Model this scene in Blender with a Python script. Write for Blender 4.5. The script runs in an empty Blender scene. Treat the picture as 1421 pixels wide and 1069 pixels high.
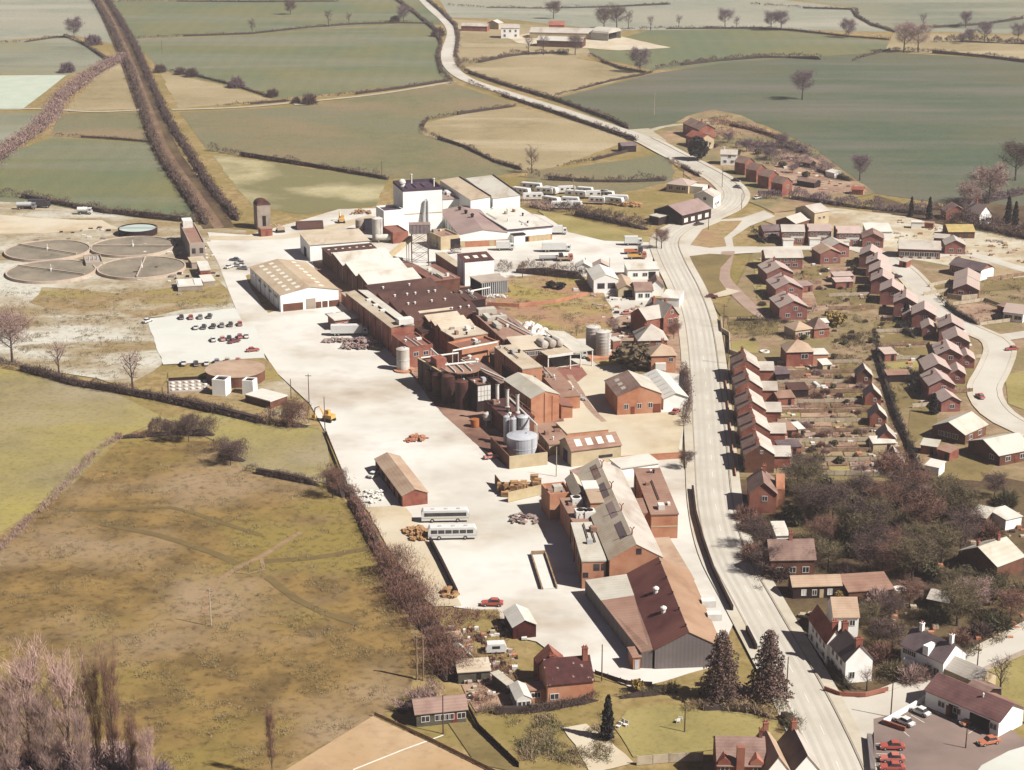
import bpy, math, random
from mathutils import Vector, Matrix, noise

rnd = random.Random(11)
scene = bpy.context.scene
COL = scene.collection
PI = math.pi
FOCAL, PITCH, HCAM = 2560.0, math.radians(18.0), 170.0
CP, SP = math.cos(PITCH), math.sin(PITCH)


def at(px, py, z=0.0):
    """a point of the photograph -> the point of the level z that it shows (metres; camera above the origin)"""
    a, b = (px - 710.5) / FOCAL, (534.5 - py) / FOCAL
    d = (a, CP + b * SP, -SP + b * CP)
    t = (z - HCAM) / d[2]
    return Vector((d[0] * t, d[1] * t, z))


def scale(py):
    return 0.0056 * (py + 296)


# ------------------------------------------------------------------ materials
MATS = {}
TONE = .8


def srgb(r, g, b):
    f = lambda c: (c / 12.92 if c <= 0.04045 else ((c + 0.055) / 1.055) ** 2.4)
    return (f(r / 255), f(g / 255), f(b / 255))


def mat(name, c1, c2=None, scale1=0.5, c3=None, scale2=0.05, rough=0.85, lines=None, spec=0.2, rand=0.0, lo=.38, hi=.62, metal=0.0, bump=0.0, mask2=(.4, .65), fine=None, c4=None):
    """procedural surface: c1/c2 mixed by fine noise, c3 in broad patches, optional bands along an axis, per-object variation"""
    if name in MATS:
        return MATS[name]
    m = bpy.data.materials.new(name)
    m.use_nodes = True
    nt = m.node_tree
    N, L = nt.nodes, nt.links
    b = N['Principled BSDF']
    b.inputs['Roughness'].default_value = rough
    b.inputs['Specular IOR Level'].default_value = spec
    b.inputs['Metallic'].default_value = metal
    c2 = c2 or tuple(x * 0.8 for x in c1)
    c1, c2, c3 = (tuple(x * TONE for x in c) if c else c for c in (c1, c2, c3))
    c4 = (tuple(x * TONE for x in c4[0]), *c4[1:]) if c4 else c4
    geo = N.new('ShaderNodeNewGeometry')
    tc = N.new('ShaderNodeTexCoord')

    def noi(sc, det=4, rough_=0.6, src=None, stretch=None):
        n = N.new('ShaderNodeTexNoise')
        n.inputs['Scale'].default_value = sc
        n.inputs['Detail'].default_value = det
        n.inputs['Roughness'].default_value = rough_
        s = src or geo.outputs['Position']
        if stretch:
            mp = N.new('ShaderNodeMapping')
            mp.inputs['Scale'].default_value = stretch
            L.new(s, mp.inputs['Vector'])
            s = mp.outputs['Vector']
        L.new(s, n.inputs['Vector'])
        return n.outputs['Fac']

    def ramp(src, a, z):
        r = N.new('ShaderNodeMapRange')
        r.inputs['From Min'].default_value = a
        r.inputs['From Max'].default_value = z
        L.new(src, r.inputs['Value'])
        return r.outputs['Result']

    def mix(fac, A, B, mode='MIX'):
        x = N.new('ShaderNodeMix')
        x.data_type = 'RGBA'
        x.blend_type = mode
        for sock, v in ((x.inputs['Factor'], fac), (x.inputs[6], A), (x.inputs[7], B)):
            if isinstance(v, (int, float)):
                sock.default_value = v
            elif isinstance(v, tuple):
                sock.default_value = (*v, 1)
            else:
                L.new(v, sock)
        return x.outputs[2]

    col = mix(ramp(noi(scale1), lo, hi), c1, c2)
    if c3:
        col = mix(ramp(noi(scale2, 5, 0.55), *mask2), col, c3)
    if c4:
        col = mix(ramp(noi(c4[1], 5, .6, stretch=c4[4] if len(c4) > 4 else (1, 1.3, 1)), c4[2], c4[3]), col, c4[0])
    if fine:                                     # (scale, strength): dark flecks
        col = mix(ramp(noi(fine[0], 2, .7), .5, .72), col, mix(fine[1], (1, 1, 1), (0.25, .2, .2), 'MIX'), 'MULTIPLY')
    if lines:                                    # (axis, period in metres, strength)
        w = N.new('ShaderNodeTexWave')
        w.bands_direction = lines[0]
        w.inputs['Scale'].default_value = 0.314 / lines[1]
        w.inputs['Distortion'].default_value = 0.3 if len(lines) < 4 else lines[3]
        w.inputs['Detail'].default_value = 1
        L.new(tc.outputs['Object'], w.inputs['Vector'])
        g = 1 - lines[2]
        col = mix(w.outputs['Fac'], mix(1.0, col, (g, g, g), 'MULTIPLY'), col)
    if rand:
        oi = N.new('ShaderNodeObjectInfo')
        hsv = N.new('ShaderNodeHueSaturation')
        L.new(col, hsv.inputs['Color'])
        r = N.new('ShaderNodeMapRange')
        r.inputs['To Min'].default_value = 1 - rand
        r.inputs['To Max'].default_value = 1 + rand
        L.new(oi.outputs['Random'], r.inputs['Value'])
        L.new(r.outputs['Result'], hsv.inputs['Value'])
        col = hsv.outputs['Color']
    L.new(col, b.inputs['Base Color'])
    if bump:
        bp = N.new('ShaderNodeBump')
        bp.inputs['Strength'].default_value = bump
        bp.inputs['Distance'].default_value = 0.3
        L.new(noi(scale1 * 2.5, 5, .65), bp.inputs['Height'])
        L.new(bp.outputs['Normal'], b.inputs['Normal'])
    MATS[name] = m
    return m


# ------------------------------------------------------------------ mesh building
class MB:
    def __init__(self):
        self.v, self.f = [], []

    def poly(self, pts):
        n = len(self.v)
        self.v += [tuple(p) for p in pts]
        self.f.append(tuple(range(n, n + len(pts))))
        return self

    def box(self, x0, x1, y0, y1, z0, z1, bottom=True):
        n = len(self.v)
        self.v += [(x0, y0, z0), (x1, y0, z0), (x1, y1, z0), (x0, y1, z0), (x0, y0, z1), (x1, y0, z1), (x1, y1, z1), (x0, y1, z1)]
        fs = [(0, 1, 5, 4), (1, 2, 6, 5), (2, 3, 7, 6), (3, 0, 4, 7), (4, 5, 6, 7)] + ([(3, 2, 1, 0)] if bottom else [])
        self.f += [tuple(i + n for i in q) for q in fs]
        return self

    def prism(self, prof, a, b, axis='y'):
        """closed profile [(s,z)] extruded from a to b along an axis"""
        n, k = len(self.v), len(prof)
        P = (lambda s, t, z: (s, t, z)) if axis == 'y' else (lambda s, t, z: (t, s, z))
        self.v += [P(s, a, z) for s, z in prof] + [P(s, b, z) for s, z in prof]
        self.f += [tuple(n + i for i in range(k)), tuple(n + k + i for i in reversed(range(k)))]
        self.f += [(n + i, n + k + i, n + k + (i + 1) % k, n + (i + 1) % k) for i in range(k)]
        return self

    def slab(self, q, t):
        """a sheet of four corners given a thickness t downwards"""
        n = len(self.v)
        self.v += [tuple(p) for p in q] + [(p[0], p[1], p[2] - t) for p in q]
        k = len(q)
        self.f += [tuple(n + i for i in range(k)), tuple(n + k + i for i in reversed(range(k)))]
        self.f += [(n + i, n + k + i, n + k + (i + 1) % k, n + (i + 1) % k) for i in range(k)]
        return self

    def lathe(self, prof, seg=20, c=(0, 0), cap=True):
        n = len(self.v)
        for r, z in prof:
            self.v += [(c[0] + r * math.cos(2 * PI * i / seg), c[1] + r * math.sin(2 * PI * i / seg), z) for i in range(seg)]
        for j in range(len(prof) - 1):
            for i in range(seg):
                a, b = n + j * seg + i, n + j * seg + (i + 1) % seg
                self.f.append((a, b, b + seg, a + seg))
        if cap:
            self.f.append(tuple(n + (len(prof) - 1) * seg + i for i in range(seg)))
            self.f.append(tuple(n + i for i in reversed(range(seg))))
        return self

    def tube(self, pts, rads, seg=5):
        pts = [Vector(p) for p in pts]
        n = len(self.v)
        for i, p in enumerate(pts):
            d = (pts[min(i + 1, len(pts) - 1)] - pts[max(i - 1, 0)]).normalized()
            u = d.cross(Vector((0.31, .87, .11))).normalized()
            w = d.cross(u)
            r = rads[i] if isinstance(rads, (list, tuple)) else rads
            self.v += [tuple(p + (u * math.cos(2 * PI * k / seg) + w * math.sin(2 * PI * k / seg)) * r) for k in range(seg)]
        for j in range(len(pts) - 1):
            for k in range(seg):
                a, b = n + j * seg + k, n + j * seg + (k + 1) % seg
                self.f.append((a, b, b + seg, a + seg))
        self.f.append(tuple(n + k for k in reversed(range(seg))))
        self.f.append(tuple(n + (len(pts) - 1) * seg + k for k in range(seg)))
        return self

    def sliver(self, p, d, length, width):
        side = d.cross(Vector((rnd.uniform(-1, 1), rnd.uniform(-1, 1), rnd.uniform(-.4, .4))))
        if side.length < 1e-3:
            return
        side = side.normalized() * width / 2
        n = len(self.v)
        q = p + d * length
        self.v += [tuple(p - side), tuple(p + side), tuple(q + side * .35), tuple(q - side * .35)]
        self.f.append((n, n + 1, n + 2, n + 3))

    def leaf(self, p, s, nrm=None):
        a = Vector((rnd.gauss(0, 1), rnd.gauss(0, 1), rnd.gauss(0, 1))).normalized()
        b = a.cross(Vector((rnd.gauss(0, 1), rnd.gauss(0, 1), rnd.gauss(0, 1)))).normalized()
        n = len(self.v)
        self.v += [tuple(p - a * s), tuple(p + b * s * .6), tuple(p + a * s), tuple(p - b * s * .6)]
        self.f.append((n, n + 1, n + 2, n + 3))

    def mesh(self, name, smooth=False):
        me = bpy.data.meshes.new(name)
        me.from_pydata(self.v, [], self.f)
        me.update()
        if smooth:
            me.polygons.foreach_set('use_smooth', [True] * len(me.polygons))
        return me


def tag(o, label=None, cat=None, group=None, kind=None):
    for k, v in (('label', label), ('category', cat), ('group', group), ('kind', kind)):
        if v:
            o[k] = v
    return o


def link(name, me, m=None, parent=None, loc=None, rz=0):
    if isinstance(me, MB):
        me = me.mesh(name)
    o = bpy.data.objects.new(name, me)
    COL.objects.link(o)
    if m:
        if not me.materials:
            me.materials.append(m)
        elif me.materials[0] != m:
            o.material_slots[0].link = 'OBJECT'
            o.material_slots[0].material = m
    if parent:
        o.parent = parent
    if loc is not None:
        o.location = loc
    if rz:
        o.rotation_euler.z = rz
    return o


def empty(name, label, cat, loc=(0, 0, 0), rz=0, group=None):
    o = bpy.data.objects.new(name, None)
    COL.objects.link(o)
    o.location, o.rotation_euler = loc, (0, 0, rz)
    o.empty_display_size = 0.5
    return tag(o, label, cat, group)


def copy_tree(o, parent=None):
    c = o.copy()
    COL.objects.link(c)
    if parent:
        c.parent = parent
    for ch in o.children:
        copy_tree(ch, c)
    return c


def put(o, loc, rz, label, group=None, sc=None):
    o.location, o.rotation_euler.z = loc, rz
    o['label'] = label
    if group:
        o['group'] = group
    if sc:
        o.scale = sc if isinstance(sc, tuple) else (sc, sc, sc)
    return o


ORD = 'first second third fourth fifth sixth seventh eighth ninth tenth eleventh twelfth thirteenth fourteenth fifteenth sixteenth'.split()
# nested levels of thin ground sheets
LEVEL = {'field': -.34, 'patch': -.16, 'yard': -.10, 'plot': -.07, 'pave': -.05, 'road': -.035, 'mark': -.015}
_count = {}


def sheet(name, pts, m, lvl='field', wob=0, sub=0):
    """a sheet of ground; pts are photo points of its outline"""
    P = [at(*p) for p in pts]
    _count[lvl] = _count.get(lvl, 0) + 1
    z = (LEVEL[lvl] if isinstance(lvl, str) else lvl) + _count[lvl] * (.005 if lvl == 'field' else .001)
    if wob:                                       # uneven natural edge
        Q = []
        for i, p in enumerate(P):
            q = P[(i + 1) % len(P)]
            k = max(1, int((q - p).length / (wob * 3)))
            for j in range(k):
                r = p.lerp(q, j / k)
                d = noise.noise_vector(r * 0.08) * wob + noise.noise_vector(r * .4) * wob * .4
                Q.append(Vector((r.x + d.x, r.y + d.y, 0)))
        P = Q
    mb = MB().poly([(p.x, p.y, z) for p in P])
    me = mb.mesh(name)
    if me.polygons[0].normal.z < 0:
        me.flip_normals()
    return tag(link(name, me, m), kind='structure')


def smooth_line(P, step=6.0):
    """Catmull-Rom through world points"""
    out = []
    n = len(P)
    for i in range(n - 1):
        p0, p1, p2, p3 = P[max(i - 1, 0)], P[i], P[i + 1], P[min(i + 2, n - 1)]
        k = max(1, int((p2 - p1).length / step))
        for j in range(k):
            t = j / k
            out.append(0.5 * ((2 * p1) + (p2 - p0) * t + (2 * p0 - 5 * p1 + 4 * p2 - p3) * t * t + (3 * p1 - p0 - 3 * p2 + p3) * t ** 3))
    out.append(P[-1])
    return out


def offset(P, d):
    out = []
    for i, p in enumerate(P):
        t = (P[min(i + 1, len(P) - 1)] - P[max(i - 1, 0)]).normalized()
        dd = d(i / (len(P) - 1)) if callable(d) else d
        out.append(Vector((p.x - t.y * dd, p.y + t.x * dd, p.z)))
    return out


def ribbon(name, pts, width, m, lvl='road', off=0.0, raw=False, kind='structure', height=0):
    P = pts if raw else smooth_line([at(*p) for p in pts])
    hw = width / 2
    A, B = offset(P, off + hw), offset(P, off - hw)
    _count['r'] = _count.get('r', 0) + 1
    z = (LEVEL[lvl] if isinstance(lvl, str) else lvl) + height + (_count['r'] % 40) * .0004
    mb = MB()
    for a in A:
        mb.v.append((a.x, a.y, z))
    for b in B:
        mb.v.append((b.x, b.y, z))
    n = len(A)
    for i in range(n - 1):
        mb.f.append((i, n + i, n + i + 1, i + 1))
    if height:                                    # a kerb or raised strip has sides
        for a in A + B:
            mb.v.append((a.x, a.y, 0))
        for i in range(n - 1):
            mb.f += [(i, i + 1, 2 * n + i + 1, 2 * n + i), (n + i, 3 * n + i, 3 * n + i + 1, n + i + 1)]
    o = link(name, mb, m)
    return tag(o, kind=kind) if kind else o
# ------------------------------------------------------------------ palette
def C8(r, g, b, k=1.0):
    return tuple(x * k for x in srgb(r, g, b))


K = 0.62    # picture tone -> base colour


def G8(*a):
    c = C8(*a, K)
    l = .3 * c[0] + .55 * c[1] + .15 * c[2]
    return tuple(x + (l - x) * .03 for x in c)


M_soil = mat('soil', G8(176, 152, 118), G8(150, 132, 92), .15, G8(190, 170, 135), .02)
F_green = mat('pasture_green', G8(112, 127, 92), G8(122, 130, 90), .12, G8(138, 134, 86), .012, fine=(.8, .4), c4=(G8(142, 142, 114), .03, .48, .64, (.1, .8, 1)), lines=('X', 11, .06, 3.0))
F_grey = mat('pasture_grey', G8(142, 146, 122), G8(126, 132, 106), .1, G8(158, 154, 120), .01, fine=(.7, .35), c4=(G8(164, 164, 140), .03, .48, .62, (.1, .8, 1)))
F_dark = mat('winter_wheat', G8(98, 112, 82), G8(90, 106, 80), .1, G8(116, 114, 82), .007, fine=(.6, .4), c4=(G8(124, 122, 104), .022, .46, .64, (.16, .9, 1)), lines=('Y', 16, .06, 3.0))
F_olive = mat('rough_pasture', G8(138, 134, 92), G8(122, 123, 82), .12, G8(158, 138, 102), .012, fine=(.7, .45), c4=(G8(134, 132, 98), .018, .48, .6, (.4, .9, 1)))
F_tan = mat('stubble', G8(178, 160, 116), G8(158, 143, 100), .12, G8(192, 174, 132), .015, fine=(.8, .4), c4=(G8(202, 186, 148), .03, .52, .66, (.2, .9, 1)))
F_pale = mat('pale_field', G8(206, 194, 150), G8(190, 180, 130), .1, G8(138, 132, 88), .016, mask2=(.44, .56), fine=(.8, .2))
F_white = mat('bleached_field', G8(212, 222, 200), G8(200, 212, 188), .1)
F_haze = mat('hazed_field', G8(166, 168, 146), G8(150, 156, 134), .08, G8(178, 174, 150), .008, fine=(.5, .35), c4=(G8(186, 182, 160), .02, .5, .64, (.15, .9, 1)))  # distance haze mixed into the paler field colour
F_lower = mat('tussock_meadow', G8(162, 132, 74), G8(122, 99, 56), .11, G8(174, 149, 112), .022, fine=(.5, .6), bump=.5, mask2=(.47, .66), c4=(G8(156, 136, 68), .013, .5, .62))
F_bright = mat('lush_meadow', G8(168, 153, 106), G8(150, 138, 94), .12, G8(182, 168, 88), .016, fine=(.7, .35), bump=.3, c4=(G8(178, 164, 128), .012, .5, .65))
F_rough = mat('rough_grass', G8(190, 164, 112), G8(158, 134, 82), .22, G8(150, 134, 70), .03, fine=(.6, .4))
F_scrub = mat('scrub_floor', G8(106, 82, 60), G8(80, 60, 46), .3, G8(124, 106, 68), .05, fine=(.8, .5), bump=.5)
F_works = mat('works_rough_ground', G8(206, 196, 168), G8(176, 158, 122), .1, G8(224, 221, 202), .02, mask2=(.46, .58), fine=(.5, .5), c4=(G8(166, 144, 98), .03, .5, .62, (.35, 1.2, 1)))
F_works3 = mat('works_grass', G8(178, 152, 106), G8(156, 134, 90), .15, G8(208, 198, 170), .025, mask2=(.5, .6), fine=(.6, .5), c4=(G8(170, 152, 88), .035, .5, .62, (.35, 1.2, 1)))
F_brown = mat('cutting_scrub', G8(160, 130, 100), G8(132, 98, 78), .25, G8(172, 140, 104), .03, fine=(.6, .45), bump=.4)
M_yard = mat('yard_concrete', C8(226, 222, 208, .70), C8(214, 209, 194, .68), .05, C8(232, 229, 218, .72), .02, fine=(.09, .14), c4=(C8(186, 166, 136, .6), .02, .5, .76))
M_park = mat('car_park_concrete', C8(222, 224, 212, .7), C8(212, 213, 198, .68), .08, C8(226, 227, 216, .7), .02, c4=(C8(210, 204, 186, .68), .04, .55, .7))
M_drive = mat('dusty_drive', G8(226, 210, 176), G8(206, 186, 150), .1, G8(232, 222, 196), .03)
M_road = mat('worn_asphalt', G8(222, 216, 198), G8(210, 202, 184), .1, G8(230, 224, 208), .03, c4=(G8(206, 196, 176), .02, .55, .7))
M_plot2 = mat('dark_soil', G8(146, 112, 88), G8(120, 90, 72), .4, G8(166, 134, 108), .08, fine=(.8, .4))
M_roadside = mat('footway', G8(222, 212, 188), G8(204, 192, 166), .15, G8(228, 222, 204), .03)
M_kerb = mat('kerb_stone', G8(200, 188, 168), G8(186, 172, 150), .4)
M_mark = mat('road_paint', C8(235, 232, 215, .8), C8(220, 215, 200, .8), .5)
M_lane = mat('pale_lane', G8(206, 198, 170), G8(190, 180, 150), .2)
M_tarmac = mat('brown_tarmac', G8(150, 130, 120), G8(136, 118, 108), .15, G8(164, 142, 128), .05)
M_court = mat('sports_court', G8(206, 172, 128), G8(196, 162, 116), .08, G8(212, 182, 140), .03, c4=(G8(186, 152, 112), .06, .52, .68), fine=(.4, .2))
M_lawn = mat('lawn', G8(170, 156, 92), G8(150, 138, 78), .2, G8(186, 170, 106), .05, fine=(.9, .3))
M_lawn2 = mat('garden_lawn', G8(142, 124, 76), G8(126, 110, 66), .25, G8(156, 136, 86), .06, fine=(.9, .3))
M_plot = mat('dug_garden', G8(182, 148, 122), G8(156, 122, 98), .35, G8(200, 170, 140), .08, fine=(.8, .4))
M_estate = mat('estate_ground', G8(184, 156, 122), G8(156, 130, 96), .2, G8(146, 132, 84), .05, fine=(.7, .3))
M_build_site = mat('building_site', G8(228, 222, 196), G8(206, 186, 150), .1, G8(188, 164, 124), .02, mask2=(.5, .62), fine=(.3, .35))
M_pinkpath = mat('pink_path', G8(190, 164, 146), G8(178, 150, 130), .2)

brickfine = dict(scale1=.9, scale2=.25)
W_brick = mat('red_brick', G8(174, 102, 82), G8(148, 84, 68), .7, G8(190, 126, 102), .25, rand=.1, lines=('Z', .35, .12))
W_orange = mat('orange_brick', G8(216, 150, 110), G8(198, 130, 96), .6, G8(226, 166, 128), .2, lines=('Z', .35, .1))
W_brown = mat('brown_brick', G8(128, 82, 62), G8(104, 66, 52), .6, G8(140, 94, 70), .2, lines=('Z', .35, .15))
W_est = mat('estate_brick', G8(172, 110, 98), G8(152, 96, 86), .8, G8(182, 124, 110), .3, rand=.12, lines=('Z', .35, .1))
W_white = mat('white_render', C8(236, 236, 228, .98), C8(226, 224, 212, .96), .4, C8(238, 238, 230, .98), .1)
W_clad = mat('white_cladding', C8(238, 239, 232, .99), C8(230, 230, 221, .97), .3, None, lines=('X', 1.0, .05))
W_cream = mat('cream_wall', G8(228, 208, 168), G8(214, 192, 152), .4)
W_grey = mat('dark_grey_cladding', G8(148, 136, 132), G8(130, 120, 118), .2, G8(158, 146, 138), .1, lines=('X', .8, .15))
W_dark = mat('tarred_wall', G8(64, 42, 38), G8(50, 34, 32), .4)
W_wood = mat('weathered_boards', G8(120, 116, 96), G8(96, 90, 76), .5, lines=('Z', .4, .25))
W_redwood = mat('red_boards', G8(98, 40, 34), G8(76, 32, 28), .6, lines=('X', .5, .2))
W_rust = mat('rusty_steel', G8(84, 50, 42), G8(56, 34, 30), .5, G8(108, 66, 52), .3, rough=.7)
W_conc = mat('grey_concrete', G8(186, 170, 152), G8(160, 144, 126), .3, G8(200, 186, 168), .1)

R_pink = mat('pink_tile', G8(220, 196, 184), G8(202, 176, 166), .6, G8(210, 190, 172), .15, rand=.08, lines=('Z', .33, .10))
R_tan = mat('tan_tile', G8(206, 176, 146), G8(190, 158, 130), .5, G8(216, 190, 160), .15, lines=('Z', .33, .12))
R_warm = mat('warm_tan_sheet', G8(184, 148, 116), G8(168, 132, 102), .3, G8(196, 162, 130), .08, lines=('Y', 1.2, .1), c4=(G8(160, 122, 94), .16, .55, .75, (1, .3, 1)))
R_red = mat('red_tile', G8(180, 104, 84), G8(156, 86, 70), .6, G8(196, 122, 100), .2, lines=('Z', .33, .12))
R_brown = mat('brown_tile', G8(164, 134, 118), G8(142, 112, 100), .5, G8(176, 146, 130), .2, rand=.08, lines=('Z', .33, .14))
R_maroon = mat('maroon_sheet', G8(98, 60, 58), G8(80, 50, 48), .25, G8(112, 70, 64), .08, lines=('Y', 1.1, .16), c4=(G8(128, 90, 78), .16, .55, .75, (1, .3, 1)))
R_maroonx = mat('maroon_sheet_across', G8(94, 64, 56), G8(74, 50, 46), .25, G8(108, 76, 64), .08, lines=('X', 1.1, .12), c4=(G8(124, 86, 76), .16, .55, .75, (1, .3, 1)))
R_slate = mat('slate', G8(128, 110, 110), G8(108, 92, 94), .5, G8(142, 124, 120), .15, rand=.08, lines=('Z', .33, .12))
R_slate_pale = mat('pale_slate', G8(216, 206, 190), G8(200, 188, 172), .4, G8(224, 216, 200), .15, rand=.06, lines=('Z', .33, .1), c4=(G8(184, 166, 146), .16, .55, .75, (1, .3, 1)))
R_cream = mat('cream_sheet', G8(224, 206, 176), G8(206, 186, 156), .25, G8(234, 220, 194), .08, lines=('Y', 1.2, .12), c4=(G8(190, 160, 126), .16, .55, .75, (1, .3, 1)))
R_pale = mat('pale_sheet', G8(222, 216, 196), G8(206, 198, 176), .25, G8(230, 226, 210), .06, lines=('Y', 1.2, .08), c4=(G8(196, 176, 150), .16, .55, .75, (1, .3, 1)))
R_fawn = mat('fawn_sheet', G8(212, 190, 158), G8(200, 176, 144), .25, G8(222, 204, 172), .06, lines=('Y', 1.2, .10), c4=(G8(182, 150, 118), .16, .55, .75, (1, .3, 1)))
R_white = mat('white_roof_sheet', C8(226, 222, 208, .74), C8(212, 206, 190, .74), .2, C8(230, 228, 216, .74), .06, lines=('Y', 1.4, .05), c4=(G8(206, 190, 166), .16, .55, .75, (1, .3, 1)))
R_mauve = mat('mauve_felt', G8(172, 148, 140), G8(160, 134, 128), .2, G8(184, 160, 148), .06, c4=(G8(146, 120, 110), .16, .55, .75, (1, .3, 1)))
R_rosy = mat('rosy_sheet', G8(178, 140, 118), G8(164, 124, 104), .3, G8(190, 154, 130), .08, lines=('Y', 1.2, .12), c4=(G8(150, 112, 92), .16, .55, .75, (1, .3, 1)))
R_redflat = mat('red_asphalt_roof', G8(150, 100, 84), G8(130, 86, 74), .2, G8(164, 116, 96), .06)
R_purple = mat('purple_felt', G8(96, 76, 92), G8(80, 64, 80), .2)
R_moss = mat('mossy_tile', G8(96, 52, 48), G8(74, 42, 40), .7, G8(190, 170, 156), .9, mask2=(.62, .68), lines=('Z', .33, .1))
T_lit = mat('rooflight_sheet', C8(232, 228, 210, .8), C8(224, 218, 198, .8), .5)
M_glass = mat('window_glass', (.03, .026, .03), (.05, .045, .05), .5, rough=.15, spec=.5)
M_frame = mat('white_paint', C8(234, 232, 222, .76), C8(224, 220, 208, .74), .8)
M_cream = mat('cream_paint', G8(226, 206, 160), G8(212, 190, 146), .8)
M_door = mat('door_brown', G8(150, 82, 60), G8(126, 66, 50), .6)
M_doordark = mat('door_dark', G8(44, 32, 32), G8(36, 26, 28), .6)
M_steel = mat('galvanised_steel', G8(206, 208, 206), G8(184, 186, 186), .4, G8(220, 220, 216), .2, rough=.45, spec=.4)
M_silver = mat('aluminium_tank', G8(214, 218, 222), G8(194, 198, 204), .3, G8(226, 228, 228), .1, rough=.4, spec=.5)
M_tankwhite = mat('white_tank_paint', C8(228, 226, 214, .76), C8(210, 204, 192, .74), .3, G8(190, 176, 160), .12)
M_fence = mat('fence_wood', G8(186, 156, 124), G8(150, 120, 94), .6)
M_fencepale = mat('pale_fence', G8(222, 206, 176), G8(200, 182, 152), .6)
M_darkfence = mat('dark_fence', G8(84, 58, 48), G8(62, 44, 38), .6)
M_pole = mat('pole_wood', G8(120, 92, 76), G8(96, 72, 62), .6)
M_tyre = mat('tyre_rubber', (.02, .018, .018), (.03, .028, .028), 2)
M_pile = mat('weathered_timber', G8(206, 164, 112), G8(170, 124, 84), .8, rand=.12)
M_scrap = mat('scrap_metal', G8(170, 140, 130), G8(120, 94, 90), .8, G8(196, 176, 166), .4)
M_filter = mat('filter_clinker', G8(154, 144, 124), G8(132, 124, 106), .4, G8(170, 158, 134), .1, fine=(1.0, .3))
M_rim = mat('filter_rim', G8(224, 204, 182), G8(208, 184, 162), .5)
M_water = mat('settled_water', C8(210, 226, 214, .7), C8(200, 216, 204, .7), .2, rough=.3)
M_tarp = mat('white_tarpaulin', C8(230, 228, 218, .78), C8(212, 206, 196, .76), .5)
# plants
P_twig = mat('bare_twigs', (.125, .08, .067), (.09, .058, .05), .6, rand=.16)
P_mauve = mat('mauve_twigs', (.17, .115, .125), (.13, .088, .098), .5, rand=.12)
P_russet = mat('russet_twigs', (.22, .118, .084), (.155, .083, .06), .5, rand=.14)
P_olive = mat('olive_twigs', (.16, .125, .065), (.115, .09, .05), .5, rand=.12)
P_stem = mat('dark_stem', (.06, .038, .036), (.045, .03, .03), 1.0)
P_pale = mat('pale_twigs', (.50, .335, .28), (.40, .27, .225), .5)
P_pink = mat('pinkish_twigs', (.34, .23, .19), (.26, .175, .15), .5, rand=.1)
P_bark = mat('bark', (.075, .05, .045), (.055, .038, .035), 1.2)
P_hedge = mat('winter_hedge', (.11, .07, .056), (.075, .05, .042), .5, (.14, .095, .066), .1, rand=.12)
P_hedgecore = mat('hedge_core_shade', (.05, .033, .028), (.04, .027, .024), .5)
P_conifer = mat('conifer_needles', (.13, .082, .066), (.085, .055, .046), .35, (.18, .11, .085), .15, rand=.1)
P_cypress = mat('cypress_foliage', (.035, .030, .026), (.024, .022, .020), .5)
P_yellow = mat('yellow_shrub', (.30, .21, .06), (.22, .15, .05), .6)
P_ever = mat('evergreen_shrub', (.11, .10, .05), (.075, .068, .036), .5, (.1, .075, .038), .2, rand=.15)
# ------------------------------------------------------------------ buildings
_cache = {}


def cached(key, fn):
    if key not in _cache:
        _cache[key] = fn()
    return _cache[key]


def pane_mesh(w, h):
    return cached(('pane', round(w, 2), round(h, 2)), lambda: MB().box(-w / 2, w / 2, -.05, .03, 0, h).mesh('window'))


def frame_mesh(w, h, n):
    def fn():
        t, mb = .09, MB()
        y0, y1 = -.09, .02
        mb.box(-w / 2 - t, w / 2 + t, y0, y1, -t, 0)
        mb.box(-w / 2 - t, w / 2 + t, y0, y1, h, h + t)
        mb.box(-w / 2 - t, -w / 2, y0, y1, 0, h)
        mb.box(w / 2, w / 2 + t, y0, y1, 0, h)
        for k in range(1, n):
            x = -w / 2 + w * k / n
            mb.box(x - t / 2, x + t / 2, y0 + .01, y1, 0, h)
        return mb.mesh('frame')
    return cached(('frame', round(w, 2), round(h, 2), n), fn)


def window(parent, x, y, z, w, h, face, n=2, framed=True, fm=None, gm=None):
    rz = {'F': 0, 'B': PI, 'L': -PI / 2, 'R': PI / 2}[face]
    o = link('window', pane_mesh(w, h), gm or M_glass, parent, (x, y, z), rz)
    if framed:
        link('frame', frame_mesh(w, h, n), fm or M_frame, o)
    return o


def rect(A, B, C, z, D=None, name=''):
    a, b = at(*A, z), at(*B, z)
    u = (b - a)
    if C is not None:                             # square up: the longer side sets the heading
        s = at(*C, z) - a
        u = u * u.length + Vector((s.y, -s.x, 0)) * s.length
    u.normalize()
    v = Vector((-u.y, u.x, 0))
    W = (b - a).dot(u)
    if C is not None:
        D = s.dot(v) if D is None else D
    return a + u * W / 2 + v * D / 2, math.atan2(u.y, u.x), W, D


BLDS = []


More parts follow.
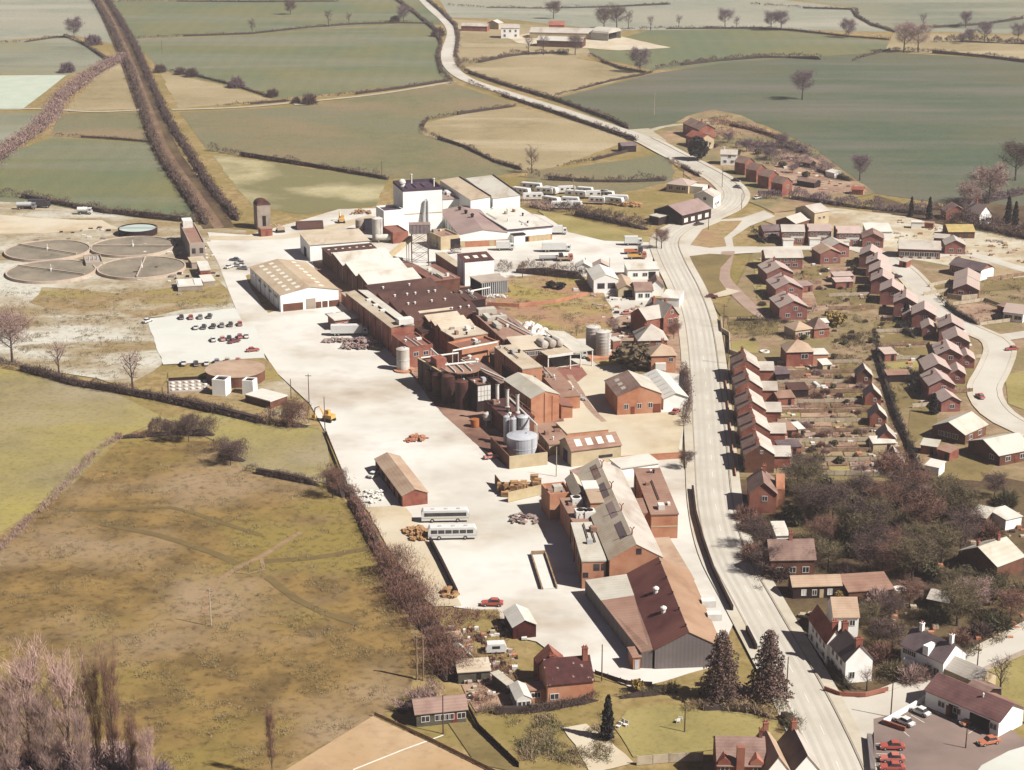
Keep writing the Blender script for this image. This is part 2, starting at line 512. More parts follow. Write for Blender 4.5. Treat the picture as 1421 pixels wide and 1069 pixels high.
class Bld:
    """one building: an Empty at its base, walls, roof and what is fixed to them. local x along the front, y away from it"""

    def __init__(self, name, label, cat, A, B, C, h, D=None, W=None, group=None, ctr=None, rz=None, zb=0.0):
        if ctr is None:
            c, rz, w, d = rect(A, B, C, h, D)
            self.W, self.D = W or w, d
        else:
            c, self.W, self.D = ctr, W, D
        self.h, self.zb = h, zb
        self.e = empty(name, label, cat, (c.x, c.y, zb), rz, group)
        if zb:
            self.h = h - zb
        self.kind, self.rise = None, 0
        self.cat = cat
        BLDS.append(self)

    # -------- shells
    def flat(self, wm, rm, over=.15, t=.3, parapet=0.0, open_=False):
        W, D, h = self.W / 2, self.D / 2, self.h
        self.kind, self.rise = 'flat', 0
        mb = MB()
        if parapet:
            k = .35
            mb.box(-W, W, -D, D, -.3, h - parapet)
            mb.box(-W, W, -D, -D + k, h - parapet, h).box(-W, W, D - k, D, h - parapet, h)
            mb.box(-W, -W + k, -D + k, D - k, h - parapet, h).box(W - k, W, -D + k, D - k, h - parapet, h)
            link('wall', mb, wm, self.e)
            link('roof', MB().box(-W + k + .01, W - k - .01, -D + k + .01, D - k - .01, h - parapet - .1, h - parapet + .06), rm, self.e)
            self.top = h - parapet + .06
        else:
            link('wall', mb.box(-W, W, -D, D, -.3, h), wm, self.e)
            link('roof', MB().box(-W - over, W + over, -D - over, D + over, h - .02, h + t), rm, self.e)
            self.top = h + t
        return self

    def gable(self, wm, rm, rise, ridge='v', over=.35, t=.14, rm2=None, shift=0.0):
        """ridge 'v' runs away from the front (gable in front), 'u' runs along the front"""
        W, D, h = self.W / 2, self.D / 2, self.h
        self.kind, self.rise, self.shift = ridge, rise, shift
        S, T, ax = (W, D, 'y') if ridge == 'v' else (D, W, 'x')
        link('wall', MB().prism([(-S, -.3), (S, -.3), (S, h), (shift * S, h + rise), (-S, h)], -T, T, ax), wm, self.e)
        s0 = shift * S
        ov = .3

        def side(sg):
            e = sg * S
            run = e - s0
            k = 1 + ov / abs(run)
            ex, ez = s0 + run * k, h + rise - rise * k
            P = lambda s, q, z: (s, q, z) if ax == 'y' else (q, s, z)
            q = [P(s0, -T - over, h + rise + t), P(ex, -T - over, ez + t), P(ex, T + over, ez + t), P(s0, T + over, h + rise + t)]
            return q
        if rm2:
            link('roof', MB().slab(side(-1), t - .02), rm, self.e)
            link('roof', MB().slab(side(1), t - .02), rm2, self.e)
        else:
            link('roof', MB().slab(side(-1), t - .02).slab(side(1), t - .02), rm, self.e)
        self.t = t
        return self

    def hip(self, wm, rm, rise, over=.4):
        W, D, h = self.W / 2, self.D / 2, self.h
        self.kind, self.rise = 'hip', rise
        link('wall', MB().box(-W, W, -D, D, -.3, h), wm, self.e)
        w, d, z = W + over, D + over, h
        r = max(0, w - d)
        q = max(0, d - w)
        a, b = (-r, -q, z + rise), (r, q, z + rise)
        c = [(-w, -d, z), (w, -d, z), (w, d, z), (-w, d, z)]
        mb = MB()
        if r >= q:
            mb.poly([c[0], c[1], b, a]).poly([c[1], c[2], b]).poly([c[2], c[3], a, b]).poly([c[3], c[0], a])
        else:
            mb.poly([c[0], c[1], a]).poly([c[1], c[2], b, a]).poly([c[2], c[3], b]).poly([c[3], c[0], a, b])
        mb.poly([c[3], c[2], c[1], c[0]])
        link('roof', mb, rm, self.e)
        return self

    def mono(self, wm, rm, rise, high='B', over=.25, t=.16):
        """single slope; high side B, F, L or R"""
        W, D, h = self.W / 2, self.D / 2, self.h
        self.kind, self.rise = 'mono' + high, rise
        z = {'B': (0, 0, 1, 1), 'F': (1, 1, 0, 0), 'L': (1, 0, 0, 1), 'R': (0, 1, 1, 0)}[high]
        c = [(-W, -D), (W, -D), (W, D), (-W, D)]
        mb = MB()
        n = 0
        mb.v = [(x, y, -.3) for x, y in c] + [(x, y, h + rise * k) for (x, y), k in zip(c, z)]
        mb.f = [(0, 1, 5, 4), (1, 2, 6, 5), (2, 3, 7, 6), (3, 0, 4, 7), (4, 5, 6, 7), (3, 2, 1, 0)]
        link('wall', mb, wm, self.e)
        o = over
        c2 = [(-W - o, -D - o), (W + o, -D - o), (W + o, D + o), (-W - o, D + o)]
        link('roof', MB().slab([(x, y, h + rise * k + t) for (x, y), k in zip(c2, z)], t - .02), rm, self.e)
        return self

    def saw(self, wm, rm, n, rise, axis='y', lean=.82):
        """n bays one behind the other; each roof climbs towards the back and drops steeply"""
        W, D, h = self.W / 2, self.D / 2, self.h
        self.kind, self.rise = 'saw', rise
        p = 2 * D / n
        prof = [(-D, -.3), (D, -.3)]
        top = []
        for k in range(n):
            y0 = -D + k * p
            top += [(y0, h), (y0 + p * lean, h + rise)]
        top.append((D, h))
        prof += list(reversed(top))
        # wall: extruded outline, a hair lower than the sheets
        link('wall', MB().prism([(y, z - .03) for y, z in prof], -W, W, 'x'), wm, self.e)
        for k in range(n):
            y0 = -D + k * p
            a = (y0 - .05, h + .12)
            b = (y0 + p * lean, h + rise + .12)
            c = (y0 + p, h + .12)
            mb = MB().slab([(-W - .25, a[0], a[1]), (W + .25, a[0], a[1]), (W + .25, b[0], b[1]), (-W - .25, b[0], b[1])], .13)
            link('roof', mb, rm, self.e)
            if k:
                link('valley_gutter', MB().box(-W - .2, W + .2, y0 - .35, y0 + .3, h + .1, h + .22), M_doordark, self.e)
        self.bays = (p, lean)
        return self

    # -------- fittings
    def roof_z(self, x, y):
        W, D, h, r = self.W / 2, self.D / 2, self.h, self.rise
        k = self.kind
        if k == 'flat':
            return self.top
        if k == 'v':
            s = self.shift * W
            return h + r * (1 - abs(x - s) / abs((W if x > s else -W) - s)) + self.t
        if k == 'u':
            s = self.shift * D
            return h + r * (1 - abs(y - s) / abs((D if y > s else -D) - s)) + self.t
        if k == 'hip':
            return h + r * min(1, min(W - abs(x), D - abs(y)) / min(W, D))
        if k.startswith('mono'):
            f = {'B': (y + D) / (2 * D), 'F': (D - y) / (2 * D), 'L': (W - x) / (2 * W), 'R': (x + W) / (2 * W)}[k[4]]
            return h + r * f + .16
        if k == 'saw':
            p, lean = self.bays
            q = ((y + D) % p) / p
            return h + r * min(1, q / lean) + .12

    def lights(self, spots, w=1.0, l=2.0, m=None, name='rooflight'):
        """rooflights lying on the slope, spots in local x,y"""
        for x, y in spots:
            q = [(x + a * w / 2, y + b * l / 2, 0) for a, b in ((-1, -1), (1, -1), (1, 1), (-1, 1))]
            q = [(a, b, self.roof_z(a, b) + .05) for a, b, _ in q]
            link(name, MB().slab(q, .12), m or T_lit, self.e)
        return self

    def wins(self, face, us, z, w=1.2, h=1.2, n=2, framed=True, fm=None, gm=None):
        W, D = self.W / 2, self.D / 2
        for u in us:
            x, y = {'F': (u * W, -D), 'B': (u * W, D), 'L': (-W, u * D), 'R': (W, u * D)}[face]
            window(self.e, x, y, z, w, h, face, n, framed, fm, gm)
        return self

    def door(self, face, u, w=1.0, h=2.1, m=None, z=0, name='door'):
        W, D = self.W / 2, self.D / 2
        x, y = {'F': (u * W, -D), 'B': (u * W, D), 'L': (-W, u * D), 'R': (W, u * D)}[face]
        rz = {'F': 0, 'B': PI, 'L': -PI / 2, 'R': PI / 2}[face]
        link(name, MB().box(-w / 2, w / 2, -.07, .04, z + .01, z + h), m or M_door, self.e, (x, y, 0), rz)
        return self

    def chimney(self, x, y, up=1.6, s=.8, s2=None, m=None, pots=2, base=1.2):
        z = self.roof_z(x, y)
        s2 = s2 or s
        mb = MB().box(-s / 2, s / 2, -s2 / 2, s2 / 2, -base, up).box(-s / 2 - .08, s / 2 + .08, -s2 / 2 - .08, s2 / 2 + .08, up, up + .18)
        c = link('chimney', mb, m or W_brick, self.e, (x, y, z))
        for k in range(pots):
            q = (k - (pots - 1) / 2) * .5
            px, py = (q, 0) if s >= s2 else (0, q)
            link('chimney_pot', cached('pot', lambda: MB().lathe([(.15, 0), (.12, .5)], 8).mesh('chimney_pot')), R_red, c, (px, py, up + .18))
        return self

    def vent(self, x, y, hh=1.0, r=.4, m=None, name='roof_vent'):
        z = self.roof_z(x, y)
        link(name, MB().lathe([(r * .8, -.5), (r * .8, hh * .6), (r * 1.2, hh * .6), (r * 1.1, hh * .8), (r * .3, hh)], 10), m or M_frame, self.e, (x, y, z))
        return self

    def add(self, name, mb, m):
        return link(name, mb, m, self.e)

    def fascia(self, m, hh=.5, faces='F'):
        W, D, h = self.W / 2, self.D / 2, self.h
        if 'F' in faces:
            self.add('fascia', MB().box(-W - .2, W + .2, -D - .24, -D - .17, h - hh, h + .34), m)
        return self


_house_cache = {}


def house(name, label, cat, px, py, W, D, h, rise, rz, wm, rm, group=None, ridge='v', chim=0, chm=None, wingd=0, front='two', rm2=None):
    """a small house: px,py is the photo point of the middle of its front wall's foot"""
    p = at(px, py)
    ctr = p + Vector((-math.sin(rz), math.cos(rz), 0)) * D / 2
    b = Bld(name, label, cat, None, None, None, h, D, W, group, ctr, rz)
    b.gable(wm, rm, rise, ridge, rm2=rm2)
    if front == 'two':
        b.wins('F', (-.45, .45), 1.0, 1.3, 1.2).wins('F', (.1,), 3.4, 1.2, 1.1)
        b.door('R', .2)
    elif front == 'one':
        b.wins('F', (-.4, .45), .9, 1.4, 1.2)
        b.door('R', 0)
    elif front == 'gable':
        b.wins('F', (.12,), 3.2 if h > 4 else .9, 1.2, 1.2)
        b.wins('R', (-.5, .4), 1.0, 1.3, 1.2, framed=False)
        b.door('R', 0)
    elif front == 'garage':
        b.door('F', 0, min(2.4, W * .7), 2.0, M_frame, name='garage_door')
    if chim:
        b.chimney(0 if ridge == 'v' else W * .3 * chim, D * .2 if ridge == 'v' else 0, 1.1, .6, .6, chm, 1)
    return b


# ------------------------------------------------------------------ trees, hedges, shrubs
def branchy(height, spread, nl, ntw, twl, tww, seed, upright=.5, trunk=.03, start=.25, pop=False):
    """bare tree: (trunk and limbs mesh, crown mesh of twigs)"""
    rr = random.Random(seed)
    tm, cm = MB(), MB()
    lean = Vector((rr.uniform(-.05, .05), rr.uniform(-.05, .05), 1))
    top = lean * height * .8
    tr = height * trunk
    tm.tube([(0, 0, -.2), lean * height * .18, lean * height * .45, top], [tr, tr * .75, tr * .45, tr * .1], 6)
    tips = []
    for i in range(nl):
        f = start + (0.78 - start) * (i / nl) ** .9
        a = i * 2.4 + rr.uniform(-.4, .4)
        p0 = lean * height * f
        L = spread * (1.0 - .45 * abs(f - .45) / .45) * rr.uniform(.75, 1.12)
        out = Vector((math.cos(a), math.sin(a), 0))
        up = upright * L * rr.uniform(.7, 1.4)
        p1 = p0 + out * L * .5 + Vector((0, 0, up * .55))
        p2 = p0 + out * L + Vector((rr.uniform(-.1, .1) * L, rr.uniform(-.1, .1) * L, up * 1.3))
        tm.tube([p0, p1, p2], [tr * .38, tr * .22, tr * .05], 4)
        tips += [(p0.lerp(p1, .7), .5), (p1, .9), (p1.lerp(p2, .5), 1.0), (p2, .9)]
        for s in (-1, 1):
            q = p1 + (out * .5 + Vector((-out.y, out.x, 0)) * s * .7 + Vector((0, 0, .6))) * L * .42
            tm.tube([p1, q], [tr * .15, tr * .04], 3)
            tips += [(p1.lerp(q, .6), .9), (q, .9)]
    tips += [(top, .8), (lean * height * .7, .8)]
    for k in range(ntw):
        p, w = rr.choice(tips)
        d = (Vector((rr.gauss(0, .35), rr.gauss(0, .35), 1)) if pop else Vector((rr.gauss(0, 1), rr.gauss(0, 1), rr.gauss(.55, .8)))).normalized()
        c = p + Vector((rr.gauss(0, .13), rr.gauss(0, .13), rr.gauss(0, .10))) * spread
        cm.sliver(c, d, twl * rr.uniform(.5, 1.2), tww * rr.uniform(.6, 1.3))
    return tm.mesh('trunk'), cm.mesh('crown')


def shrub_mesh(r, hgt, n, sl, sw, seed):
    rr = random.Random(seed)
    mb = MB()
    for k in range(n):
        while True:
            p = Vector((rr.uniform(-1, 1), rr.uniform(-1, 1), rr.uniform(0, 1)))
            if p.x * p.x + p.y * p.y + (p.z * .9) ** 2 < 1:
                break
        bump = .75 + .4 * noise.noise(p * 2.1 + Vector((seed, 0, 0)))
        q = Vector((p.x * r * bump, p.y * r * bump, p.z * hgt * bump))
        d = (Vector((p.x, p.y, p.z * 1.2 + .35)) + Vector((rr.gauss(0, .5), rr.gauss(0, .5), rr.gauss(0, .5)))).normalized()
        mb.sliver(q, d, sl * rr.uniform(.5, 1.3), sw * rr.uniform(.6, 1.4))
    return mb.mesh('foliage')


def leafy_mesh(r, hgt, n, s, seed, cone=False, z0=.05):
    rr = random.Random(seed)
    mb = MB()
    for k in range(n):
        t = rr.random() ** .8
        a = rr.uniform(0, 2 * PI)
        if cone:
            z = z0 + (1 - z0) * rr.random() ** 1.15
            rad = r * (1 - z) ** .75 * (.72 + .35 * noise.noise(Vector((math.cos(a) * 1.8, math.sin(a) * 1.8, z * 7 + seed)))) * (.55 + .45 * math.sqrt(rr.random())) + r * .05
            rad *= 1.0 + .18 * math.sin(z * 34 + a * 2)
            p = Vector((rad * math.cos(a), rad * math.sin(a), z * hgt))
        else:
            u = Vector((rr.gauss(0, 1), rr.gauss(0, 1), rr.gauss(0, 1))).normalized()
            b = .72 + .45 * noise.noise(u * 2.2 + Vector((seed, seed, 0)))
            q = u * b * (rr.random() ** .35)
            p = Vector((q.x * r, q.y * r, hgt * .5 + q.z * hgt * .5))
        mb.leaf(p, s * rr.uniform(.6, 1.3))
    return mb.mesh('foliage')


PROTO = {}


def build_protos():
    P = PROTO
    for i in range(3):
        P['broad', i] = branchy(12, 5.2, 12, 2800, 1.7, .07, 40 + i, .55)
    for i in range(2):
        P['round', i] = branchy(9, 4.2, 11, 2600, 1.35, .075, 60 + i, .5, .022, .18)
    P['sparse', 0] = branchy(11, 3.6, 12, 420, 1.6, .09, 71, .9)
    P['sparse', 1] = branchy(11, 3.0, 9, 300, 1.5, .09, 72, 1.1)
    for i in range(3):
        P['poplar', i] = branchy(22, 2.3, 16, 3600, 2.2, .032, 80 + i, 2.8, .0085, .10, pop=True)
    for i in range(3):
        P['bush', i] = (None, shrub_mesh(2.4, 2.6, 1300, .9, .10, 90 + i))
    for i in range(2):
        P['ever', i] = (None, leafy_mesh(1.8, 2.8, 900, .30, 95 + i))
    P['cypress', 0] = (None, leafy_mesh(1.5, 8, 1800, .38, 99, True))


def plant(kind, px, py, hgt, label, name='bare_tree', cat='tree', group=None, m=None, wide=1.0, i=None, z=0):
    vs = [k for k in PROTO if k[0] == kind]
    k = vs[rnd.randrange(len(vs))] if i is None else (kind, i)
    tm, cm = PROTO[k]
    base = {'broad': 12, 'round': 9, 'sparse': 11, 'poplar': 22, 'bush': 3.0, 'ever': 2.8, 'cypress': 8}[kind]
    s = hgt / base
    p = at(px, py)
    rz = rnd.uniform(0, 6.28)
    if tm:
        e = empty(name, label, cat, p, rz, group)
        link('trunk', tm, P_stem if kind == 'poplar' else P_bark, e)
        link('crown', cm, m or P_twig, e)
    else:
        e = link(name, cm, m or (P_hedge if kind == 'bush' else P_ever if kind == 'ever' else P_cypress), None, p, rz)
        tag(e, label, cat, group)
    e.scale = (s * wide, s * wide, s)
    return e


def hedge(label, pts, w=1.6, h=1.6, dens=None, m=None, name='hedge', core=True, jitter=.35, smooth=False, gaps=(), group=None, sl=.8, sw=.2, cat='hedge', kind=None):
    """a hedge along photo points: a ragged core with many twigs through and over it"""
    P = [at(*p) for p in pts]
    P = smooth_line(P, 4) if smooth else P
    pymean = sum(p[1] for p in pts) / len(pts)
    px = scale(pymean)
    dens = dens or max(5.0, min(26.0, 3.4 * px))
    k = max(1.0, 3.2 / px)
    if px > 3.6:
        sw, dens = sw * (.6 if px < 5 else .42), dens * (1.8 if px < 5 else 2.3)
    if w >= 5:
        dens *= 1.6
    mb = MB()
    core_pts = []
    total = 0
    for a, b in zip(P, P[1:]):
        L = (b - a).length
        t = (b - a) / max(L, 1e-6)
        nrm = Vector((-t.y, t.x, 0))
        n = int(L * dens * max(1, w * h / 3.2) ** .7)
        for i in range(n):
            f = rnd.random()
            d = total + f * L
            if any(g0 < d < g1 for g0, g1 in gaps):
                continue
            lump = .66 + .75 * noise.noise(Vector((d * .22, len(pts) * 3.7, 1.3))) + .35 * noise.noise(Vector((d * .9, 4.1, 2.2)))
            if lump < .35:
                continue
            z = h * lump * rnd.random() ** .6
            o = rnd.gauss(0, .36) * w * (1.1 - .5 * z / (h * lump + .01))
            p = a + t * f * L + nrm * (o + .25 * w * noise.noise(Vector((d * .12, 7, 3)))) + Vector((0, 0, z))
            dd = (nrm * rnd.gauss(0, .6) + t * rnd.gauss(0, .5) + Vector((0, 0, .65 + .5 * rnd.random()))).normalized()
            mb.sliver(p, dd, sl * k ** .5 * rnd.uniform(.5, 1.2), sw * k * rnd.uniform(.7, 1.3))
        total += L
    o = link(name, mb, m or P_hedge)
    if core:
        cb = MB()
        d = 0
        rows = []
        for a, b in zip(P, P[1:]):
            L = (b - a).length
            t = (b - a) / max(L, 1e-6)
            nrm = Vector((-t.y, t.x, 0))
            for i in range(max(1, int(L / 3))):
                f = i / max(1, int(L / 3))
                dist = d + f * L
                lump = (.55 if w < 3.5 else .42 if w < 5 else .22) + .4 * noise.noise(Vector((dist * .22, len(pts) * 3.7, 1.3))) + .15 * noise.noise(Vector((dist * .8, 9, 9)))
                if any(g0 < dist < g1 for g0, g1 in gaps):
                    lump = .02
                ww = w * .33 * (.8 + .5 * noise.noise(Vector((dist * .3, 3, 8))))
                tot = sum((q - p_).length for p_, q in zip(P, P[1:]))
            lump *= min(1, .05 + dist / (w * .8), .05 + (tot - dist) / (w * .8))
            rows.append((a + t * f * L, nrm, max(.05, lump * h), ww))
            d += L
        rows.append((P[-1], nrm, .05, w * .1))
        for p, nr, z, ww in rows:
            cb.v += [tuple(p - nr * ww), tuple(p - nr * ww * .7 + Vector((0, 0, z))), tuple(p + nr * ww * .7 + Vector((0, 0, z))), tuple(p + nr * ww)]
        for i in range(len(rows) - 1):
            q = i * 4
            for j in range(3):
                cb.f.append((q + j, q + j + 1, q + j + 5, q + j + 4))
        link('stem', cb, P_hedgecore, o)  # dark inner body, added to block light inside the hedge
    return tag(o, label, cat, group, kind)


def fence(label, pts, h=1.5, m=None, name='fence', cat='fence', t=.08, group=None, post=3.0, cap=False):
    P = [at(*p) for p in pts]
    mb = MB()
    for a, b in zip(P, P[1:]):
        L = (b - a).length
        d = (b - a) / L
        nr = Vector((-d.y, d.x, 0)) * t / 2
        q = [a - nr, b - nr, b + nr, a + nr]
        n = len(mb.v)
        mb.v += [(p.x, p.y, 0) for p in q] + [(p.x, p.y, h) for p in q]
        mb.f += [tuple(n + i for i in f) for f in ((0, 1, 5, 4), (1, 2, 6, 5), (2, 3, 7, 6), (3, 0, 4, 7), (4, 5, 6, 7))]
        if post:
            for i in range(int(L / post) + 1):
                c = a + d * min(i * post, L)
                mb.box(c.x - .09, c.x + .09, c.y - .09, c.y + .09, 0, h + .15)
    return tag(link(name, mb, m or M_fence), label, cat, group)


def pole(label, px, py, hgt=8, name='telegraph_pole', cat='pole', m=None, arm=True, group=None, r=.14):
    p = at(px, py)
    e = empty(name, label, cat, p, rnd.uniform(-.3, .3), group)
    link('shaft', MB().lathe([(r, 0), (r * .7, hgt)], 8), m or M_pole, e)
    if arm:
        link('crossarm', MB().box(-.9, .9, -.06, .06, hgt - .7, hgt - .55), m or M_pole, e)
    return e


# ------------------------------------------------------------------ vehicles
PAINT = {}


def paint(name):
    if name not in PAINT:
        c = {'white': C8(232, 232, 224, .76), 'red': (.38, .085, .06), 'rose': (.46, .15, .11), 'dark': (.035, .032, .035), 'grey': (.22, .22, .22), 'black': (.018, .016, .018), 'maroon': (.16, .035, .035),
             'pink': (.52, .22, .18), 'orange': (.44, .15, .075), 'cream': G8(226, 210, 168), 'yellow': (.55, .33, .08), 'green': (.07, .085, .06), 'blue': (.10, .13, .17), 'silver': (.42, .42, .41), 'tan': (.40, .30, .20)}[name]
        PAINT[name] = mat('paint_' + name, c, tuple(x * .93 for x in c), 1.5, rough=.35, spec=.5)
    return PAINT[name]


def wheel_mesh(r, w):
    return cached(('wheel', r, w), lambda: _wheel(r, w))


def _wheel(r, w):
    mb = MB()
    seg = 12
    prof = [(r * .55, -w / 2), (r, -w / 2), (r, w / 2), (r * .55, w / 2)]
    n = 0
    for s, y in prof:
        mb.v += [(s * math.cos(2 * PI * i / seg), y, r + s * math.sin(2 * PI * i / seg)) for i in range(seg)]
    for j in range(3):
        for i in range(seg):
            a, b = j * seg + i, j * seg + (i + 1) % seg
            mb.f.append((a, a + seg, b + seg, b))
    mb.f += [tuple(range(seg)), tuple(reversed(range(3 * seg, 4 * seg)))]
    return mb.mesh('wheel')


def hub_mesh(r, w):
    return cached(('hub', r, w), lambda: MB().prism([(r * .5 * math.cos(2 * PI * i / 8), r + r * .5 * math.sin(2 * PI * i / 8)) for i in range(8)], -w / 2 - .02, w / 2 + .02, 'y').mesh('rim'))


def make_car():
    """saloon, length along x, nose at +x"""
    e = empty('parked_car', 'car', 'car')
    body = [(-2.05, .32), (-2.1, .55), (-2.02, .80), (-1.3, .86), (.62, .86), (1.0, .82), (1.95, .70), (2.08, .52), (2.05, .32)]
    mb = MB()
    rows = []
    for x, z in body:
        rows.append((x, z))
    mb.prism(body, -.74, .74, 'y')
    # slightly narrower shoulders
    mb.v = [(x, y * (1.0 if z < .7 else .96), z) for x, y, z in mb.v]
    link('body', mb, paint('white'), e)
    cab = [(-1.45, .85), (-1.02, 1.33), (.18, 1.35), (.78, .85)]
    g = MB().prism(cab, -.66, .66, 'y')
    g.v = [(x, y * (.84 if z > 1 else 1.0), z) for x, y, z in g.v]
    link('glass', g, M_glass, e)
    rf = MB().prism([(-1.06, 1.325), (-.98, 1.40), (.14, 1.41), (.22, 1.335)], -.57, .57, 'y')
    link('roof', rf, paint('white'), e)
    for x in (-1.25, 1.28):
        for y in (-.70, .70):
            w = link('wheel', wheel_mesh(.30, .18), M_tyre, e, (x, y, 0))
            link('rim', hub_mesh(.30, .18), M_steel, w)
    bu = MB().box(-2.17, -2.07, -.7, .7, .40, .52).box(2.05, 2.15, -.7, .7, .36, .48)
    link('bumper', bu, M_steel, e)
    for y in (-.52, .52):
        link('headlight', MB().box(2.0, 2.09, y - .14, y + .14, .52, .66), M_frame, e)
        link('tail_light', MB().box(-2.11, -2.04, y - .16, y + .16, .58, .70), paint('red'), e)
    return e


def recolour(e, colour):
    for o in e.children:
        if o.name.split('.')[0] in ('body', 'roof', 'cab', 'cargo_box'):
            o.material_slots[0].link = 'OBJECT'
            o.material_slots[0].material = paint(colour)
    return e


CAR = None
_first = [True]


def car(px, py, heading, colour, label, group=None, sc=1.0):
    """heading: photo-plane angle of the nose in degrees, 0 = towards +x, 90 = away"""
    global CAR
    if CAR is None:
        CAR = make_car()
        e = CAR
    else:
        e = copy_tree(CAR)
    p = at(px, py)
    put(e, p, math.radians(heading), label, group, sc)
    if group is None and 'group' in e:
        del e['group']
    return recolour(e, colour)


def lorry(px, py, heading, label, cab='white', box='white', L=7.5, kind='box', name='lorry', cat='lorry', group=None, Hb=2.6, flipcab=False):
    p = at(px, py)
    e = empty(name, label, cat, p, math.radians(heading), group)
    h = L / 2
    link('chassis', MB().box(-h, h, -.45, .45, .55, .85), M_doordark, e)
    cb = MB().prism([(h - 1.7, .6), (h - 1.7, 2.55), (h - .25, 2.6), (h, 1.7), (h + .02, .6)], -1.1, 1.1, 'y')
    link('cab', cb, paint(cab), e)
    link('windscreen', MB().prism([(h - .2, 2.45), (h - .02, 1.72), (h + .05, 1.72), (h - .12, 2.45)], -.95, .95, 'y'), M_glass, e)
    for s in (-1, 1):
        link('side_window', MB().box(h - 1.3, h - .4, s * 1.1 - .03, s * 1.1 + .03, 1.6, 2.3), M_glass, e)
    if kind == 'box':
        link('cargo_box', MB().box(-h, h - 1.85, -1.2, 1.2, .9, .9 + Hb), paint(box), e)
    elif kind == 'tank':
        r = 1.1
        mb = MB().prism([(r * math.cos(2 * PI * i / 16), 2.0 + r * .9 * math.sin(2 * PI * i / 16)) for i in range(16)], -h, h - 1.9, 'y')
        mb.v = [(y, x, z) for x, y, z in mb.v]
        mb.f = [tuple(reversed(f)) for f in mb.f]
        t = link('tank', mb, paint(box), e)
        link('hatch', MB().lathe([(.3, 3.0), (.3, 3.25)], 10, (-.5, 0)), M_steel, t)
    elif kind == 'flat':
        b = MB().box(-h, h - 1.85, -1.2, 1.2, .9, 1.15).box(-h, h - 1.85, -1.2, -1.12, 1.15, 1.6).box(-h, h - 1.85, 1.12, 1.2, 1.15, 1.6).box(-h, -h + .08, -1.1, 1.1, 1.15, 1.6)
        link('flatbed', b, paint(box), e)
    for x in ([h - 1.0, -h + 1.3] + ([-h + 2.5] if L > 9 else [])):
        for y in (-.95, .95):
            w = link('wheel', wheel_mesh(.5, .3), M_tyre, e, (x, y, 0))
            link('rim', hub_mesh(.5, .3), M_steel, w)
    return e


def tank(name, label, cat, px, py, r, h, m, dome=.3, rings=0, z0=0, group=None, rim=False, seg=24, ladder=False, cap_m=None):
    """upright cylinder, px,py = photo point of the middle of its foot"""
    p = at(px, py, z0)
    e = empty(name, label, cat, p, 0, group)
    prof = [(r, 0)]
    for k in range(rings):
        z = h * (k + 1) / (rings + 1)
        prof += [(r, z - .10), (r + .07, z - .07), (r + .07, z + .07), (r, z + .10)]
    prof += [(r, h)]
    o = link('shell', MB().lathe(prof, seg), m, e)
    if dome:
        link('lid', MB().lathe([(r + .06, h - .05), (r + .06, h + .04), (r * .6, h + dome * .7), (.15, h + dome)], seg), cap_m or m, e)
        link('manhole', MB().lathe([(.3, h + dome * .5), (.3, h + dome + .25)], 8, (r * .3, 0)), M_steel, e)
    if ladder:
        mb = MB()
        for s in (-.25, .25):
            mb.box(r * .7 + s - .03, r * .7 + s + .03, -r * .8 - .05, -r * .8 + .02, 0, h + .6)
        for k in range(int(h / .5)):
            mb.box(r * .7 - .25, r * .7 + .25, -r * .8 - .04, -r * .8, k * .5 + .3, k * .5 + .36)
        link('ladder', mb, M_steel, e)
    return e
# ------------------------------------------------------------------ ground, fields, roads
g = MB()
gx, gy0, gy1 = 2600, -200, 5200
g.poly([(-gx, gy0, -.36), (gx, gy0, -.36), (gx, gy1, -.36), (-gx, gy1, -.36)])
tag(link('ground', g, F_rough), kind='structure')

S = sheet
F_works2 = mat('bank_grass', G8(192, 168, 116), G8(164, 142, 92), .2, G8(186, 140, 110), .04, fine=(.6, .4), c4=(G8(180, 160, 86), .03, .5, .62))
# far fields, left of the old railway
S('field', [(-80, -40), (128, -30), (150, 20), (172, 55), (165, 62), (100, 48), (-80, 62)], F_haze)
S('field', [(-80, 64), (100, 50), (150, 84), (95, 104), (-80, 101)], F_grey)
S('bleached_field', [(-80, 105), (92, 104), (62, 128), (30, 152), (-80, 153)], F_white, 'patch')
S('field', [(165, 62), (190, 90), (206, 150), (90, 152), (150, 90)], F_tan, wob=2)
S('field', [(-80, 156), (75, 156), (20, 210), (-80, 250)], F_grey)
S('field', [(82, 157), (206, 155), (216, 196), (70, 188)], F_olive)
S('field', [(-80, 260), (5, 215), (70, 190), (216, 198), (245, 245), (275, 305), (120, 290), (-80, 272)], F_green)
# between railway and the far road
S('field', [(140, -40), (545, -40), (600, 12), (612, 34), (560, 32), (350, 47), (180, 54), (150, 3)], F_green)
S('field', [(182, 55), (350, 48), (560, 33), (604, 34), (612, 75), (628, 112), (380, 137), (325, 120), (224, 97)], F_green)
S('field', [(224, 99), (325, 122), (378, 138), (246, 150)], F_tan, wob=2)
S('field', [(250, 156), (420, 147), (632, 116), (718, 146), (592, 166), (584, 183), (735, 236), (640, 250), (540, 246), (400, 226), (288, 208)], F_olive)
S('field', [(590, 170), (655, 155), (722, 148), (862, 186), (870, 196), (770, 232), (730, 236), (586, 186)], F_tan)
S('field', [(296, 214), (400, 228), (540, 250), (520, 285), (420, 296), (352, 286), (330, 262)], F_pale, wob=2)
# between the road and the railway crossing: around the works' back
S('field', [(735, 238), (790, 232), (930, 212), (935, 250), (860, 268), (790, 262), (730, 250)], F_olive, wob=2)
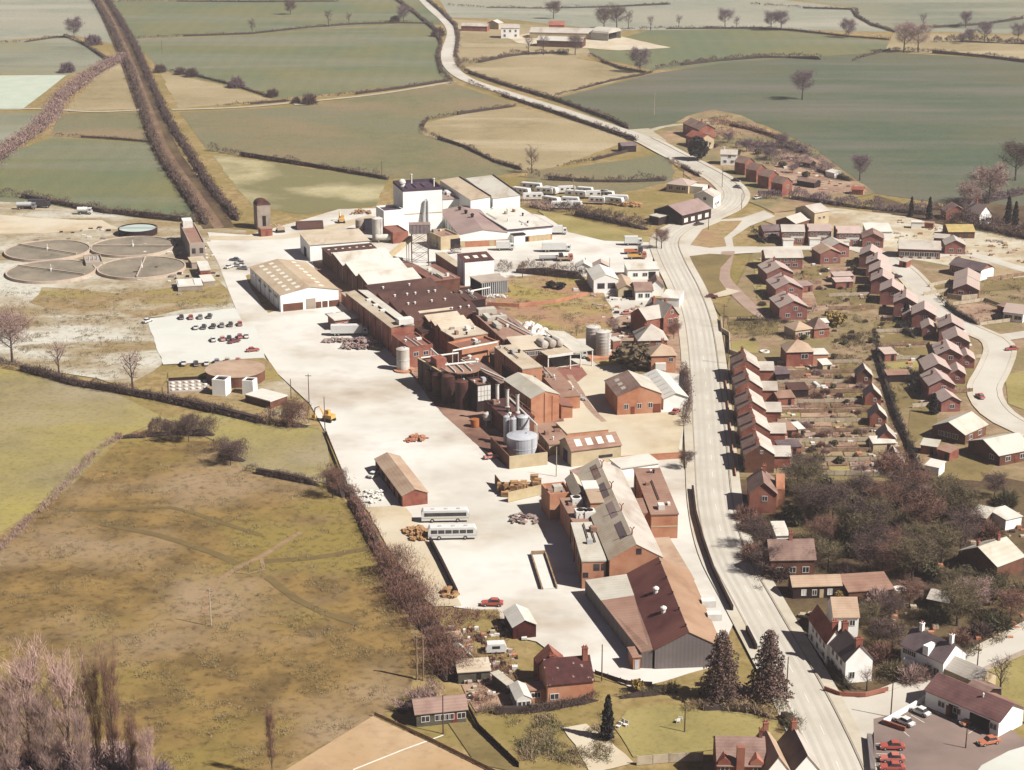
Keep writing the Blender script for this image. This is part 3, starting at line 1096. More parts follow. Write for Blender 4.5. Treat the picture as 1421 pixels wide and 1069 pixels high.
# right of the far road
S('field', [(585, -40), (760, -40), (1190, 12), (1232, 44), (1060, 40), (845, 42), (700, 26), (625, 24)], F_haze)
S('field', [(1192, 11), (770, -45), (1600, -45), (1600, 52), (1300, 44), (1240, 44), (1188, 20)], F_grey)
S('field', [(620, 26), (850, 42), (880, 70), (800, 80), (640, 90), (622, 78), (632, 50)], F_tan, wob=3)
S('field', [(640, 94), (690, 82), (782, 76), (880, 98), (892, 104), (760, 136)], F_tan, wob=2)
S('field', [(815, 66), (900, 42), (1062, 40), (1240, 58), (1230, 72), (1100, 80), (908, 97), (822, 78)], F_green)
S('field', [(1240, 46), (1600, 56), (1600, 92), (1300, 74), (1228, 70)], F_tan)
S('field', [(764, 138), (905, 102), (1010, 86), (1100, 80), (1232, 72), (1330, 78), (1600, 100), (1600, 290), (1330, 285), (1215, 268), (1130, 205), (1060, 172), (985, 156), (930, 172), (880, 182)], F_dark)
# lower left
S('field', [(-80, 500), (10, 512), (160, 545), (232, 580), (165, 606), (90, 680), (-80, 790)], F_bright)
S('field', [(228, 580), (310, 570), (440, 592), (452, 602), (462, 672), (340, 648), (300, 612)], F_bright, 'patch')
S('meadow', [(-80, 795), (90, 682), (168, 608), (300, 612), (342, 650), (470, 682), (490, 710), (545, 800), (580, 905), (570, 955), (540, 985), (395, 1062), (350, 1130), (-80, 1130)], F_lower)
M_worn = mat('worn_earth', G8(178, 148, 112), G8(158, 130, 94), .4)
M_ditch = mat('olive_furrow', G8(132, 112, 68), G8(120, 102, 62), .2)  # darker olive for the drainage lines
ribbon('worn_path', [(284, 850), (286, 828), (300, 808), (322, 792), (340, 782), (362, 772), (400, 748), (418, 738)], 1.5, M_worn, 'patch')
ribbon('worn_path', [(322, 792), (345, 795), (366, 790), (362, 772)], 1.0, M_worn, 'patch')
ribbon('furrow', [(78, 708), (160, 706), (240, 704), (300, 722), (362, 742)], 1.6, M_ditch, 'patch')
ribbon('furrow', [(140, 726), (220, 742), (300, 768), (330, 782)], 2.2, M_ditch, 'patch')
ribbon('furrow', [(366, 778), (430, 774), (500, 762), (540, 752)], 2.2, M_ditch, 'patch')
ribbon('furrow', [(372, 800), (410, 830), (450, 850), (500, 866)], 2.0, M_ditch, 'patch')
S('sports_court', [(385, 1075), (518, 993), (720, 1085), (640, 1130), (380, 1130)], M_court, 'plot')
ribbon('court_line', [(490, 1068), (560, 1040), (615, 1020)], .35, M_mark, 'pave')
# sewage works and rough ground left of the yard
S('works_ground', [(-80, 272), (60, 284), (190, 302), (275, 312), (340, 320), (330, 352), (312, 375), (322, 405), (330, 430), (205, 440), (225, 505), (180, 535), (60, 512), (-80, 490)], F_works, 'patch', wob=2)
S('rough_grass', [(60, 398), (170, 408), (300, 388), (325, 412), (318, 425), (250, 430), (200, 440), (100, 436), (40, 420)], F_works3, 'yard', wob=3)
S('works_gravel', [(-40, 296), (140, 306), (170, 318), (-40, 326)], M_drive, 'yard', wob=3)
# industrial yard
S('yard', [(288, 322), (345, 326), (420, 305), (470, 290), (545, 288), (700, 290), (760, 300), (860, 322), (908, 330), (905, 372), (905, 420), (948, 520), (950, 570), (945, 640), (962, 680), (985, 780), (1020, 860), (990, 925), (930, 948), (880, 955), (832, 935), (765, 905), (745, 890), (700, 880), (690, 850), (630, 842), (600, 790), (560, 745), (508, 705), (488, 690), (470, 640), (452, 600), (430, 560), (382, 515), (330, 430), (308, 380)], M_yard, 'yard')
S('car_park', [(204, 442), (326, 428), (348, 445), (372, 500), (330, 500), (226, 506)], M_park, 'plot', wob=1.2)
S('works_floor', [(452, 402), (436, 372), (432, 352), (520, 345), (590, 372), (600, 388), (690, 380), (700, 436), (758, 488), (770, 512), (782, 560), (790, 600), (758, 640), (706, 650), (650, 606), (612, 572), (566, 515), (520, 462)], mat('stained_shaded_floor', G8(150, 112, 92), G8(118, 84, 70), .25, G8(186, 150, 126), .05), 'plot', wob=.6)  # brown stained ground; shade in the gaps is put into its tone too
ribbon('works_road', [(300, 335), (318, 365), (330, 395), (345, 430), (358, 452)], 8, M_yard, 'pave')
ribbon('works_road', [(290, 330), (350, 330), (420, 325), (520, 300)], 7, M_drive, 'pave')
S('rough_verge', [(335, 384), (346, 380), (388, 430), (372, 434)], F_rough, 'plot', wob=.6)
S('tank_mound', [(232, 516), (300, 500), (370, 496), (388, 520), (424, 560), (430, 590), (380, 585), (300, 560), (225, 548)], F_works3, 'plot', wob=2)
S('track', [(505, 704), (560, 700), (590, 740), (640, 840), (600, 842), (560, 790)], M_drive, 'plot', wob=1)
S('rubble_verge', [(610, 842), (690, 845), (705, 880), (745, 905), (700, 945), (640, 940), (600, 880)], F_rough, 'plot', wob=2)
S('works_grass', [(690, 386), (760, 380), (830, 385), (838, 410), (850, 430), (856, 455), (815, 470), (775, 471), (745, 458), (712, 440), (688, 424)], F_works2, 'plot', wob=1)
S('villa_garden', [(856, 440), (900, 428), (950, 440), (950, 520), (905, 515), (862, 512), (846, 480)], M_plot, 'plot', wob=.8)
S('villa_garden', [(858, 500), (880, 484), (925, 500), (930, 516), (880, 520)], M_lawn2, 'pave', wob=.5)
S('works_grass', [(745, 292), (790, 300), (902, 330), (900, 336), (840, 334), (790, 322)], M_lawn, 'plot', wob=1)
S('brick_yard', [(755, 512), (815, 505), (850, 520), (845, 548), (862, 575), (950, 570), (945, 632), (860, 640), (790, 605), (775, 560)], M_drive, 'plot', wob=1)
S('wet_patch', [(768, 512), (806, 506), (815, 520), (800, 530), (775, 526)], mat('wet_yard', G8(150, 96, 82), G8(170, 116, 98), .6), 'pave', wob=1)
ribbon('drain_stain', [(790, 520), (806, 545), (818, 565), (838, 585)], 1.8, mat('stained_concrete', G8(190, 160, 136), G8(170, 140, 118), .5), 'pave')
S('yard_grass', [(822, 498), (858, 494), (858, 506), (832, 508)], M_lawn, 'pave', wob=.5)
# old railway cutting
rail = [(118, -35), (146, 12), (166, 52), (182, 88), (196, 125), (212, 165), (228, 205), (250, 240), (276, 275), (304, 316)]
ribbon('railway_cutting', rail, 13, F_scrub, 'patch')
ribbon('cutting_floor', rail, 4.2, mat('cutting_floor', G8(160, 130, 102), G8(136, 108, 84), .3, G8(120, 96, 72), .06), 'yard')
for pts, w in (([(-40, 152), (60, 151), (130, 155), (206, 152)], 3.5), ([(238, 152), (330, 149), (400, 143), (520, 131), (632, 113)], 4.0)):
    ribbon('lane', pts, w, M_lane, 'pave')
S('lane_layby', [(405, 140), (425, 136), (436, 142), (424, 146), (408, 146)], M_lane, 'pave', wob=1)

# village ground under estate and terraces
S('village_ground', [(1000, 440), (1045, 350), (1080, 300), (1210, 300), (1440, 330), (1520, 420), (1520, 700), (1280, 668), (1020, 662), (1012, 520)], M_estate, 'patch')
S('building_site', [(1075, 296), (1150, 288), (1230, 296), (1330, 316), (1480, 345), (1480, 400), (1390, 392), (1340, 372), (1222, 352), (1060, 306)], M_build_site, 'yard', wob=2)
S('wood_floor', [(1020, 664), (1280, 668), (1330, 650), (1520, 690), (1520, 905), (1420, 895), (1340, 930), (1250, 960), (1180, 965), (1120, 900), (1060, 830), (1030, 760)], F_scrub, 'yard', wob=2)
S('village_ground', [(900, 196), (925, 178), (955, 160), (990, 152), (1030, 160), (1075, 184), (1130, 206), (1175, 240), (1215, 268), (1075, 296), (1030, 275), (960, 250)], mat('tan_bank', G8(200, 168, 128), G8(170, 146, 100), .2, G8(136, 130, 84), .03, mask2=(.42, .58), fine=(.6, .4), c4=(G8(160, 124, 104), .05, .52, .64)), 'yard', wob=1)
S('allotments', [(1085, 212), (1120, 214), (1170, 244), (1205, 266), (1120, 272), (1060, 262)], M_plot, 'plot', wob=1)
S('bottom_gardens', [(640, 950), (760, 990), (880, 955), (990, 925), (1060, 960), (1090, 985), (1150, 1130), (700, 1130), (560, 1005)], F_rough, 'yard', wob=1)
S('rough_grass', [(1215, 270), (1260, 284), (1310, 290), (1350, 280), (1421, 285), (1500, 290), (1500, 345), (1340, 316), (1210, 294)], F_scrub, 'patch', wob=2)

main_road = [(560, -30), (596, 8), (618, 28), (628, 45), (621, 72), (625, 92), (648, 110), (700, 128), (780, 153), (850, 177), (892, 192), (935, 214), (978, 236), (1006, 253), (1019, 270), (1008, 288), (972, 305), (940, 319), (926, 336), (934, 362), (952, 398), (966, 436), (974, 478), (980, 540), (986, 620), (993, 700), (1010, 768), (1042, 828), (1082, 900), (1116, 962), (1148, 1028), (1172, 1085), (1200, 1160)]
ML = smooth_line([at(*p) for p in main_road])
i0 = min(range(len(ML)), key=lambda i: (ML[i] - at(892, 192)).length)
ribbon('main_road', ML, 8.4, M_road, 'road', raw=True)
for sd in (-1, 1):
    ribbon('footway', ML[i0:], 2.4, M_roadside, -.02, off=sd * 5.75, raw=True, height=.12)
    ribbon('kerb', ML[i0:], .25, M_kerb, -.02, off=sd * 4.35, raw=True, height=.13)
# worn centre line as dashes
d = 0
for a, b in zip(ML[i0:], ML[i0 + 1:]):
    d += 1
    if d % 2 == 0:
        ribbon('road_marking', [a, a.lerp(b, .6)], .16, M_mark, 'mark', raw=True)
M_wheel = mat('wheel_worn_asphalt', G8(215, 208, 190), G8(206, 198, 180), .1)
for o_ in (-2.9, -1.3, 1.3, 2.9):
    ribbon('wheel_track', ML[i0 - 20:], .8, M_wheel, -.024, off=o_, raw=True)
i1 = min(range(len(ML)), key=lambda i: (ML[i] - at(1116, 962)).length)
for sd in (-1,):
    ribbon('road_marking', ML[i1 - 8:i1 + 6], .14, M_mark, 'mark', off=sd * 3.9, raw=True)

S('road_junction', [(940, 326), (985, 306), (1030, 302), (1060, 292), (1076, 300), (1040, 314), (1016, 330), (1018, 342), (1050, 342), (1060, 350), (955, 356), (945, 350)], M_road, 'pave')
S('grass_island', [(958, 340), (975, 318), (1000, 307), (1030, 306), (1020, 318), (1005, 330), (1008, 342), (985, 344)], F_works2, -.02)
S('grass_triangle', [(953, 356), (985, 352), (1016, 354), (1000, 372), (998, 388), (1008, 402), (984, 410), (968, 384)], M_lawn2, -.02)
ribbon('estate_lane', [(1012, 345), (1006, 365), (1004, 385), (1018, 402), (1040, 424), (1062, 440)], 5, M_pinkpath, 'road')
ribbon('estate_lane', [(975, 412), (1000, 408), (1018, 402)], 6, M_drive, 'road')
ribbon('estate_road', [(945, 348), (1010, 346), (1060, 345), (1130, 344), (1185, 345), (1218, 353)], 6, M_road, 'road')
est = [(1200, 347), (1222, 354), (1252, 373), (1272, 393), (1290, 416), (1317, 440), (1348, 457), (1378, 470), (1388, 486), (1378, 514), (1366, 538), (1374, 562), (1400, 584), (1450, 606)]
ribbon('estate_road', est, 7.0, M_road, -.034)
for sd in (-1, 1):
    ribbon('estate_footway', est, 1.6, M_roadside, -.03, off=sd * 4.4, height=.1) if False else None
    P = smooth_line([at(*p) for p in est])
    ribbon('footway', P, 1.6, M_roadside, -.03, off=sd * 4.35, raw=True, height=.1)
ribbon('estate_road', [(1378, 470), (1421, 464), (1500, 452)], 6.5, M_road, -.033)
ribbon('estate_road', [(1215, 350), (1280, 356), (1340, 352), (1421, 374), (1500, 392)], 6, M_road, -.0325)
side = [(1140, 990), (1200, 984), (1250, 972), (1300, 952), (1350, 928), (1421, 892), (1500, 850)]
ribbon('side_road', side, 8, M_road, -.032)
ribbon('footway', side[2:], 1.8, M_roadside, -.03, off=4.9, height=.1)
S('road_apron', [(1090, 925), (1130, 955), (1190, 968), (1240, 965), (1245, 985), (1215, 1010), (1190, 1060), (1160, 1040)], M_road, 'pave')
S('car_park_tarmac', [(1212, 990), (1232, 978), (1290, 962), (1400, 1010), (1440, 1040), (1440, 1130), (1215, 1130)], M_tarmac, 'road')
ribbon('lane', [(880, 190), (920, 176), (955, 172), (985, 170)], 4, M_lane, 'pave')
S('lane', [(872, 180), (900, 178), (925, 195), (915, 205), (885, 192)], M_lane, 'road')
S('farmyard', [(700, 52), (760, 42), (850, 48), (905, 60), (930, 66), (860, 70), (720, 60)], M_drive, 'yard', wob=2)
# estate and terrace gardens
for q, m in (([(1066, 392), (1140, 385), (1150, 430), (1082, 440)], M_plot), ([(1110, 372), (1142, 368), (1150, 384), (1116, 390)], M_lawn2), ([(1128, 404), (1166, 400), (1172, 420), (1134, 424)], M_lawn2), ([(1150, 372), (1182, 370), (1190, 392), (1156, 396)], M_plot),
             ([(1172, 395), (1200, 394), (1206, 406), (1176, 410)], M_lawn2), ([(1178, 412), (1212, 410), (1222, 428), (1184, 432)], M_lawn2), ([(1212, 446), (1242, 444), (1250, 458), (1214, 460)], M_lawn2), ([(1216, 464), (1280, 462), (1284, 476), (1220, 480)], M_lawn2),
             ([(1228, 484), (1290, 482), (1292, 496), (1232, 500)], M_lawn2), ([(1230, 504), (1278, 500), (1280, 516), (1234, 520)], M_lawn), ([(1232, 524), (1262, 522), (1270, 560), (1240, 570)], M_lawn2), ([(1262, 568), (1300, 560), (1300, 590), (1260, 620)], M_lawn2),
             ([(1340, 620), (1390, 634), (1362, 668), (1290, 662)], M_lawn2), ([(1044, 360), (1060, 362), (1064, 385), (1050, 392)], M_lawn), ([(1046, 396), (1070, 394), (1078, 412), (1052, 416)], M_lawn), ([(1048, 424), (1078, 420), (1082, 438), (1046, 440)], M_lawn),
             ([(1008, 442), (1065, 440), (1080, 450), (1080, 464), (1012, 462)], M_lawn2), ([(1014, 474), (1050, 470), (1052, 490), (1016, 488)], M_lawn), ([(990, 420), (1050, 428), (1062, 438), (1000, 440)], M_lawn2), ([(1338, 508), (1356, 506), (1350, 530), (1332, 532)], M_lawn2), ([(1395, 520), (1440, 510), (1450, 580), (1398, 560)], M_lawn), ([(1282, 402), (1310, 396), (1316, 410), (1290, 416)], M_lawn2),
             ([(1370, 390), (1440, 382), (1440, 400), (1362, 404)], M_lawn2), ([(1322, 425), (1370, 420), (1390, 440), (1345, 452)], M_plot)):
    S('garden_plot', q, m, 'plot', wob=.5)
# long strips behind the terrace
rg = random.Random(4)
for i in range(22):
    y0, x, xe = 505 + i * 6.8, 1078, 1196 + i * 3
    while x < xe - 8:
        x2 = min(xe, x + rg.uniform(14, 46))
        S('garden_plot', [(x, y0), (x2, y0 - .6), (x2 + .6, y0 + 5.2), (x + .5, y0 + 6)], rg.choice((M_plot, M_lawn2, M_plot2, M_soil, M_lawn, M_plot, M_pinkpath)), 'plot', wob=.35)
        x = x2 + rg.uniform(.5, 6)
# large lawns by the lower gardens
S('lawn', [(870, 985), (920, 978), (1040, 985), (1085, 1000), (1060, 1030), (985, 1040), (880, 1052), (850, 1010)], M_lawn, 'plot', wob=1)
S('lawn', [(918, 992), (1000, 988), (1040, 1000), (1000, 1030), (940, 1030)], M_lawn2, 'pave', wob=.6)
S('lawn', [(622, 1004), (655, 1002), (730, 1075), (660, 1060)], M_lawn2, 'plot')
S('garden_plot', [(640, 950), (700, 945), (712, 975), (660, 990)], M_plot, 'plot', wob=.8)
S('garden_path', [(785, 1010), (815, 1005), (880, 1060), (820, 1075)], M_drive, 'plot', wob=1)
S('side_field', [(1345, 945), (1440, 895), (1500, 900), (1500, 1010), (1400, 1000)], M_lawn, 'plot', wob=.5)
S('pale_drive', [(1345, 1085), (1362, 1062), (1400, 1042), (1440, 1030), (1440, 1130), (1340, 1130)], M_park, 'mark')
S('forecourt', [(1000, 690), (1008, 690), (1030, 760), (1060, 830), (1020, 860), (985, 780), (965, 690)], M_drive, -.09)
# ------------------------------------------------------------------ the works
# white despatch hall with fawn roof
b = Bld('dispatch_hall', 'wide white clad hall with fawn low roof and white rooflights, beside the works road', 'hall', (389, 410), (471, 403), (344.6, 371), 5.8)
b.gable(W_clad, R_fawn, 1.9, over=.2)
W, D = b.W / 2, b.D / 2
b.lights([(sx * W * k, -D + D * 2 * (i + .7) / 8.4) for sx in (-1,) for k in (.32, .66) for i in range(8)], 1.6, 2.0)
b.lights([(W * .5, -D + D * 2 * (i + .7) / 8.4) for i in range(8)], 1.6, 2.0)
b.door('F', -.58, 7, 2.6, W_brown, name='loading_door').door('F', .03, 3.4, 3.6, W_conc, name='loading_door')
for u in (.3, .52, .75, .93):
    b.door('F', u, 1.9, 2.2, W_brown, name='loading_door')
b.wins('L', (-.7, -.35, 0, .35, .7), 3.6, 3, .9, framed=False)

b = Bld('long_shed', 'long low shed with pale mono-pitch roof, behind the white despatch hall', 'shed', (430, 341), (513, 335), (413, 328), 6.0)
b.mono(W_clad, R_cream, 1.0)
b.door('L', 0, 4, 3.5, M_doordark, name='loading_door')
b = Bld('lean_to_shed', 'narrow maroon roofed bay with small white rooflights between pale shed and white sawtooth', 'shed', (459, 356), (528, 350), (443, 347), 5.2)
b.mono(W_brown, R_maroonx, .6)
W, D = b.W / 2, b.D / 2
b.lights([(-W + 2 * W * (i + .6) / 7, y * D) for i in range(7) for y in (-.4, .4)], .9, .8)
b = Bld('sawtooth_hall', 'factory hall under three broad white sawtooth roof bays', 'factory hall', (514, 399), (588, 391), (460, 356), 5.5)
b.saw(W_brown, R_white, 3, 2.0)  # brown walls: the shade on the white hall's side put into colour
b = Bld('sawtooth_hall', 'factory hall under four dark maroon sawtooth roof bays dotted with small white vents', 'factory hall', (574, 447), (660, 430), (514, 400), 5.5)
b.saw(W_brown, R_maroonx, 4, 1.8)
W, D = b.W / 2, b.D / 2
p = 2 * D / 4
for k, us in ((3, (-.6, .2)), (2, (-.62, -.25, .0, .4, .6)), (1, (-.6, -.4, .1, .5)), (0, (.3, .55, .8))):
    for u in us:
        b.vent(u * W, -D + p * (k + .45), .8, .38)
b = Bld('sawtooth_hall', 'small works hall under four cream sawtooth roof bays', 'factory hall', (614, 459), (655, 451), (584, 436), 5.6)
b.saw(W_brick, R_cream, 4, 1.3)
b = Bld('works_block', 'flat cream roofed brick block just below the cream sawtooth hall', 'works building', (630, 470), (676, 463), (613, 459), 5.6)
b.flat(W_brick, R_cream).vent(1, 0, 1.2, .5).vent(4, 1, 1, .4)
b.wins('F', (-.6, -.1, .4), 3.4, 2, 1.2)
b = Bld('works_block', 'brick block with white edged flat roof above the narrow passage', 'works building', (641, 484), (690, 473), (627, 474), 6.0)
b.flat(W_orange, R_redflat, parapet=.7)
b.add('coping', MB().box(-b.W / 2 - .1, b.W / 2 + .1, -b.D / 2 - .12, -b.D / 2 + .3, b.h, b.h + .25), M_cream)
b = Bld('long_range', 'long twin-roofed range with pale sheets and dark slot, tall brick side to the yard', 'factory building', (543, 456), (570, 449), (482, 407), 8.0)
W, D, h = b.W / 2, b.D / 2, b.h
link('wall', MB().box(-W, W, -D, D, -.3, h), W_brick, b.e)
b.kind, b.top = 'flat', h + .3
link('roof', MB().slab([(-W - .2, -D, h + .3), (-W * .18, -D, h + .8), (-W * .18, D, h + .8), (-W - .2, D, h + .3)], .25), R_cream, b.e)
link('roof', MB().slab([(W * .12, -D, h + .8), (W + .2, -D, h + .3), (W + .2, D, h + .3), (W * .12, D, h + .8)], .25), R_pale, b.e)
link('valley_gutter', MB().box(-W * .16, W * .1, -D, D, h - .1, h + .04), M_doordark, b.e)
for yy in (-.2, .1, .4):
    link('roof_box', MB().box(-1.2, .8, yy * D - .7, yy * D + .7, h, h + 1.1), M_frame, b.e)
link('plant_box', MB().box(-W * .3, W * 1.0, -D + .1, -D + 3.2, h + .75, h + 2.4), M_frame, b.e)
b = Bld('works_block', 'square red brick block at the yard end of the long twin-roofed range', 'works building', (567, 482), (597, 475), (549, 464), 6.6)
b.flat(W_brick, R_redflat, parapet=.6)
b.wins('F', (-.4, .4), 3.5, 1.5, 1.2)
tank('storage_tank', 'squat cream cylinder tank at the brick corner facing the open yard', 'tank', 559.5, 513, 2.0, 6.6, M_tankwhite, .5, 1)
tag(link('tank_plinth', MB().lathe([(3.2, -.2), (3.2, .35)], 20), W_orange, None, at(561, 514)), 'orange brick plinth under the squat cream cylinder tank', 'plinth')
# small office and trailer by the scrap heap
b = Bld('yard_office', 'small brick office with white flat roof beside parked trailers in the yard', 'office', (465, 445), (496, 441), (456, 437), 3.4)
b.flat(W_brick, R_white, over=.4)
b.wins('F', (-.6, 0, .6), 1, 1.6, 1.2)
b = Bld('yard_store', 'flat cream roofed store joining the small office to the brick range', 'store', (497, 441), (520, 437), (485, 433), 3.6)
b.flat(W_brick, R_cream)
# the loading shed's narrow wing beside the dark gully
b = Bld('covered_way', 'narrow cream roofed covered way between the white hall and brick range', 'covered way', (498, 428), (505, 426), (474, 407), 3.6)
b.flat(W_brick, R_fawn)
# spray tower
b = Bld('drying_tower', 'tall white square drying tower with dark sunken roof, highest building of the works', 'tower', (559, 263), (615, 261), (539.5, 251.6), 17.5)
b.flat(W_clad, R_purple, parapet=1.1)
W, D = b.W / 2, b.D / 2
b.add('parapet_band', MB().box(-W - .09, W + .09, -D - .09, -D + .4, 16.5, 17.62).box(-W - .09, -W + .4, -D + .4, D + .09, 16.5, 17.62).box(W - .4, W + .09, -D + .4, D + .09, 16.5, 17.62).box(-W + .4, W - .4, D - .4, D + .09, 16.5, 17.62), R_purple)
b.add('string_course', MB().box(-W - .07, W + .07, -D - .07, -D + .02, 7.1, 7.5), M_cream)
for x in (-.45, 0, .45):
    link('roof_hatch', MB().box(x * W - 1.4, x * W + 1.4, -D * .5, D * .5, 16.3, 16.9), R_purple, b.e)
link('roof_dome', MB().lathe([(1.2, 16.3), (1.2, 17.6), (1.5, 17.8), (1.4, 18.6), (.8, 19.3), (.1, 19.5)], 16, (-W * .72, D * .25)), M_frame, b.e)
link('flue', MB().lathe([(.35, 16.2), (.35, 20.2), (.5, 20.3), (.5, 20.6)], 10, (-W * .15, D * .6)), M_frame, b.e)
link('flue', MB().lathe([(.35, 16.2), (.35, 19.4), (.5, 19.5), (.5, 19.8)], 10, (W * .8, -D * .2)), M_frame, b.e)
dx = W * .12
link('exhaust_duct', MB().tube([(dx - .9, -D - .7, .5), (dx - .9, -D - .7, 6), (dx - .2, -D - .6, 12.5), (dx + .5, -D - .6, 13), (dx + .9, -D - .6, 12.2), (dx + 1.0, -D - .6, 1)], [.9, .8, .5, .4, .35, .35], 8), M_steel, b.e)
b = Bld('tower_annexe', 'lower white block with dark roof leaning on the tall drying tower', 'tower annexe', (532.5, 293), (560, 290.5), (522, 286), 10.2)
b.flat(W_clad, R_purple, parapet=.7)
tank('silo', 'slender white silo standing beside the lower annexe of the drying tower', 'silo', 524, 333, 2.1, 8.6, M_tankwhite, .6, 0, ladder=True)
p = at(532, 336)
e = empty('horizontal_tank', 'white horizontal cylinder tank on cradles at the drying tower foot', 'tank', p, .05)
mb = MB().lathe([(.3, -3.3), (1.1, -3), (1.25, -2.6), (1.25, 2.6), (1.1, 3), (.3, 3.3)], 16)
mb.v = [(z, x, y + 1.9) for x, y, z in mb.v]
link('shell', mb, M_tankwhite, e)
for x in (-1.8, 1.8):
    link('cradle', MB().box(x - .25, x + .25, -1, 1, 0, 1.1), W_conc, e)
b = Bld('pump_house', 'small brick block with brown flat roof below the white annexe', 'pump house', (545, 323), (565, 320), (533, 314), 4.4)
b.flat(W_brick, R_redflat, parapet=.5)
# tall lattice legs carrying a box tank
p = at(583, 364)
e = empty('water_tower', 'grey box water tank raised high on four thin lattice legs', 'water tower', p, .1)
for sx in (-1, 1):
    for sy in (-1, 1):
        link('leg', MB().box(sx * 3.1 - .14, sx * 3.1 + .14, sy * 1.6 - .14, sy * 1.6 + .14, -.3, 11.5), M_pole, e)
br = MB()
for z in (0.5, 4.1, 7.7):
    for sy in (-1.6, 1.6):
        br.tube([(-3.1, sy, z), (3.1, sy, z + 3.5)], .07, 4).tube([(3.1, sy, z), (-3.1, sy, z + 3.5)], .07, 4)
    for sx in (-3.1, 3.1):
        br.tube([(sx, -1.6, z), (sx, 1.6, z + 3.5)], .07, 4)
    br.box(-3.1, 3.1, -1.66, -1.54, z + 3.45, z + 3.6)
link('bracing', br, M_pole, e)
tk = MB().box(-3.9, 3.9, -2.2, 2.2, 11.5, 14.7)
link('tank_body', tk, mat('grey_tank_panels', G8(170, 150, 146), G8(140, 124, 124), .6, lines=('X', 1.2, .25)), e)
for k in range(6):
    link('panel_rib', MB().box(-3.7 + k * 1.48 - .08, -3.7 + k * 1.48 + .08, -2.3, -2.2, 11.5, 14.7), M_steel, e)
link('tank_cover', MB().box(-4, 4, -2.3, 2.3, 14.7, 14.85), R_mauve, e)
# inclined conveyor
p0, p1 = at(540, 357, 4.5), at(570, 332, 8)
e = empty('conveyor', 'cream inclined covered conveyor climbing towards the water tower', 'conveyor', at(540, 362))
L0 = Vector(e.location)
d = (p1 - p0).normalized()
sd = d.cross(Vector((0, 0, 1))).normalized() * .8
q = [p0 - sd - L0, p0 + sd - L0, p1 + sd - L0, p1 - sd - L0]
link('gallery', MB().slab([v + Vector((0, 0, 1.2)) for v in q], 1.6), M_cream, e)
for t in (.12, .85):
    c = p0.lerp(p1, t) - L0
    link('trestle', MB().box(c.x - .5, c.x - .3, c.y - .1, c.y + .1, -.2, c.z).box(c.x + .3, c.x + .5, c.y - .1, c.y + .1, -.2, c.z), M_pole, e)
# office below the tower, with sunken striped roof
b = Bld('boiler_annexe', 'cream fronted flat roofed block with wide dark doorway beneath the tower', 'works building', (611.5, 329), (636, 325), (594.5, 320), 5.2)
b.flat(W_cream, R_rosy, parapet=.6)
b.door('F', .55, 4.2, 3.8, M_doordark, name='doorway')  # dark panel standing for the unlit opening
b.wins('L', (-.5, 0, .5), 1.2, 2, 1.6, framed=False)
# warehouses to the right of the tower
b = Bld('warehouse', 'broad gabled warehouse with mauve roof, white gable and brick plinth', 'warehouse', (637, 326), (702, 320.5), (614, 292), 5.0)
b.gable(W_clad, R_mauve, 1.5, over=.2)
W, D = b.W / 2, b.D / 2
b.add('brick_plinth', MB().box(-W - .05, W + .05, -D - .06, -D + .02, -.3, 2.3), W_orange)
for k in range(3):
    b.vent(-W * .25 + k * .12 * W, D * (.7 - .35 * k), 1.6, .7, W_dark)
b.door('F', -.86, 2, 2.4, M_cream, name='loading_door').door('F', .36, 2, 2.4, M_cream, name='loading_door')
b = Bld('warehouse', 'white flat roofed warehouse with dark roof edge and orange loading bays', 'warehouse', (702.5, 320), (769, 316), (653, 293), 5.2)
b.flat(W_clad, R_white, over=.3, t=.4)
W, D = b.W / 2, b.D / 2
b.add('roof_edge', MB().box(-W - .35, W + .35, -D - .4, -D - .305, b.h - .15, b.h + .42).box(W + .305, W + .4, -D - .4, D + .3, b.h - .15, b.h + .42), R_purple)
b.add('roof_edge', MB().box(-W - .45, -W + .2, -D - .3, D + .3, b.h + .405, b.h + .7), R_purple)
b.add('brick_plinth', MB().box(-W * .2, W + .05, -D - .06, -D + .02, -.3, 2.2), W_orange)
for u in (-.12, .12, .3, .48, .66, .84):
    b.door('F', u, 1.9, 2.0, M_cream if u > .1 else M_doordark, name='loading_door')
b.add('porch', MB().box(-W * .78, -W * .3, -D - 3, -D - .02, -.3, 3.6), W_clad)
b.add('porch_roof', MB().box(-W * .82, -W * .26, -D - 3.3, -D - .02, 3.62, 3.9), M_doordark)
b.vent(-W * .2, D * .9, 1.0, .4)
for (A, B, Cc, lab) in (((653, 278), (681, 276.5), (610, 250.5), 'tall white store with sunlit fawn roof next to the drying tower'), ((684, 276), (721.5, 273.5), (647, 248), 'tall white store with pale roof, outer one of the pair behind warehouses')):
    b = Bld('high_store', lab, 'store', A, B, Cc, 9.6)
    b.mono(W_clad, R_fawn if 'fawn' in lab else R_pale, .7, 'R', over=.2)
    W, D = b.W / 2, b.D / 2
    b.add('roof_edge', MB().box(W + .21, W + .5, -D, D, b.h + .3, b.h + 1.3), R_purple)
b = Bld('link_block', 'low white block with mauve roof between drying tower and tall stores', 'works building', (614, 277.5), (652, 277), (596, 262), 7.0)
b.flat(W_clad, R_mauve, t=.35)
W, D = b.W / 2, b.D / 2
for u in (-.2, .55):
    link('roof_box', MB().box(u * W - 1.2, u * W + 1.2, -D * .4, D * .1, b.h, b.h + 1.4), M_frame, b.e)
b = Bld('cooling_house', 'white box-shaped building with maroon sloping roof and three rooflights beside slatted screen', 'works building', (645, 364.5), (685.5, 361), (635, 356.5), 8.6)
b.mono(W_clad, R_maroon, 1.0, 'B', over=.1)
W, D = b.W / 2, b.D / 2
b.lights([(u * W, 0) for u in (-.6, 0, .6)], 1.6, 2.6)
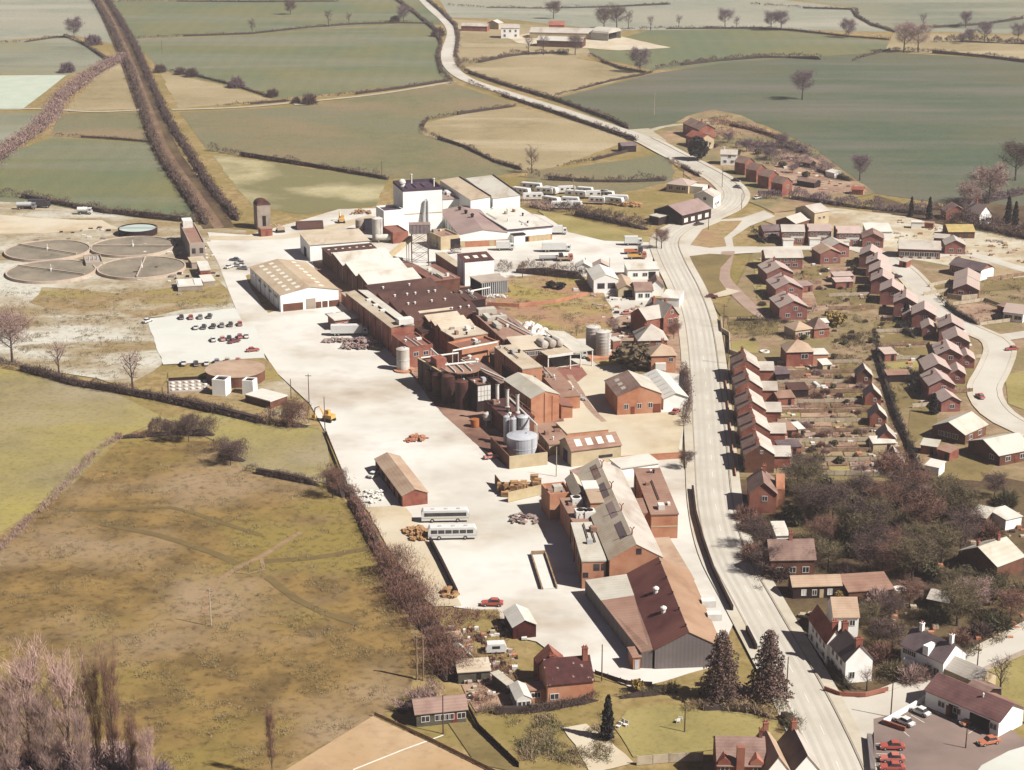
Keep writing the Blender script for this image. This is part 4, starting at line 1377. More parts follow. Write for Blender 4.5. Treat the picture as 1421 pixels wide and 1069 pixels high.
b = Bld('slatted_cooler', 'grey cooling structure with tall vertical slats in front of white box building', 'cooling tower', (668, 393), (704, 388), (655, 384), 4.6)
W, D, h = b.W / 2, b.D / 2, b.h
link('wall', MB().box(-W, W, -D + .3, D, -.3, h - .2), M_doordark, b.e)
link('deck', MB().box(-W - .2, W + .2, -D - .1, D + .1, h - .2, h + .15), W_conc, b.e)
for k in range(13):
    x = -W + 2 * W * (k + .5) / 13
    link('slat', MB().box(x - .16, x + .16, -D, -D + .28, -.3, h - .22), M_steel, b.e)
b.add('stair', MB().slab([(W + .1, -D, .2), (W + 1.1, -D, .2), (W + 1.1, D, h), (W + .1, D, h)], .2), M_pole)
# covered low roofs between white sawtooth and white box
b = Bld('low_store', 'low brown roofed store with pale strip beside the white sawtooth hall', 'store', (601, 391), (632, 383), (574, 371), 4.4)
b.flat(W_brown, R_redflat, t=.25)
W, D = b.W / 2, b.D / 2
b.add('pale_strip', MB().box(-W * .3, W * .4, -D * .7, D * .95, b.h + .26, b.h + .38), R_pale)
b = Bld('low_store', 'long narrow cream roofed store behind the white box building', 'store', (634, 372), (644, 370), (605, 352), 3.6)
b.flat(W_brick, R_cream)
b = Bld('works_block', 'dark roofed link between maroon sawtooth hall and the slatted cooling structure', 'works building', (648, 418), (672, 414), (630, 404), 4.2)
b.flat(W_dark, R_maroonx).vent(1, 0, 1.2, .7)
# middle: roofs of the dairy
b = Bld('process_hall', 'pinkish flat roofed process hall beside the grass bank', 'works building', (700, 474), (742, 468), (658, 434), 6.2)
b.flat(W_brick, R_rosy, t=.3)
W, D = b.W / 2, b.D / 2
for x, y, w, d, hh in ((-.3, .82, 6, 3, 1.8), (-.6, .45, 1.6, 6, 1.2), (.1, .4, 5, 2, 1.0), (-.55, -.1, 1.8, 5, 1.3)):
    link('roof_unit', MB().box(x * W - w / 2, x * W + w / 2, y * D - d / 2, y * D + d / 2, b.h + .31, b.h + .3 + hh), R_pale, b.e)
b = Bld('process_wing', 'cream sloping roofed wing with a strip of white windows near loading canopy', 'works building', (718, 487), (757, 482), (707, 474), 6.0)
b.mono(W_brown, R_cream, 1.3)
b.wins('F', (-.72, -.36, 0, .36, .72), 4.1, 2.0, 1.3)
b = Bld('brick_hall', 'brick hall with flat cream roof and dark long side, middle of the dairy ranges', 'works building', (725, 513), (751, 509), (687, 482), 7.2)
b.flat(W_orange, R_cream)
b.wins('F', (.15,), 3.6, 1.2, 1.2, framed=False)
b = Bld('low_range', 'long narrow brown roofed range squeezed between dairy halls and rusty tanks', 'works building', (695, 533), (706, 530), (643, 498), 5.6)
b.flat(W_brown, R_brown, t=.25)
b.vent(0, b.D * .45, 1.2, .6).vent(.6, b.D * .3, 1.2, .6)
b = Bld('gabled_hall', 'orange brick gabled hall with tall sunlit gable and pale roof, centre of works', 'works building', (737, 553), (773, 545.5), (702.5, 526.5), 7.6)
b.gable(W_orange, R_pale, 1.5, over=.15)
b.add('pilaster', MB().box(-.25, .25, -b.D / 2 - .2, -b.D / 2 + .02, -.3, 8.6), W_orange)
b.add('pilaster', MB().box(b.W * .25, b.W * .3, -b.D / 2 - .16, -b.D / 2 + .02, -.3, 7.6), W_orange)
b = Bld('low_annexe', 'low rosy roofed annexe beside the orange gabled hall', 'annexe', (778, 552), (797, 541), (752, 512), 3.6)
b.flat(W_orange, R_rosy)
b = Bld('small_annexe', 'small red roofed lean-to at the foot of the orange gabled hall', 'annexe', (779, 566), (793, 563), (770, 552), 3.2)
b.mono(W_orange, R_redflat, .8, 'L')
# rusty tanks with platform
for i, (px, py, r, hh) in enumerate(((598, 541, 1.7, 6.0), (623, 558, 1.9, 8.0), (641, 566, 1.9, 8.0), (607, 549, 1.5, 6.5))):
    tank('rusty_tank', ('rust brown upright tank at the yard end of the tank row', 'tall rust brown tank under the front edge of the pipe platform', 'rust brown tank between platform and dark louvred house', 'thin rust brown tank beside the long dark wall')[i], 'tank', px, py, r, hh, W_rust, .6, 2)
b = Bld('tank_house', 'long dark rust coloured tank house facing the open yard', 'works building', (617, 520), (634, 514), (582, 497), 7.5)
b.flat(W_rust, R_redflat, parapet=.6)
W, D = b.W / 2, b.D / 2
link('roof_cabin', MB().box(-1.5, 1.8, -D * .2, D * .25, b.h - .6, b.h + 2.4), W_brick, b.e)
b.add('coping', MB().box(-W - .12, -W + .4, -D, D, b.h, b.h + .2), M_cream)
c = at(642, 512, 9)
e = empty('pipe_platform', 'raised timber platform with white pipes above the rusty tanks', 'platform', (c.x, c.y, 0), .28)
mb = MB().prism([(5.4 * math.cos(a), 4.6 * math.sin(a)) for a in [2 * PI * i / 12 for i in range(12)]], 8.8, 9.1, 'y')
mb.v = [(x, z, y) for x, y, z in mb.v]
mb.f = [tuple(reversed(f)) for f in mb.f]
link('deck', mb, R_rosy, e)
for k in range(3):
    link('pipe', MB().tube([(-3 + k * 2.4, -3.4, 9.4), (-3.4 + k * 2.4, 3.6, 9.4)], .2, 6), M_frame, e)
link('pipe', MB().tube([(-4.4, 3.4, 9.6), (5, 3.9, 9.6)], .3, 6), M_frame, e)
for a in range(6):
    link('leg', MB().lathe([(.2, -.2), (.2, 8.8)], 6, (4.6 * math.cos(a * 1.047), 3.8 * math.sin(a * 1.047))), W_rust, e)
b = Bld('louvre_house', 'dark block with large white gridded panel on its sunny side', 'works building', (662, 535), (679, 531), (650, 524), 8.0)
b.flat(W_dark, R_redflat, parapet=.5)
W, D = b.W / 2, b.D / 2
pn = link('gridded_panel', MB().box(-W * .9, W * .95, -D - .12, -D - .02, 3.2, 7.6), M_frame, b.e)
for k in range(1, 4):
    x = -W * .9 + W * 1.85 * k / 4
    link('glazing_bar', MB().box(x - .05, x + .05, -D - .17, -D - .1, 3.2, 7.6), W_conc, pn)
for z in (4.7, 6.1):
    link('glazing_bar', MB().box(-W * .9, W * .95, -D - .16, -D - .11, z - .05, z + .05), W_conc, pn)
b = Bld('boiler_house', 'boiler house with dark maroon roof carrying three white chimneys', 'boiler house', (704, 584), (740, 578), (674, 557), 5.0)
b.flat(W_brown, R_maroon, t=.3)
W, D = b.W / 2, b.D / 2
for i in range(3):
    st = link('chimney_stack', MB().lathe([(.75, 5.2), (.75, 5.7), (.5, 5.9), (.48, 10.6), (.6, 10.7), (.6, 11.0)], 14, (-W * .35 + i * 1.0, D * .62 - i * D * .58)), M_tankwhite, b.e)
    link('cowl', MB().lathe([(.66, 11.0), (.66, 11.15), (.2, 11.4)], 12, (-W * .35 + i * 1.0, D * .62 - i * D * .58)), M_doordark, st)
b.add('handrail', MB().box(W - .1, W, -D, D, 6.3, 6.4).box(W - .1, W, -D, -D + .1, 5.3, 6.4).box(W - .1, W, D - .1, D, 5.3, 6.4).box(W - .1, W, -.05, .05, 5.3, 6.4), M_fence)
for px, py, lab in ((703, 615, 'slim silver silo, first of the pair beside the big silver tank'), (712, 618, 'slim silver silo almost touching the big silver tank')):
    tank('slim_silo', lab, 'silo', px, py, .85, 7.6, M_silver, .5, 0, group='slim silver silos', seg=16, ladder=True)
tank('bulk_tank', 'large squat silver tank inside the brick bund', 'tank', 724.5, 632, 4.1, 5.6, M_silver, .7, 1, ladder=True, seg=32)
tank('bulk_tank', 'smaller silver tank standing behind the large squat one', 'tank', 726, 605, 1.7, 5.6, M_silver, .5, 1, seg=20)
b = Bld('bund', 'roofless brick bund enclosing the silver tanks at yard edge', 'bund wall', (707, 634), (758, 626), (684, 606), 3.4)
W, D = b.W / 2, b.D / 2
for n_, bx in (('wall', (-W, W, -D, -D + .35)), ('wall', (-W, -W + .35, -D + .36, D)), ('wall', (W - .35, W, -D + .36, D))):
    link(n_, MB().box(*bx, -.3, b.h), W_cream if bx[2] == -D and bx[0] == -W and bx[1] == W else W_brown, b.e)
p = at(677, 590)
e = empty('vessel', 'white round vessel on legs in shade before the boiler house', 'tank', p)
link('shell', MB().lathe([(.2, 1.2), (1.2, 1.6), (1.5, 2.6), (1.2, 3.5), (.3, 3.9)], 16), M_tankwhite, e)
for a in range(3):
    link('leg', MB().lathe([(.1, -.1), (.1, 1.7)], 6, (math.cos(a * 2.1), math.sin(a * 2.1))), M_steel, e)
tank('vat', 'orange brown open vat in front of the dark boiler house side', 'tank', 659, 592, 1.2, 2.2, mat('orange_vat', G8(200, 120, 66), G8(170, 96, 56), .5), 0)
b = Bld('loading_bay', 'raised concrete loading bay with reddish edge above the workshop', 'loading bay', (787, 602), (842, 594), (780, 586), 1.2)
b.flat(W_orange, M_drive, t=.12)
b = Bld('low_block', 'low rosy flat roofed block between silver tanks and the workshop', 'works building', (762, 618), (792, 614), (750, 600), 2.8)
b.flat(W_cream, R_rosy)
b = Bld('switch_house', 'small brown switch house tucked behind the boiler chimneys', 'works building', (716, 566), (732, 562), (704, 552), 4.0)
b.flat(W_brown, R_redflat).vent(0, 0, 1.2, .5)
b = Bld('narrow_range', 'narrow dark lean-to along the shaded side of the brick hall', 'lean-to', (712, 519), (722, 516), (680, 488), 4.0)
b.mono(W_dark, R_brown, .8, 'R')
for k in range(4):
    b.vent(0, -b.D * .4 + k * b.D * .26, 1.4, .4)
b = Bld('stores_range', 'long low maroon roofed range in the gully beside the sawtooth halls', 'store', (585, 462), (600, 458), (556, 432), 3.4)
b.mono(W_brown, R_maroonx, .6, 'R')
# pipes on posts crossing the gap
for (a, b_, z, lab) in (((584, 497), (636, 490), 7.6, 'white pipe bridge from the squat tank across to the dairy'), ((628, 487), (690, 475), 6.9, 'long white overhead pipe along the passage front'), ((654, 404), (680, 399), 5.2, 'pale overhead pipe frame near the slatted cooler'), ((640, 500), (700, 526), 6.6, 'thin white pipe along the edge of the narrow brown range'), ((706, 552), (745, 590), 5.6, 'orange painted pipe run beside the boiler house roof'), ((598, 484), (622, 506), 7.9, 'white pipe dropping from squat tank side to the timber platform'), ((690, 440), (740, 466), 7.4, 'white pipe along the pinkish process hall roof')):
    P0, P1 = at(*a, z), at(*b_, z)
    c = (P0 + P1) / 2
    e = empty('pipe_bridge', lab, 'pipe', (c.x, c.y, 0))
    o = Vector((c.x, c.y, 0))
    link('pipe', MB().tube([P0 - o, P1 - o], .28, 8), M_frame, e)
    for q in (P0, P1):
        link('post', MB().box(q.x - o.x - .12, q.x - o.x + .12, q.y - o.y - .12, q.y - o.y + .12, -.3, z), M_frame, e)
# canopy with three tanks
b = Bld('loading_canopy', 'open loading canopy with cream pitched roof and deep shade beneath', 'canopy', (760, 494), (813, 479), (738, 468), 5.2)
W, D, h = b.W / 2, b.D / 2, b.h
b.kind = 'flat'
b.top = h
link('roof', MB().slab([(-W, -D, h), (W * .1, -D, h + .3), (W * .1, D, h + .3), (-W, D, h)], .3), R_cream, b.e)
link('roof', MB().slab([(W * .1 + .02, -D, h + .1), (W, -D, h), (W, D, h + .5), (W * .1 + .02, D, h + 1.8)], .3), R_pale, b.e)
link('fascia', MB().box(-W, W * .1, -D - .15, -D - .02, h - .7, h + .1), M_frame, b.e)
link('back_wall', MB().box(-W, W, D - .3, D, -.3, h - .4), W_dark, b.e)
for x in (-W + .3, 0, W * .45, W - .3):
    link('post', MB().box(x - .16, x + .16, -D + .1, -D + .42, -.3, h - .32), M_frame, b.e)
for k in range(3):
    q = (-W * .78 + k * W * .34, -D * .25)
    P = Matrix.Rotation(b.e.rotation_euler.z, 4, 'Z') @ Vector((q[0], q[1], 0)) + b.e.location
    e = empty('milk_tank', ('white rounded tank on the canopy roof, first from the dairy wing', 'white rounded tank on the canopy roof, middle of three', 'white rounded tank on the canopy roof, next to the pitched part')[k], 'tank', (P.x, P.y, h + .35), b.e.rotation_euler.z)
    mb = MB().lathe([(.3, -2.6), (1.05, -2.4), (1.3, -2.0), (1.3, 2.0), (1.05, 2.4), (.3, 2.6)], 16)
    mb.v = [(x, z, y + 1.4) for x, y, z in mb.v]
    mb.f = [tuple(reversed(f)) for f in mb.f]
    link('shell', mb, M_tankwhite, e)
    link('cradle', MB().box(-.9, .9, -1.5, -1.2, -.08, .6).box(-.9, .9, 1.2, 1.5, -.08, .6), W_conc, e)
for px, py, lab in ((823, 488, 'ribbed pale silo, rear one of the pair by the canopy'), (836.5, 495, 'ribbed pale silo, front one of the pair by the canopy')):
    tank('ribbed_silo', lab, 'silo', px, py, 2.3, 8.2, M_tankwhite, .5, 7, ladder=True)
tag(link('silo_plinth', MB().box(-4.4, 4.4, -2.4, 2.4, -.2, .8), W_orange, None, at(834, 497), .3), 'low orange block plinth beneath the ribbed pale silos', 'plinth')
# white covered heaps on the grass bank
for i, (px, py, w, d, hh) in enumerate(((724, 461, 5, 4, 2.2), (734, 459, 5, 4, 3.0), (744, 462, 5, 4, 2.8), (753, 465, 4.5, 4, 2.4), (735, 467, 6, 4, 2.0), (748, 471, 6, 4, 2.0), (764, 472, 4, 3, 1.9))):
    mb = MB()
    nx = 9
    for yy in range(nx):
        for xx in range(nx):
            x, y = xx / (nx - 1) * 2 - 1, yy / (nx - 1) * 2 - 1
            k = max(0, 1 - max(abs(x), abs(y)) ** 5)
            z = hh * k * (1 + .3 * noise.noise(Vector((x * 2 + i * 5, y * 2, 1))))
            mb.v.append((x * w / 2, y * d / 2, z - .1))
    mb.f = [(a * nx + c, a * nx + c + 1, (a + 1) * nx + c + 1, (a + 1) * nx + c) for a in range(nx - 1) for c in range(nx - 1)]
    tag(link('covered_heap', mb, M_tarp, None, at(px, py), rnd.uniform(-.3, .3)), 'heap under white sheeting on the bank behind the dairy roofs', 'covered heap', 'white sheeted heaps behind the dairy')
# brick shed pair near the road
b = Bld('brick_shed', 'brick shed with brown panelled roof and sunlit gable near main road', 'shed', (857, 550), (917, 545), (843, 528), 5.6)
b.gable(W_orange, R_brown, 2.6, over=.2, rm2=R_pale, shift=.05)
b.door('F', -.3, 1.1, 2.2).wins('F', (-.6, .0, .5), 1.6, 1.2, 1.4).door('F', .8, 2.2, 2.6, M_door)
b.lights([(-b.W * .3, -b.D * .25 + k * b.D * .25) for k in range(3)], 1.2, 2, R_pale)
b = Bld('glazed_shed', 'shed with bluish white glazed roof next to the brick shed', 'shed', (921, 553), (950, 546), (899, 520), 3.4)
b.gable(W_white, R_white, 1.4)
W, D = b.W / 2, b.D / 2
b.lights([(-W * .5, -D + 2 * D * (k + .6) / 6.2) for k in range(6)], 2.2, .6, M_steel)
b = Bld('workshop', 'low workshop with rosy ribbed roof, four rooflights and cream front', 'workshop', (793, 626), (862, 617.5), None, 4.4, D=8.5)
b.gable(W_cream, R_rosy, 2.2, 'u', over=.2)
W, D = b.W / 2, b.D / 2
b.lights([(u * W, -D * .5) for u in (-.62, -.18, .25, .68)], 1.7, 2.2)
b.wins('F', (.25, .5), 1.4, 2.2, .8, framed=False)
b.door('L', 0, 3, 3.4, mat('blue_door', G8(70, 60, 110), G8(58, 52, 92), .5), name='loading_door')
b = Bld('bicycle_shelter', 'low white flat roof beside workshop, above the brick mill', 'shelter', (862, 650), (914, 643), (846, 639), 2.6)
b.flat(W_white, R_white, over=.4)
b = Bld('garden_wall', 'long pinkish brick wall running from workshop to the road hedge', 'wall', (862, 634), (948, 628), None, 1.6, D=.3)
b.flat(W_orange, W_orange, over=.05, t=.1)
# ---------------- brick mill by the road
b = Bld('mill_block', 'brick mill block with flat pinkish roof nearest the main road', 'mill', (904, 715), (941, 714), (880, 651.5), 6.0)
b.flat(W_orange, R_rosy, over=.2, t=.25)
b.add('stone_band', MB().box(-b.W / 2 - .04, b.W / 2 + .04, -b.D / 2 - .05, -b.D / 2 + .02, 2.9, 3.2), W_cream)
b = Bld('mill_link', 'small rosy roofed link joining the two brick mill blocks', 'mill', (893, 713), (906, 712), (879, 694), 5.6)
b.flat(W_orange, R_rosy)
b = Bld('mill', 'main brick mill with ridge vents, patchwork brown slope and pale slope', 'mill', (846, 777), (917, 769), (799, 655), 7.0)
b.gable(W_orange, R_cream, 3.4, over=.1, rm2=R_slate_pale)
W, D = b.W / 2, b.D / 2
for k in range(4):
    st = link('ridge_cowl', MB().tube([(0, -D * .8 + k * D * .52, 10.2), (0, -D * .8 + k * D * .52, 11.8)], .16, 6).tube([(-.5, -D * .8 + k * D * .52, 12.3), (0, -D * .8 + k * D * .52, 11.7), (.5, -D * .8 + k * D * .52, 12.3)], .14, 5), R_red, b.e)
    y = -D * .62 + k * D * .45
    q = [(-W * .42, y - D * .16), (-W * .16, y - D * .16), (-W * .16, y + D * .16), (-W * .42, y + D * .16)]
    link('roof_patch', MB().slab([(x, yy, b.roof_z(x, yy) + .06) for x, yy in q], .12), (R_slate, R_mauve, R_slate, R_brown)[k], b.e)
link('raised_bay', MB().box(-W * .98, -W * .45, D * .05, D * .38, 6.6, 9.0), W_orange, b.e)
link('bay_roof', MB().box(-W * 1.02, -W * .4, D * .36, D * .56, 9.02, 9.3), M_frame, b.e)
link('bay_roof', MB().box(-W * 1.0, -W * .42, D * .04, D * .355, 9.02, 9.2), R_tan, b.e)
b.wins('F', (.1,), 8, 1.2, 1.4, framed=False)
b = Bld('mill_wing', 'flat cream roofed mill wing overlooking the big yard', 'mill', (808, 780), (840, 777), (794, 727), 6.4)
b.flat(W_orange, R_pale, over=.15)
b.wins('F', (.1, .35, .75), 4.2, .7, 1.6, framed=False).wins('F', (-.7,), 2.6, 1.2, 1.2, framed=False)
b.wins('L', (-.8, -.4, 0, .4, .8), 3.0, 1.4, 1.8, framed=False)
b = Bld('mill_wing', 'pinkish roofed mill wing with square fan units, beyond the cream one', 'mill', (796, 727), (826, 723), (779, 693), 6.0)
b.flat(W_orange, R_rosy)
W, D = b.W / 2, b.D / 2
for x, y in ((-.1, -.55), (.65, -.6), (.2, .5)):
    f = link('fan_unit', MB().box(x * W - 1.3, x * W + 1.3, y * D - 1.3, y * D + 1.3, b.h + .3, b.h + 1.9), M_frame, b.e)
    link('fan_guard', MB().lathe([(.9, b.h + 1.9), (.9, b.h + 2.05)], 14, (x * W, y * D)), M_doordark, f)
b = Bld('mill_tower', 'square brick corner block of the mill with open cream roof', 'mill', (763, 686), (793, 681), (755, 671), 6.6)
b.flat(W_orange, R_rosy, parapet=.7)
b.wins('F', (.2,), 3.2, 1.4, 1.6)
link('roof_unit', MB().box(-1, 1.2, -1, 1, 5.9, 7.3), R_pale, b.e)
b = Bld('mill_block', 'mill block with pale twin roof next to the square corner block', 'mill', (797, 690), (815, 688), (786, 664), 7.0)
b.gable(W_orange, R_cream, 1.4, over=.1)
b = Bld('mill_block', 'brown roofed end bay of the mill near the low white shelter', 'mill', (806, 668), (842, 654), (800, 659), 6.4)
b.mono(W_orange, R_brown, 1.6, 'B', over=.1)
# big front hall
b = Bld('front_hall', 'big shed with dark red and tan roof slopes and grey boarded gable', 'hall', (909, 902), (999, 892), (876, 796), 4.2)
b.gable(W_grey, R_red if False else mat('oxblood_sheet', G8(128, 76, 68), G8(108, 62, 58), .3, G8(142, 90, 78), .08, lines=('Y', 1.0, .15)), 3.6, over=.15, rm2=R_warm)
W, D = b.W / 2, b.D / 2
for y in (-.32, .2):
    b.vent(-W * .45, y * D, 1.5, .6)
for k in range(5):
    b.vent(-.2, -D * .85 + k * D * .42, .6, .2, W_dark, 'ridge_vent')
for y in (.1, -.25):
    z = b.roof_z(W * .9, 0)
    link('loading_hood', MB().box(W - .4, W + 2.6, y * D - 1.0, y * D + 1.0, z - 1.0, z + .5), M_frame, b.e)
c = [at(890, 907, 3.2), at(908, 902, 4.1), at(875, 797, 4.1), at(812, 806, 3.2)]
o = Vector((c[0].x, c[0].y, 0))
e = empty('lean_to', 'long tapering lean-to with brown sloping roof along the big shed, facing the yard', 'lean-to', o)
c = [p - o for p in c]
c[1] -= (c[1] - c[0]).normalized() * .3
c[2] -= (c[2] - c[3]).normalized() * .3
mb = MB()
mb.v = [(p.x, p.y, -.3) for p in c] + [tuple(p) for p in c]
mb.f = [(0, 1, 5, 4), (1, 2, 6, 5), (2, 3, 7, 6), (3, 0, 4, 7), (4, 5, 6, 7)]
link('wall', mb, W_grey, e)
k0, k1 = c[0].lerp(c[3], .7), c[1].lerp(c[2], .7)
up = Vector((0, 0, .18))
link('roof', MB().slab([c[0] + up, c[1] + up, k1 + up, k0 + up], .15), R_rosy, e)
link('roof', MB().slab([k0 + up, k1 + up, c[2] + up, c[3] + up], .15), R_pale, e)
b = Bld('porch', 'tiny brick porch at the yard corner of the lean-to', 'porch', (879, 913), (889, 912), (872, 902), 2.6)
b.mono(W_orange, R_rosy, .4)
b.door('F', 0, .9, 2, M_steel)
b = Bld('side_hall', 'lower tan roofed wing between big shed and mill along the road', 'hall', (938, 806), (962, 803), (905, 748), 2.0)
b.flat(W_brown, R_tan, t=.2)
# long garage with lorries
b = Bld('garage_block', 'long brick garage with tan roof alone in the middle of the yard', 'garage', (558.5, 688), (593, 683.5), (521, 637), 2.9)
b.gable(W_brick, R_tan, 1.3, over=.2)
for u in (-.8, -.4, 0, .4, .8):
    b.door('L', u, 2.6, 2.3, M_doordark, name='garage_door')
# old silo tower at the railway
b = Bld('silo_tower', 'pale concrete silo tower with domed maroon cap, brick hut below', 'tower', (356.5, 286), (375, 284.5), None, 9.5, D=6)
b.gable(W_conc, R_maroon, .01, over=0)
W, D = b.W / 2, b.D / 2
link('cap', MB().prism([(W * math.cos(a), 9.6 + 1.9 * math.sin(a)) for a in [PI * i / 8 for i in range(9)]], -D, D, 'y'), R_maroon, b.e)
b.add('slot', MB().box(-.7, .7, -D - .06, -D + .02, .2, 5.2), M_doordark)
b = Bld('brick_hut', 'pink brick hut at the foot of the concrete silo tower', 'hut', (362, 319), (378, 317.5), None, 2.8, D=4)
b.flat(W_brick, R_rosy).door('F', 0, 1, 2)
b = Bld('tank_store', 'long black curved roof store lying behind the pale shed', 'store', (412, 312), (449, 310.5), None, 2.2, D=8)
W, D = b.W / 2, b.D / 2
link('shell', MB().prism([(D * math.cos(a), 2.8 * math.sin(a) - .2) for a in [PI * i / 10 for i in range(11)]], -W, W, 'x'), R_maroonx, b.e)
link('door', MB().box(-W - .05, -W + .02, -1, 1, 0, 2), M_doordark, b.e)
tank('water_tank', 'grey round hopper tank beside the slender white silo', 'tank', 500, 319, 1.9, 4.2, W_conc, 0, 1)
# -------- sewage works
for (px, py, ph, lab) in ((66, 349.5, 2.6, 'round filter bed, rear one of the pair farthest from the tower'), (184.5, 344, 3.13, 'round filter bed next to the brown control tower, rear pair'), (71, 378.5, 2.7, 'round filter bed at the outer front of the four'), (196.5, 373.5, 1.65, 'round filter bed at the front near the small white kiosks')):
    p = at(px, py)
    e = empty('filter_bed', lab, 'filter bed', p, 0, 'four round filter beds')
    r = 16.2
    link('rim_wall', MB().lathe([(r - .5, -.2), (r - .5, .9), (r, .9), (r, -.3)], 64, cap=False), M_rim, e)
    link('clinker_bed', MB().lathe([(.5, .6), (r - .52, .6)], 64, cap=False), M_filter, e)
    link('distributor_arm', MB().box(-r + 1, r - 1, -.22, .22, 1.0, 1.35), M_rim, e, (0, 0, 0), ph)
    link('centre_column', MB().lathe([(.5, .6), (.5, 1.5), (.15, 1.6), (.14, 3.2)], 12), M_frame, e)
b = Bld('valve_chamber', 'grey concrete valve chamber standing between the four filter beds', 'chamber', (119, 365), (143, 363), (116, 354), 1.8)
b.flat(W_conc, W_conc, parapet=.6)
for x in (-1.5, 0, 1.5):
    b.add('valve', MB().lathe([(.3, 1), (.3, 2.6)], 8, (x, 0)), M_steel)
p = at(191.5, 324)
e = empty('settling_tank', 'round settling tank with dark wall and pale water', 'tank', p)
link('shell', MB().lathe([(7.6, -.3), (7.8, 2.4), (7.4, 2.4), (7.3, 1.9)], 48, cap=False), W_dark, e)
link('water', MB().lathe([(.05, 2.0), (7.4, 2.0)], 48, cap=False), M_water, e)
link('walkway', MB().box(-7.6, 7.6, -.25, .25, 2.42, 2.6), M_steel, e)
b = Bld('control_tower', 'brown concrete control tower with small white rooftop cabin at sewage works', 'tower', (263, 338), (284, 336), (250, 310), 6.5)
b.flat(W_conc, R_rosy, parapet=.5)
W, D = b.W / 2, b.D / 2
link('roof_cabin', MB().box(-W * .8, W * .5, D * .6, D * .95, 6, 8.8), M_frame, b.e)
b.wins('F', (-.5, .5), 2.5, 1.4, 2, framed=False)
b = Bld('screen_house', 'low tan roofed block in front of the control tower', 'block', (266, 365), (286, 363), (262, 358), 2.0)
b.flat(W_conc, R_cream)
b = Bld('kiosk', 'red brick kiosk with white flat roof by the works road', 'kiosk', (278, 376), (292, 374.5), (274, 364), 3.0)
b.flat(W_brick, R_white).door('F', .2, 1.2, 2.1)
b = Bld('sludge_tank', 'long low white lidded concrete tank near the front filter bed', 'tank', (247, 398.5), (281, 396), (246, 389), 1.6)
b.flat(W_conc, R_white)
for x in (-.33, .33):
    b.add('lid', MB().box(x * b.W - b.W * .14, x * b.W + b.W * .14, -b.D * .4, b.D * .4, 1.92, 2.1), M_frame)
b = Bld('sludge_tank', 'short white lidded tank beside the brick kiosk', 'tank', (282, 391.5), (298, 390), (277, 383), 1.4)
b.flat(W_conc, R_white)
# tank farm beside the car park
p = at(327, 526)
e = empty('round_reservoir', 'big round reservoir with flat brown timbered cover beside the car park', 'reservoir', p)
link('shell', MB().lathe([(8.8, -.3), (8.8, 3.1)], 48), W_brown, e)
link('cover', MB().lathe([(9.0, 3.1), (9.0, 3.3), (.1, 3.5)], 48), R_tan, e)
for px, py, w, hh, lab in ((308, 546, 4.2, 4.8, 'taller white square tower beside the round brown reservoir'), (347, 545, 3.4, 4.2, 'shorter white square tower near the flat concrete tank')):
    c = at(px, py)
    b = Bld('filter_tower', lab, 'tower', None, None, None, hh, w, w, None, c, -.25)
    b.flat(W_white, R_purple, parapet=.4)
    b.add('access_hatch', MB().box(-.7, .7, -.7, .7, hh - .4, hh - .1), M_doordark)
b = Bld('concrete_tank', 'flat grey concrete tank with pale top below the square towers', 'tank', (375, 558), (396, 549), (342, 548), 2.0)
b.flat(W_brown, R_white, over=.1)
b = Bld('drying_bed', 'shallow dark basin with rows of small white lids', 'basin', (234, 543), (291, 538), (240, 527), .7)
W, D = b.W / 2, b.D / 2
link('basin', MB().box(-W, W, -D, D, -.3, .35), W_conc, b.e)
link('rim_wall', MB().box(-W, W, D, D + .4, -.3, 1.2), W_dark, b.e)
for i in range(6):
    for j in range(3):
        link('lid', MB().lathe([(.6, .35), (.6, .7), (.2, .8)], 10, (-W * .8 + i * W * .32, -D * .65 + j * D * .6)), M_frame, b.e)
# slabs and heaps in the yard
def heap(name, label, cat, px, py, w, d, n, s, m, hgt=1.4, group=None, rz=0, flat=1.0):
    mb = MB()
    for k in range(n):
        x, y = rnd.uniform(-w, w) / 2, rnd.uniform(-d, d) / 2
        z = hgt * (1 - max(abs(x) / w, abs(y) / d) * 1.6) * rnd.random()
        a, ss = rnd.uniform(0, 3.1), s * rnd.uniform(.5, 1.2)
        c, sn = math.cos(a), math.sin(a)
        bx = MB().box(-ss, ss, -ss * .45, ss * .45, 0, ss * .5 * flat)
        n0 = len(mb.v)
        mb.v += [(x + vx * c - vy * sn, y + vx * sn + vy * c, max(-.1, z) + vz + vx * .2 * rnd.random()) for vx, vy, vz in bx.v]
        mb.f += [tuple(i + n0 for i in f) for f in bx.f]
    o = link(name, mb, m, None, at(px, py), rz)
    return tag(o, label, cat, group)


heap('scrap_heap', 'broad heap of greyish pink scrap against the brick range', 'heap', 503, 480, 12, 8, 220, .7, M_scrap, 3)
heap('scrap_heap', 'low tail of scrap beside the white trailer', 'heap', 470, 474, 10, 3, 90, .6, M_scrap, 1.4)
heap('scrap_heap', 'small heap of reddish machine parts alone on open concrete', 'heap', 579, 610, 6, 4, 22, .9, mat('red_oxide', G8(190, 110, 86), G8(210, 160, 120), .8), 1.2)
heap('rubble_heap', 'rusty heap beside the round reservoir', 'heap', 351, 511, 5, 3, 60, .5, W_rust, 1.2)
heap('rubble_heap', 'heap of timber and rubble behind the two coaches', 'heap', 580, 742, 5, 8, 90, .7, M_pile, 1.6, rz=.4)
heap('rubble_heap', 'orange heap near the loose bricks behind the drying tower', 'heap', 501, 296, 8, 4, 40, .7, M_pile, 1.8)
heap('rubble_heap', 'scatter of pale scrap beside the slatted cooling structure', 'heap', 690, 412, 7, 3, 50, .5, M_frame, 1.2)
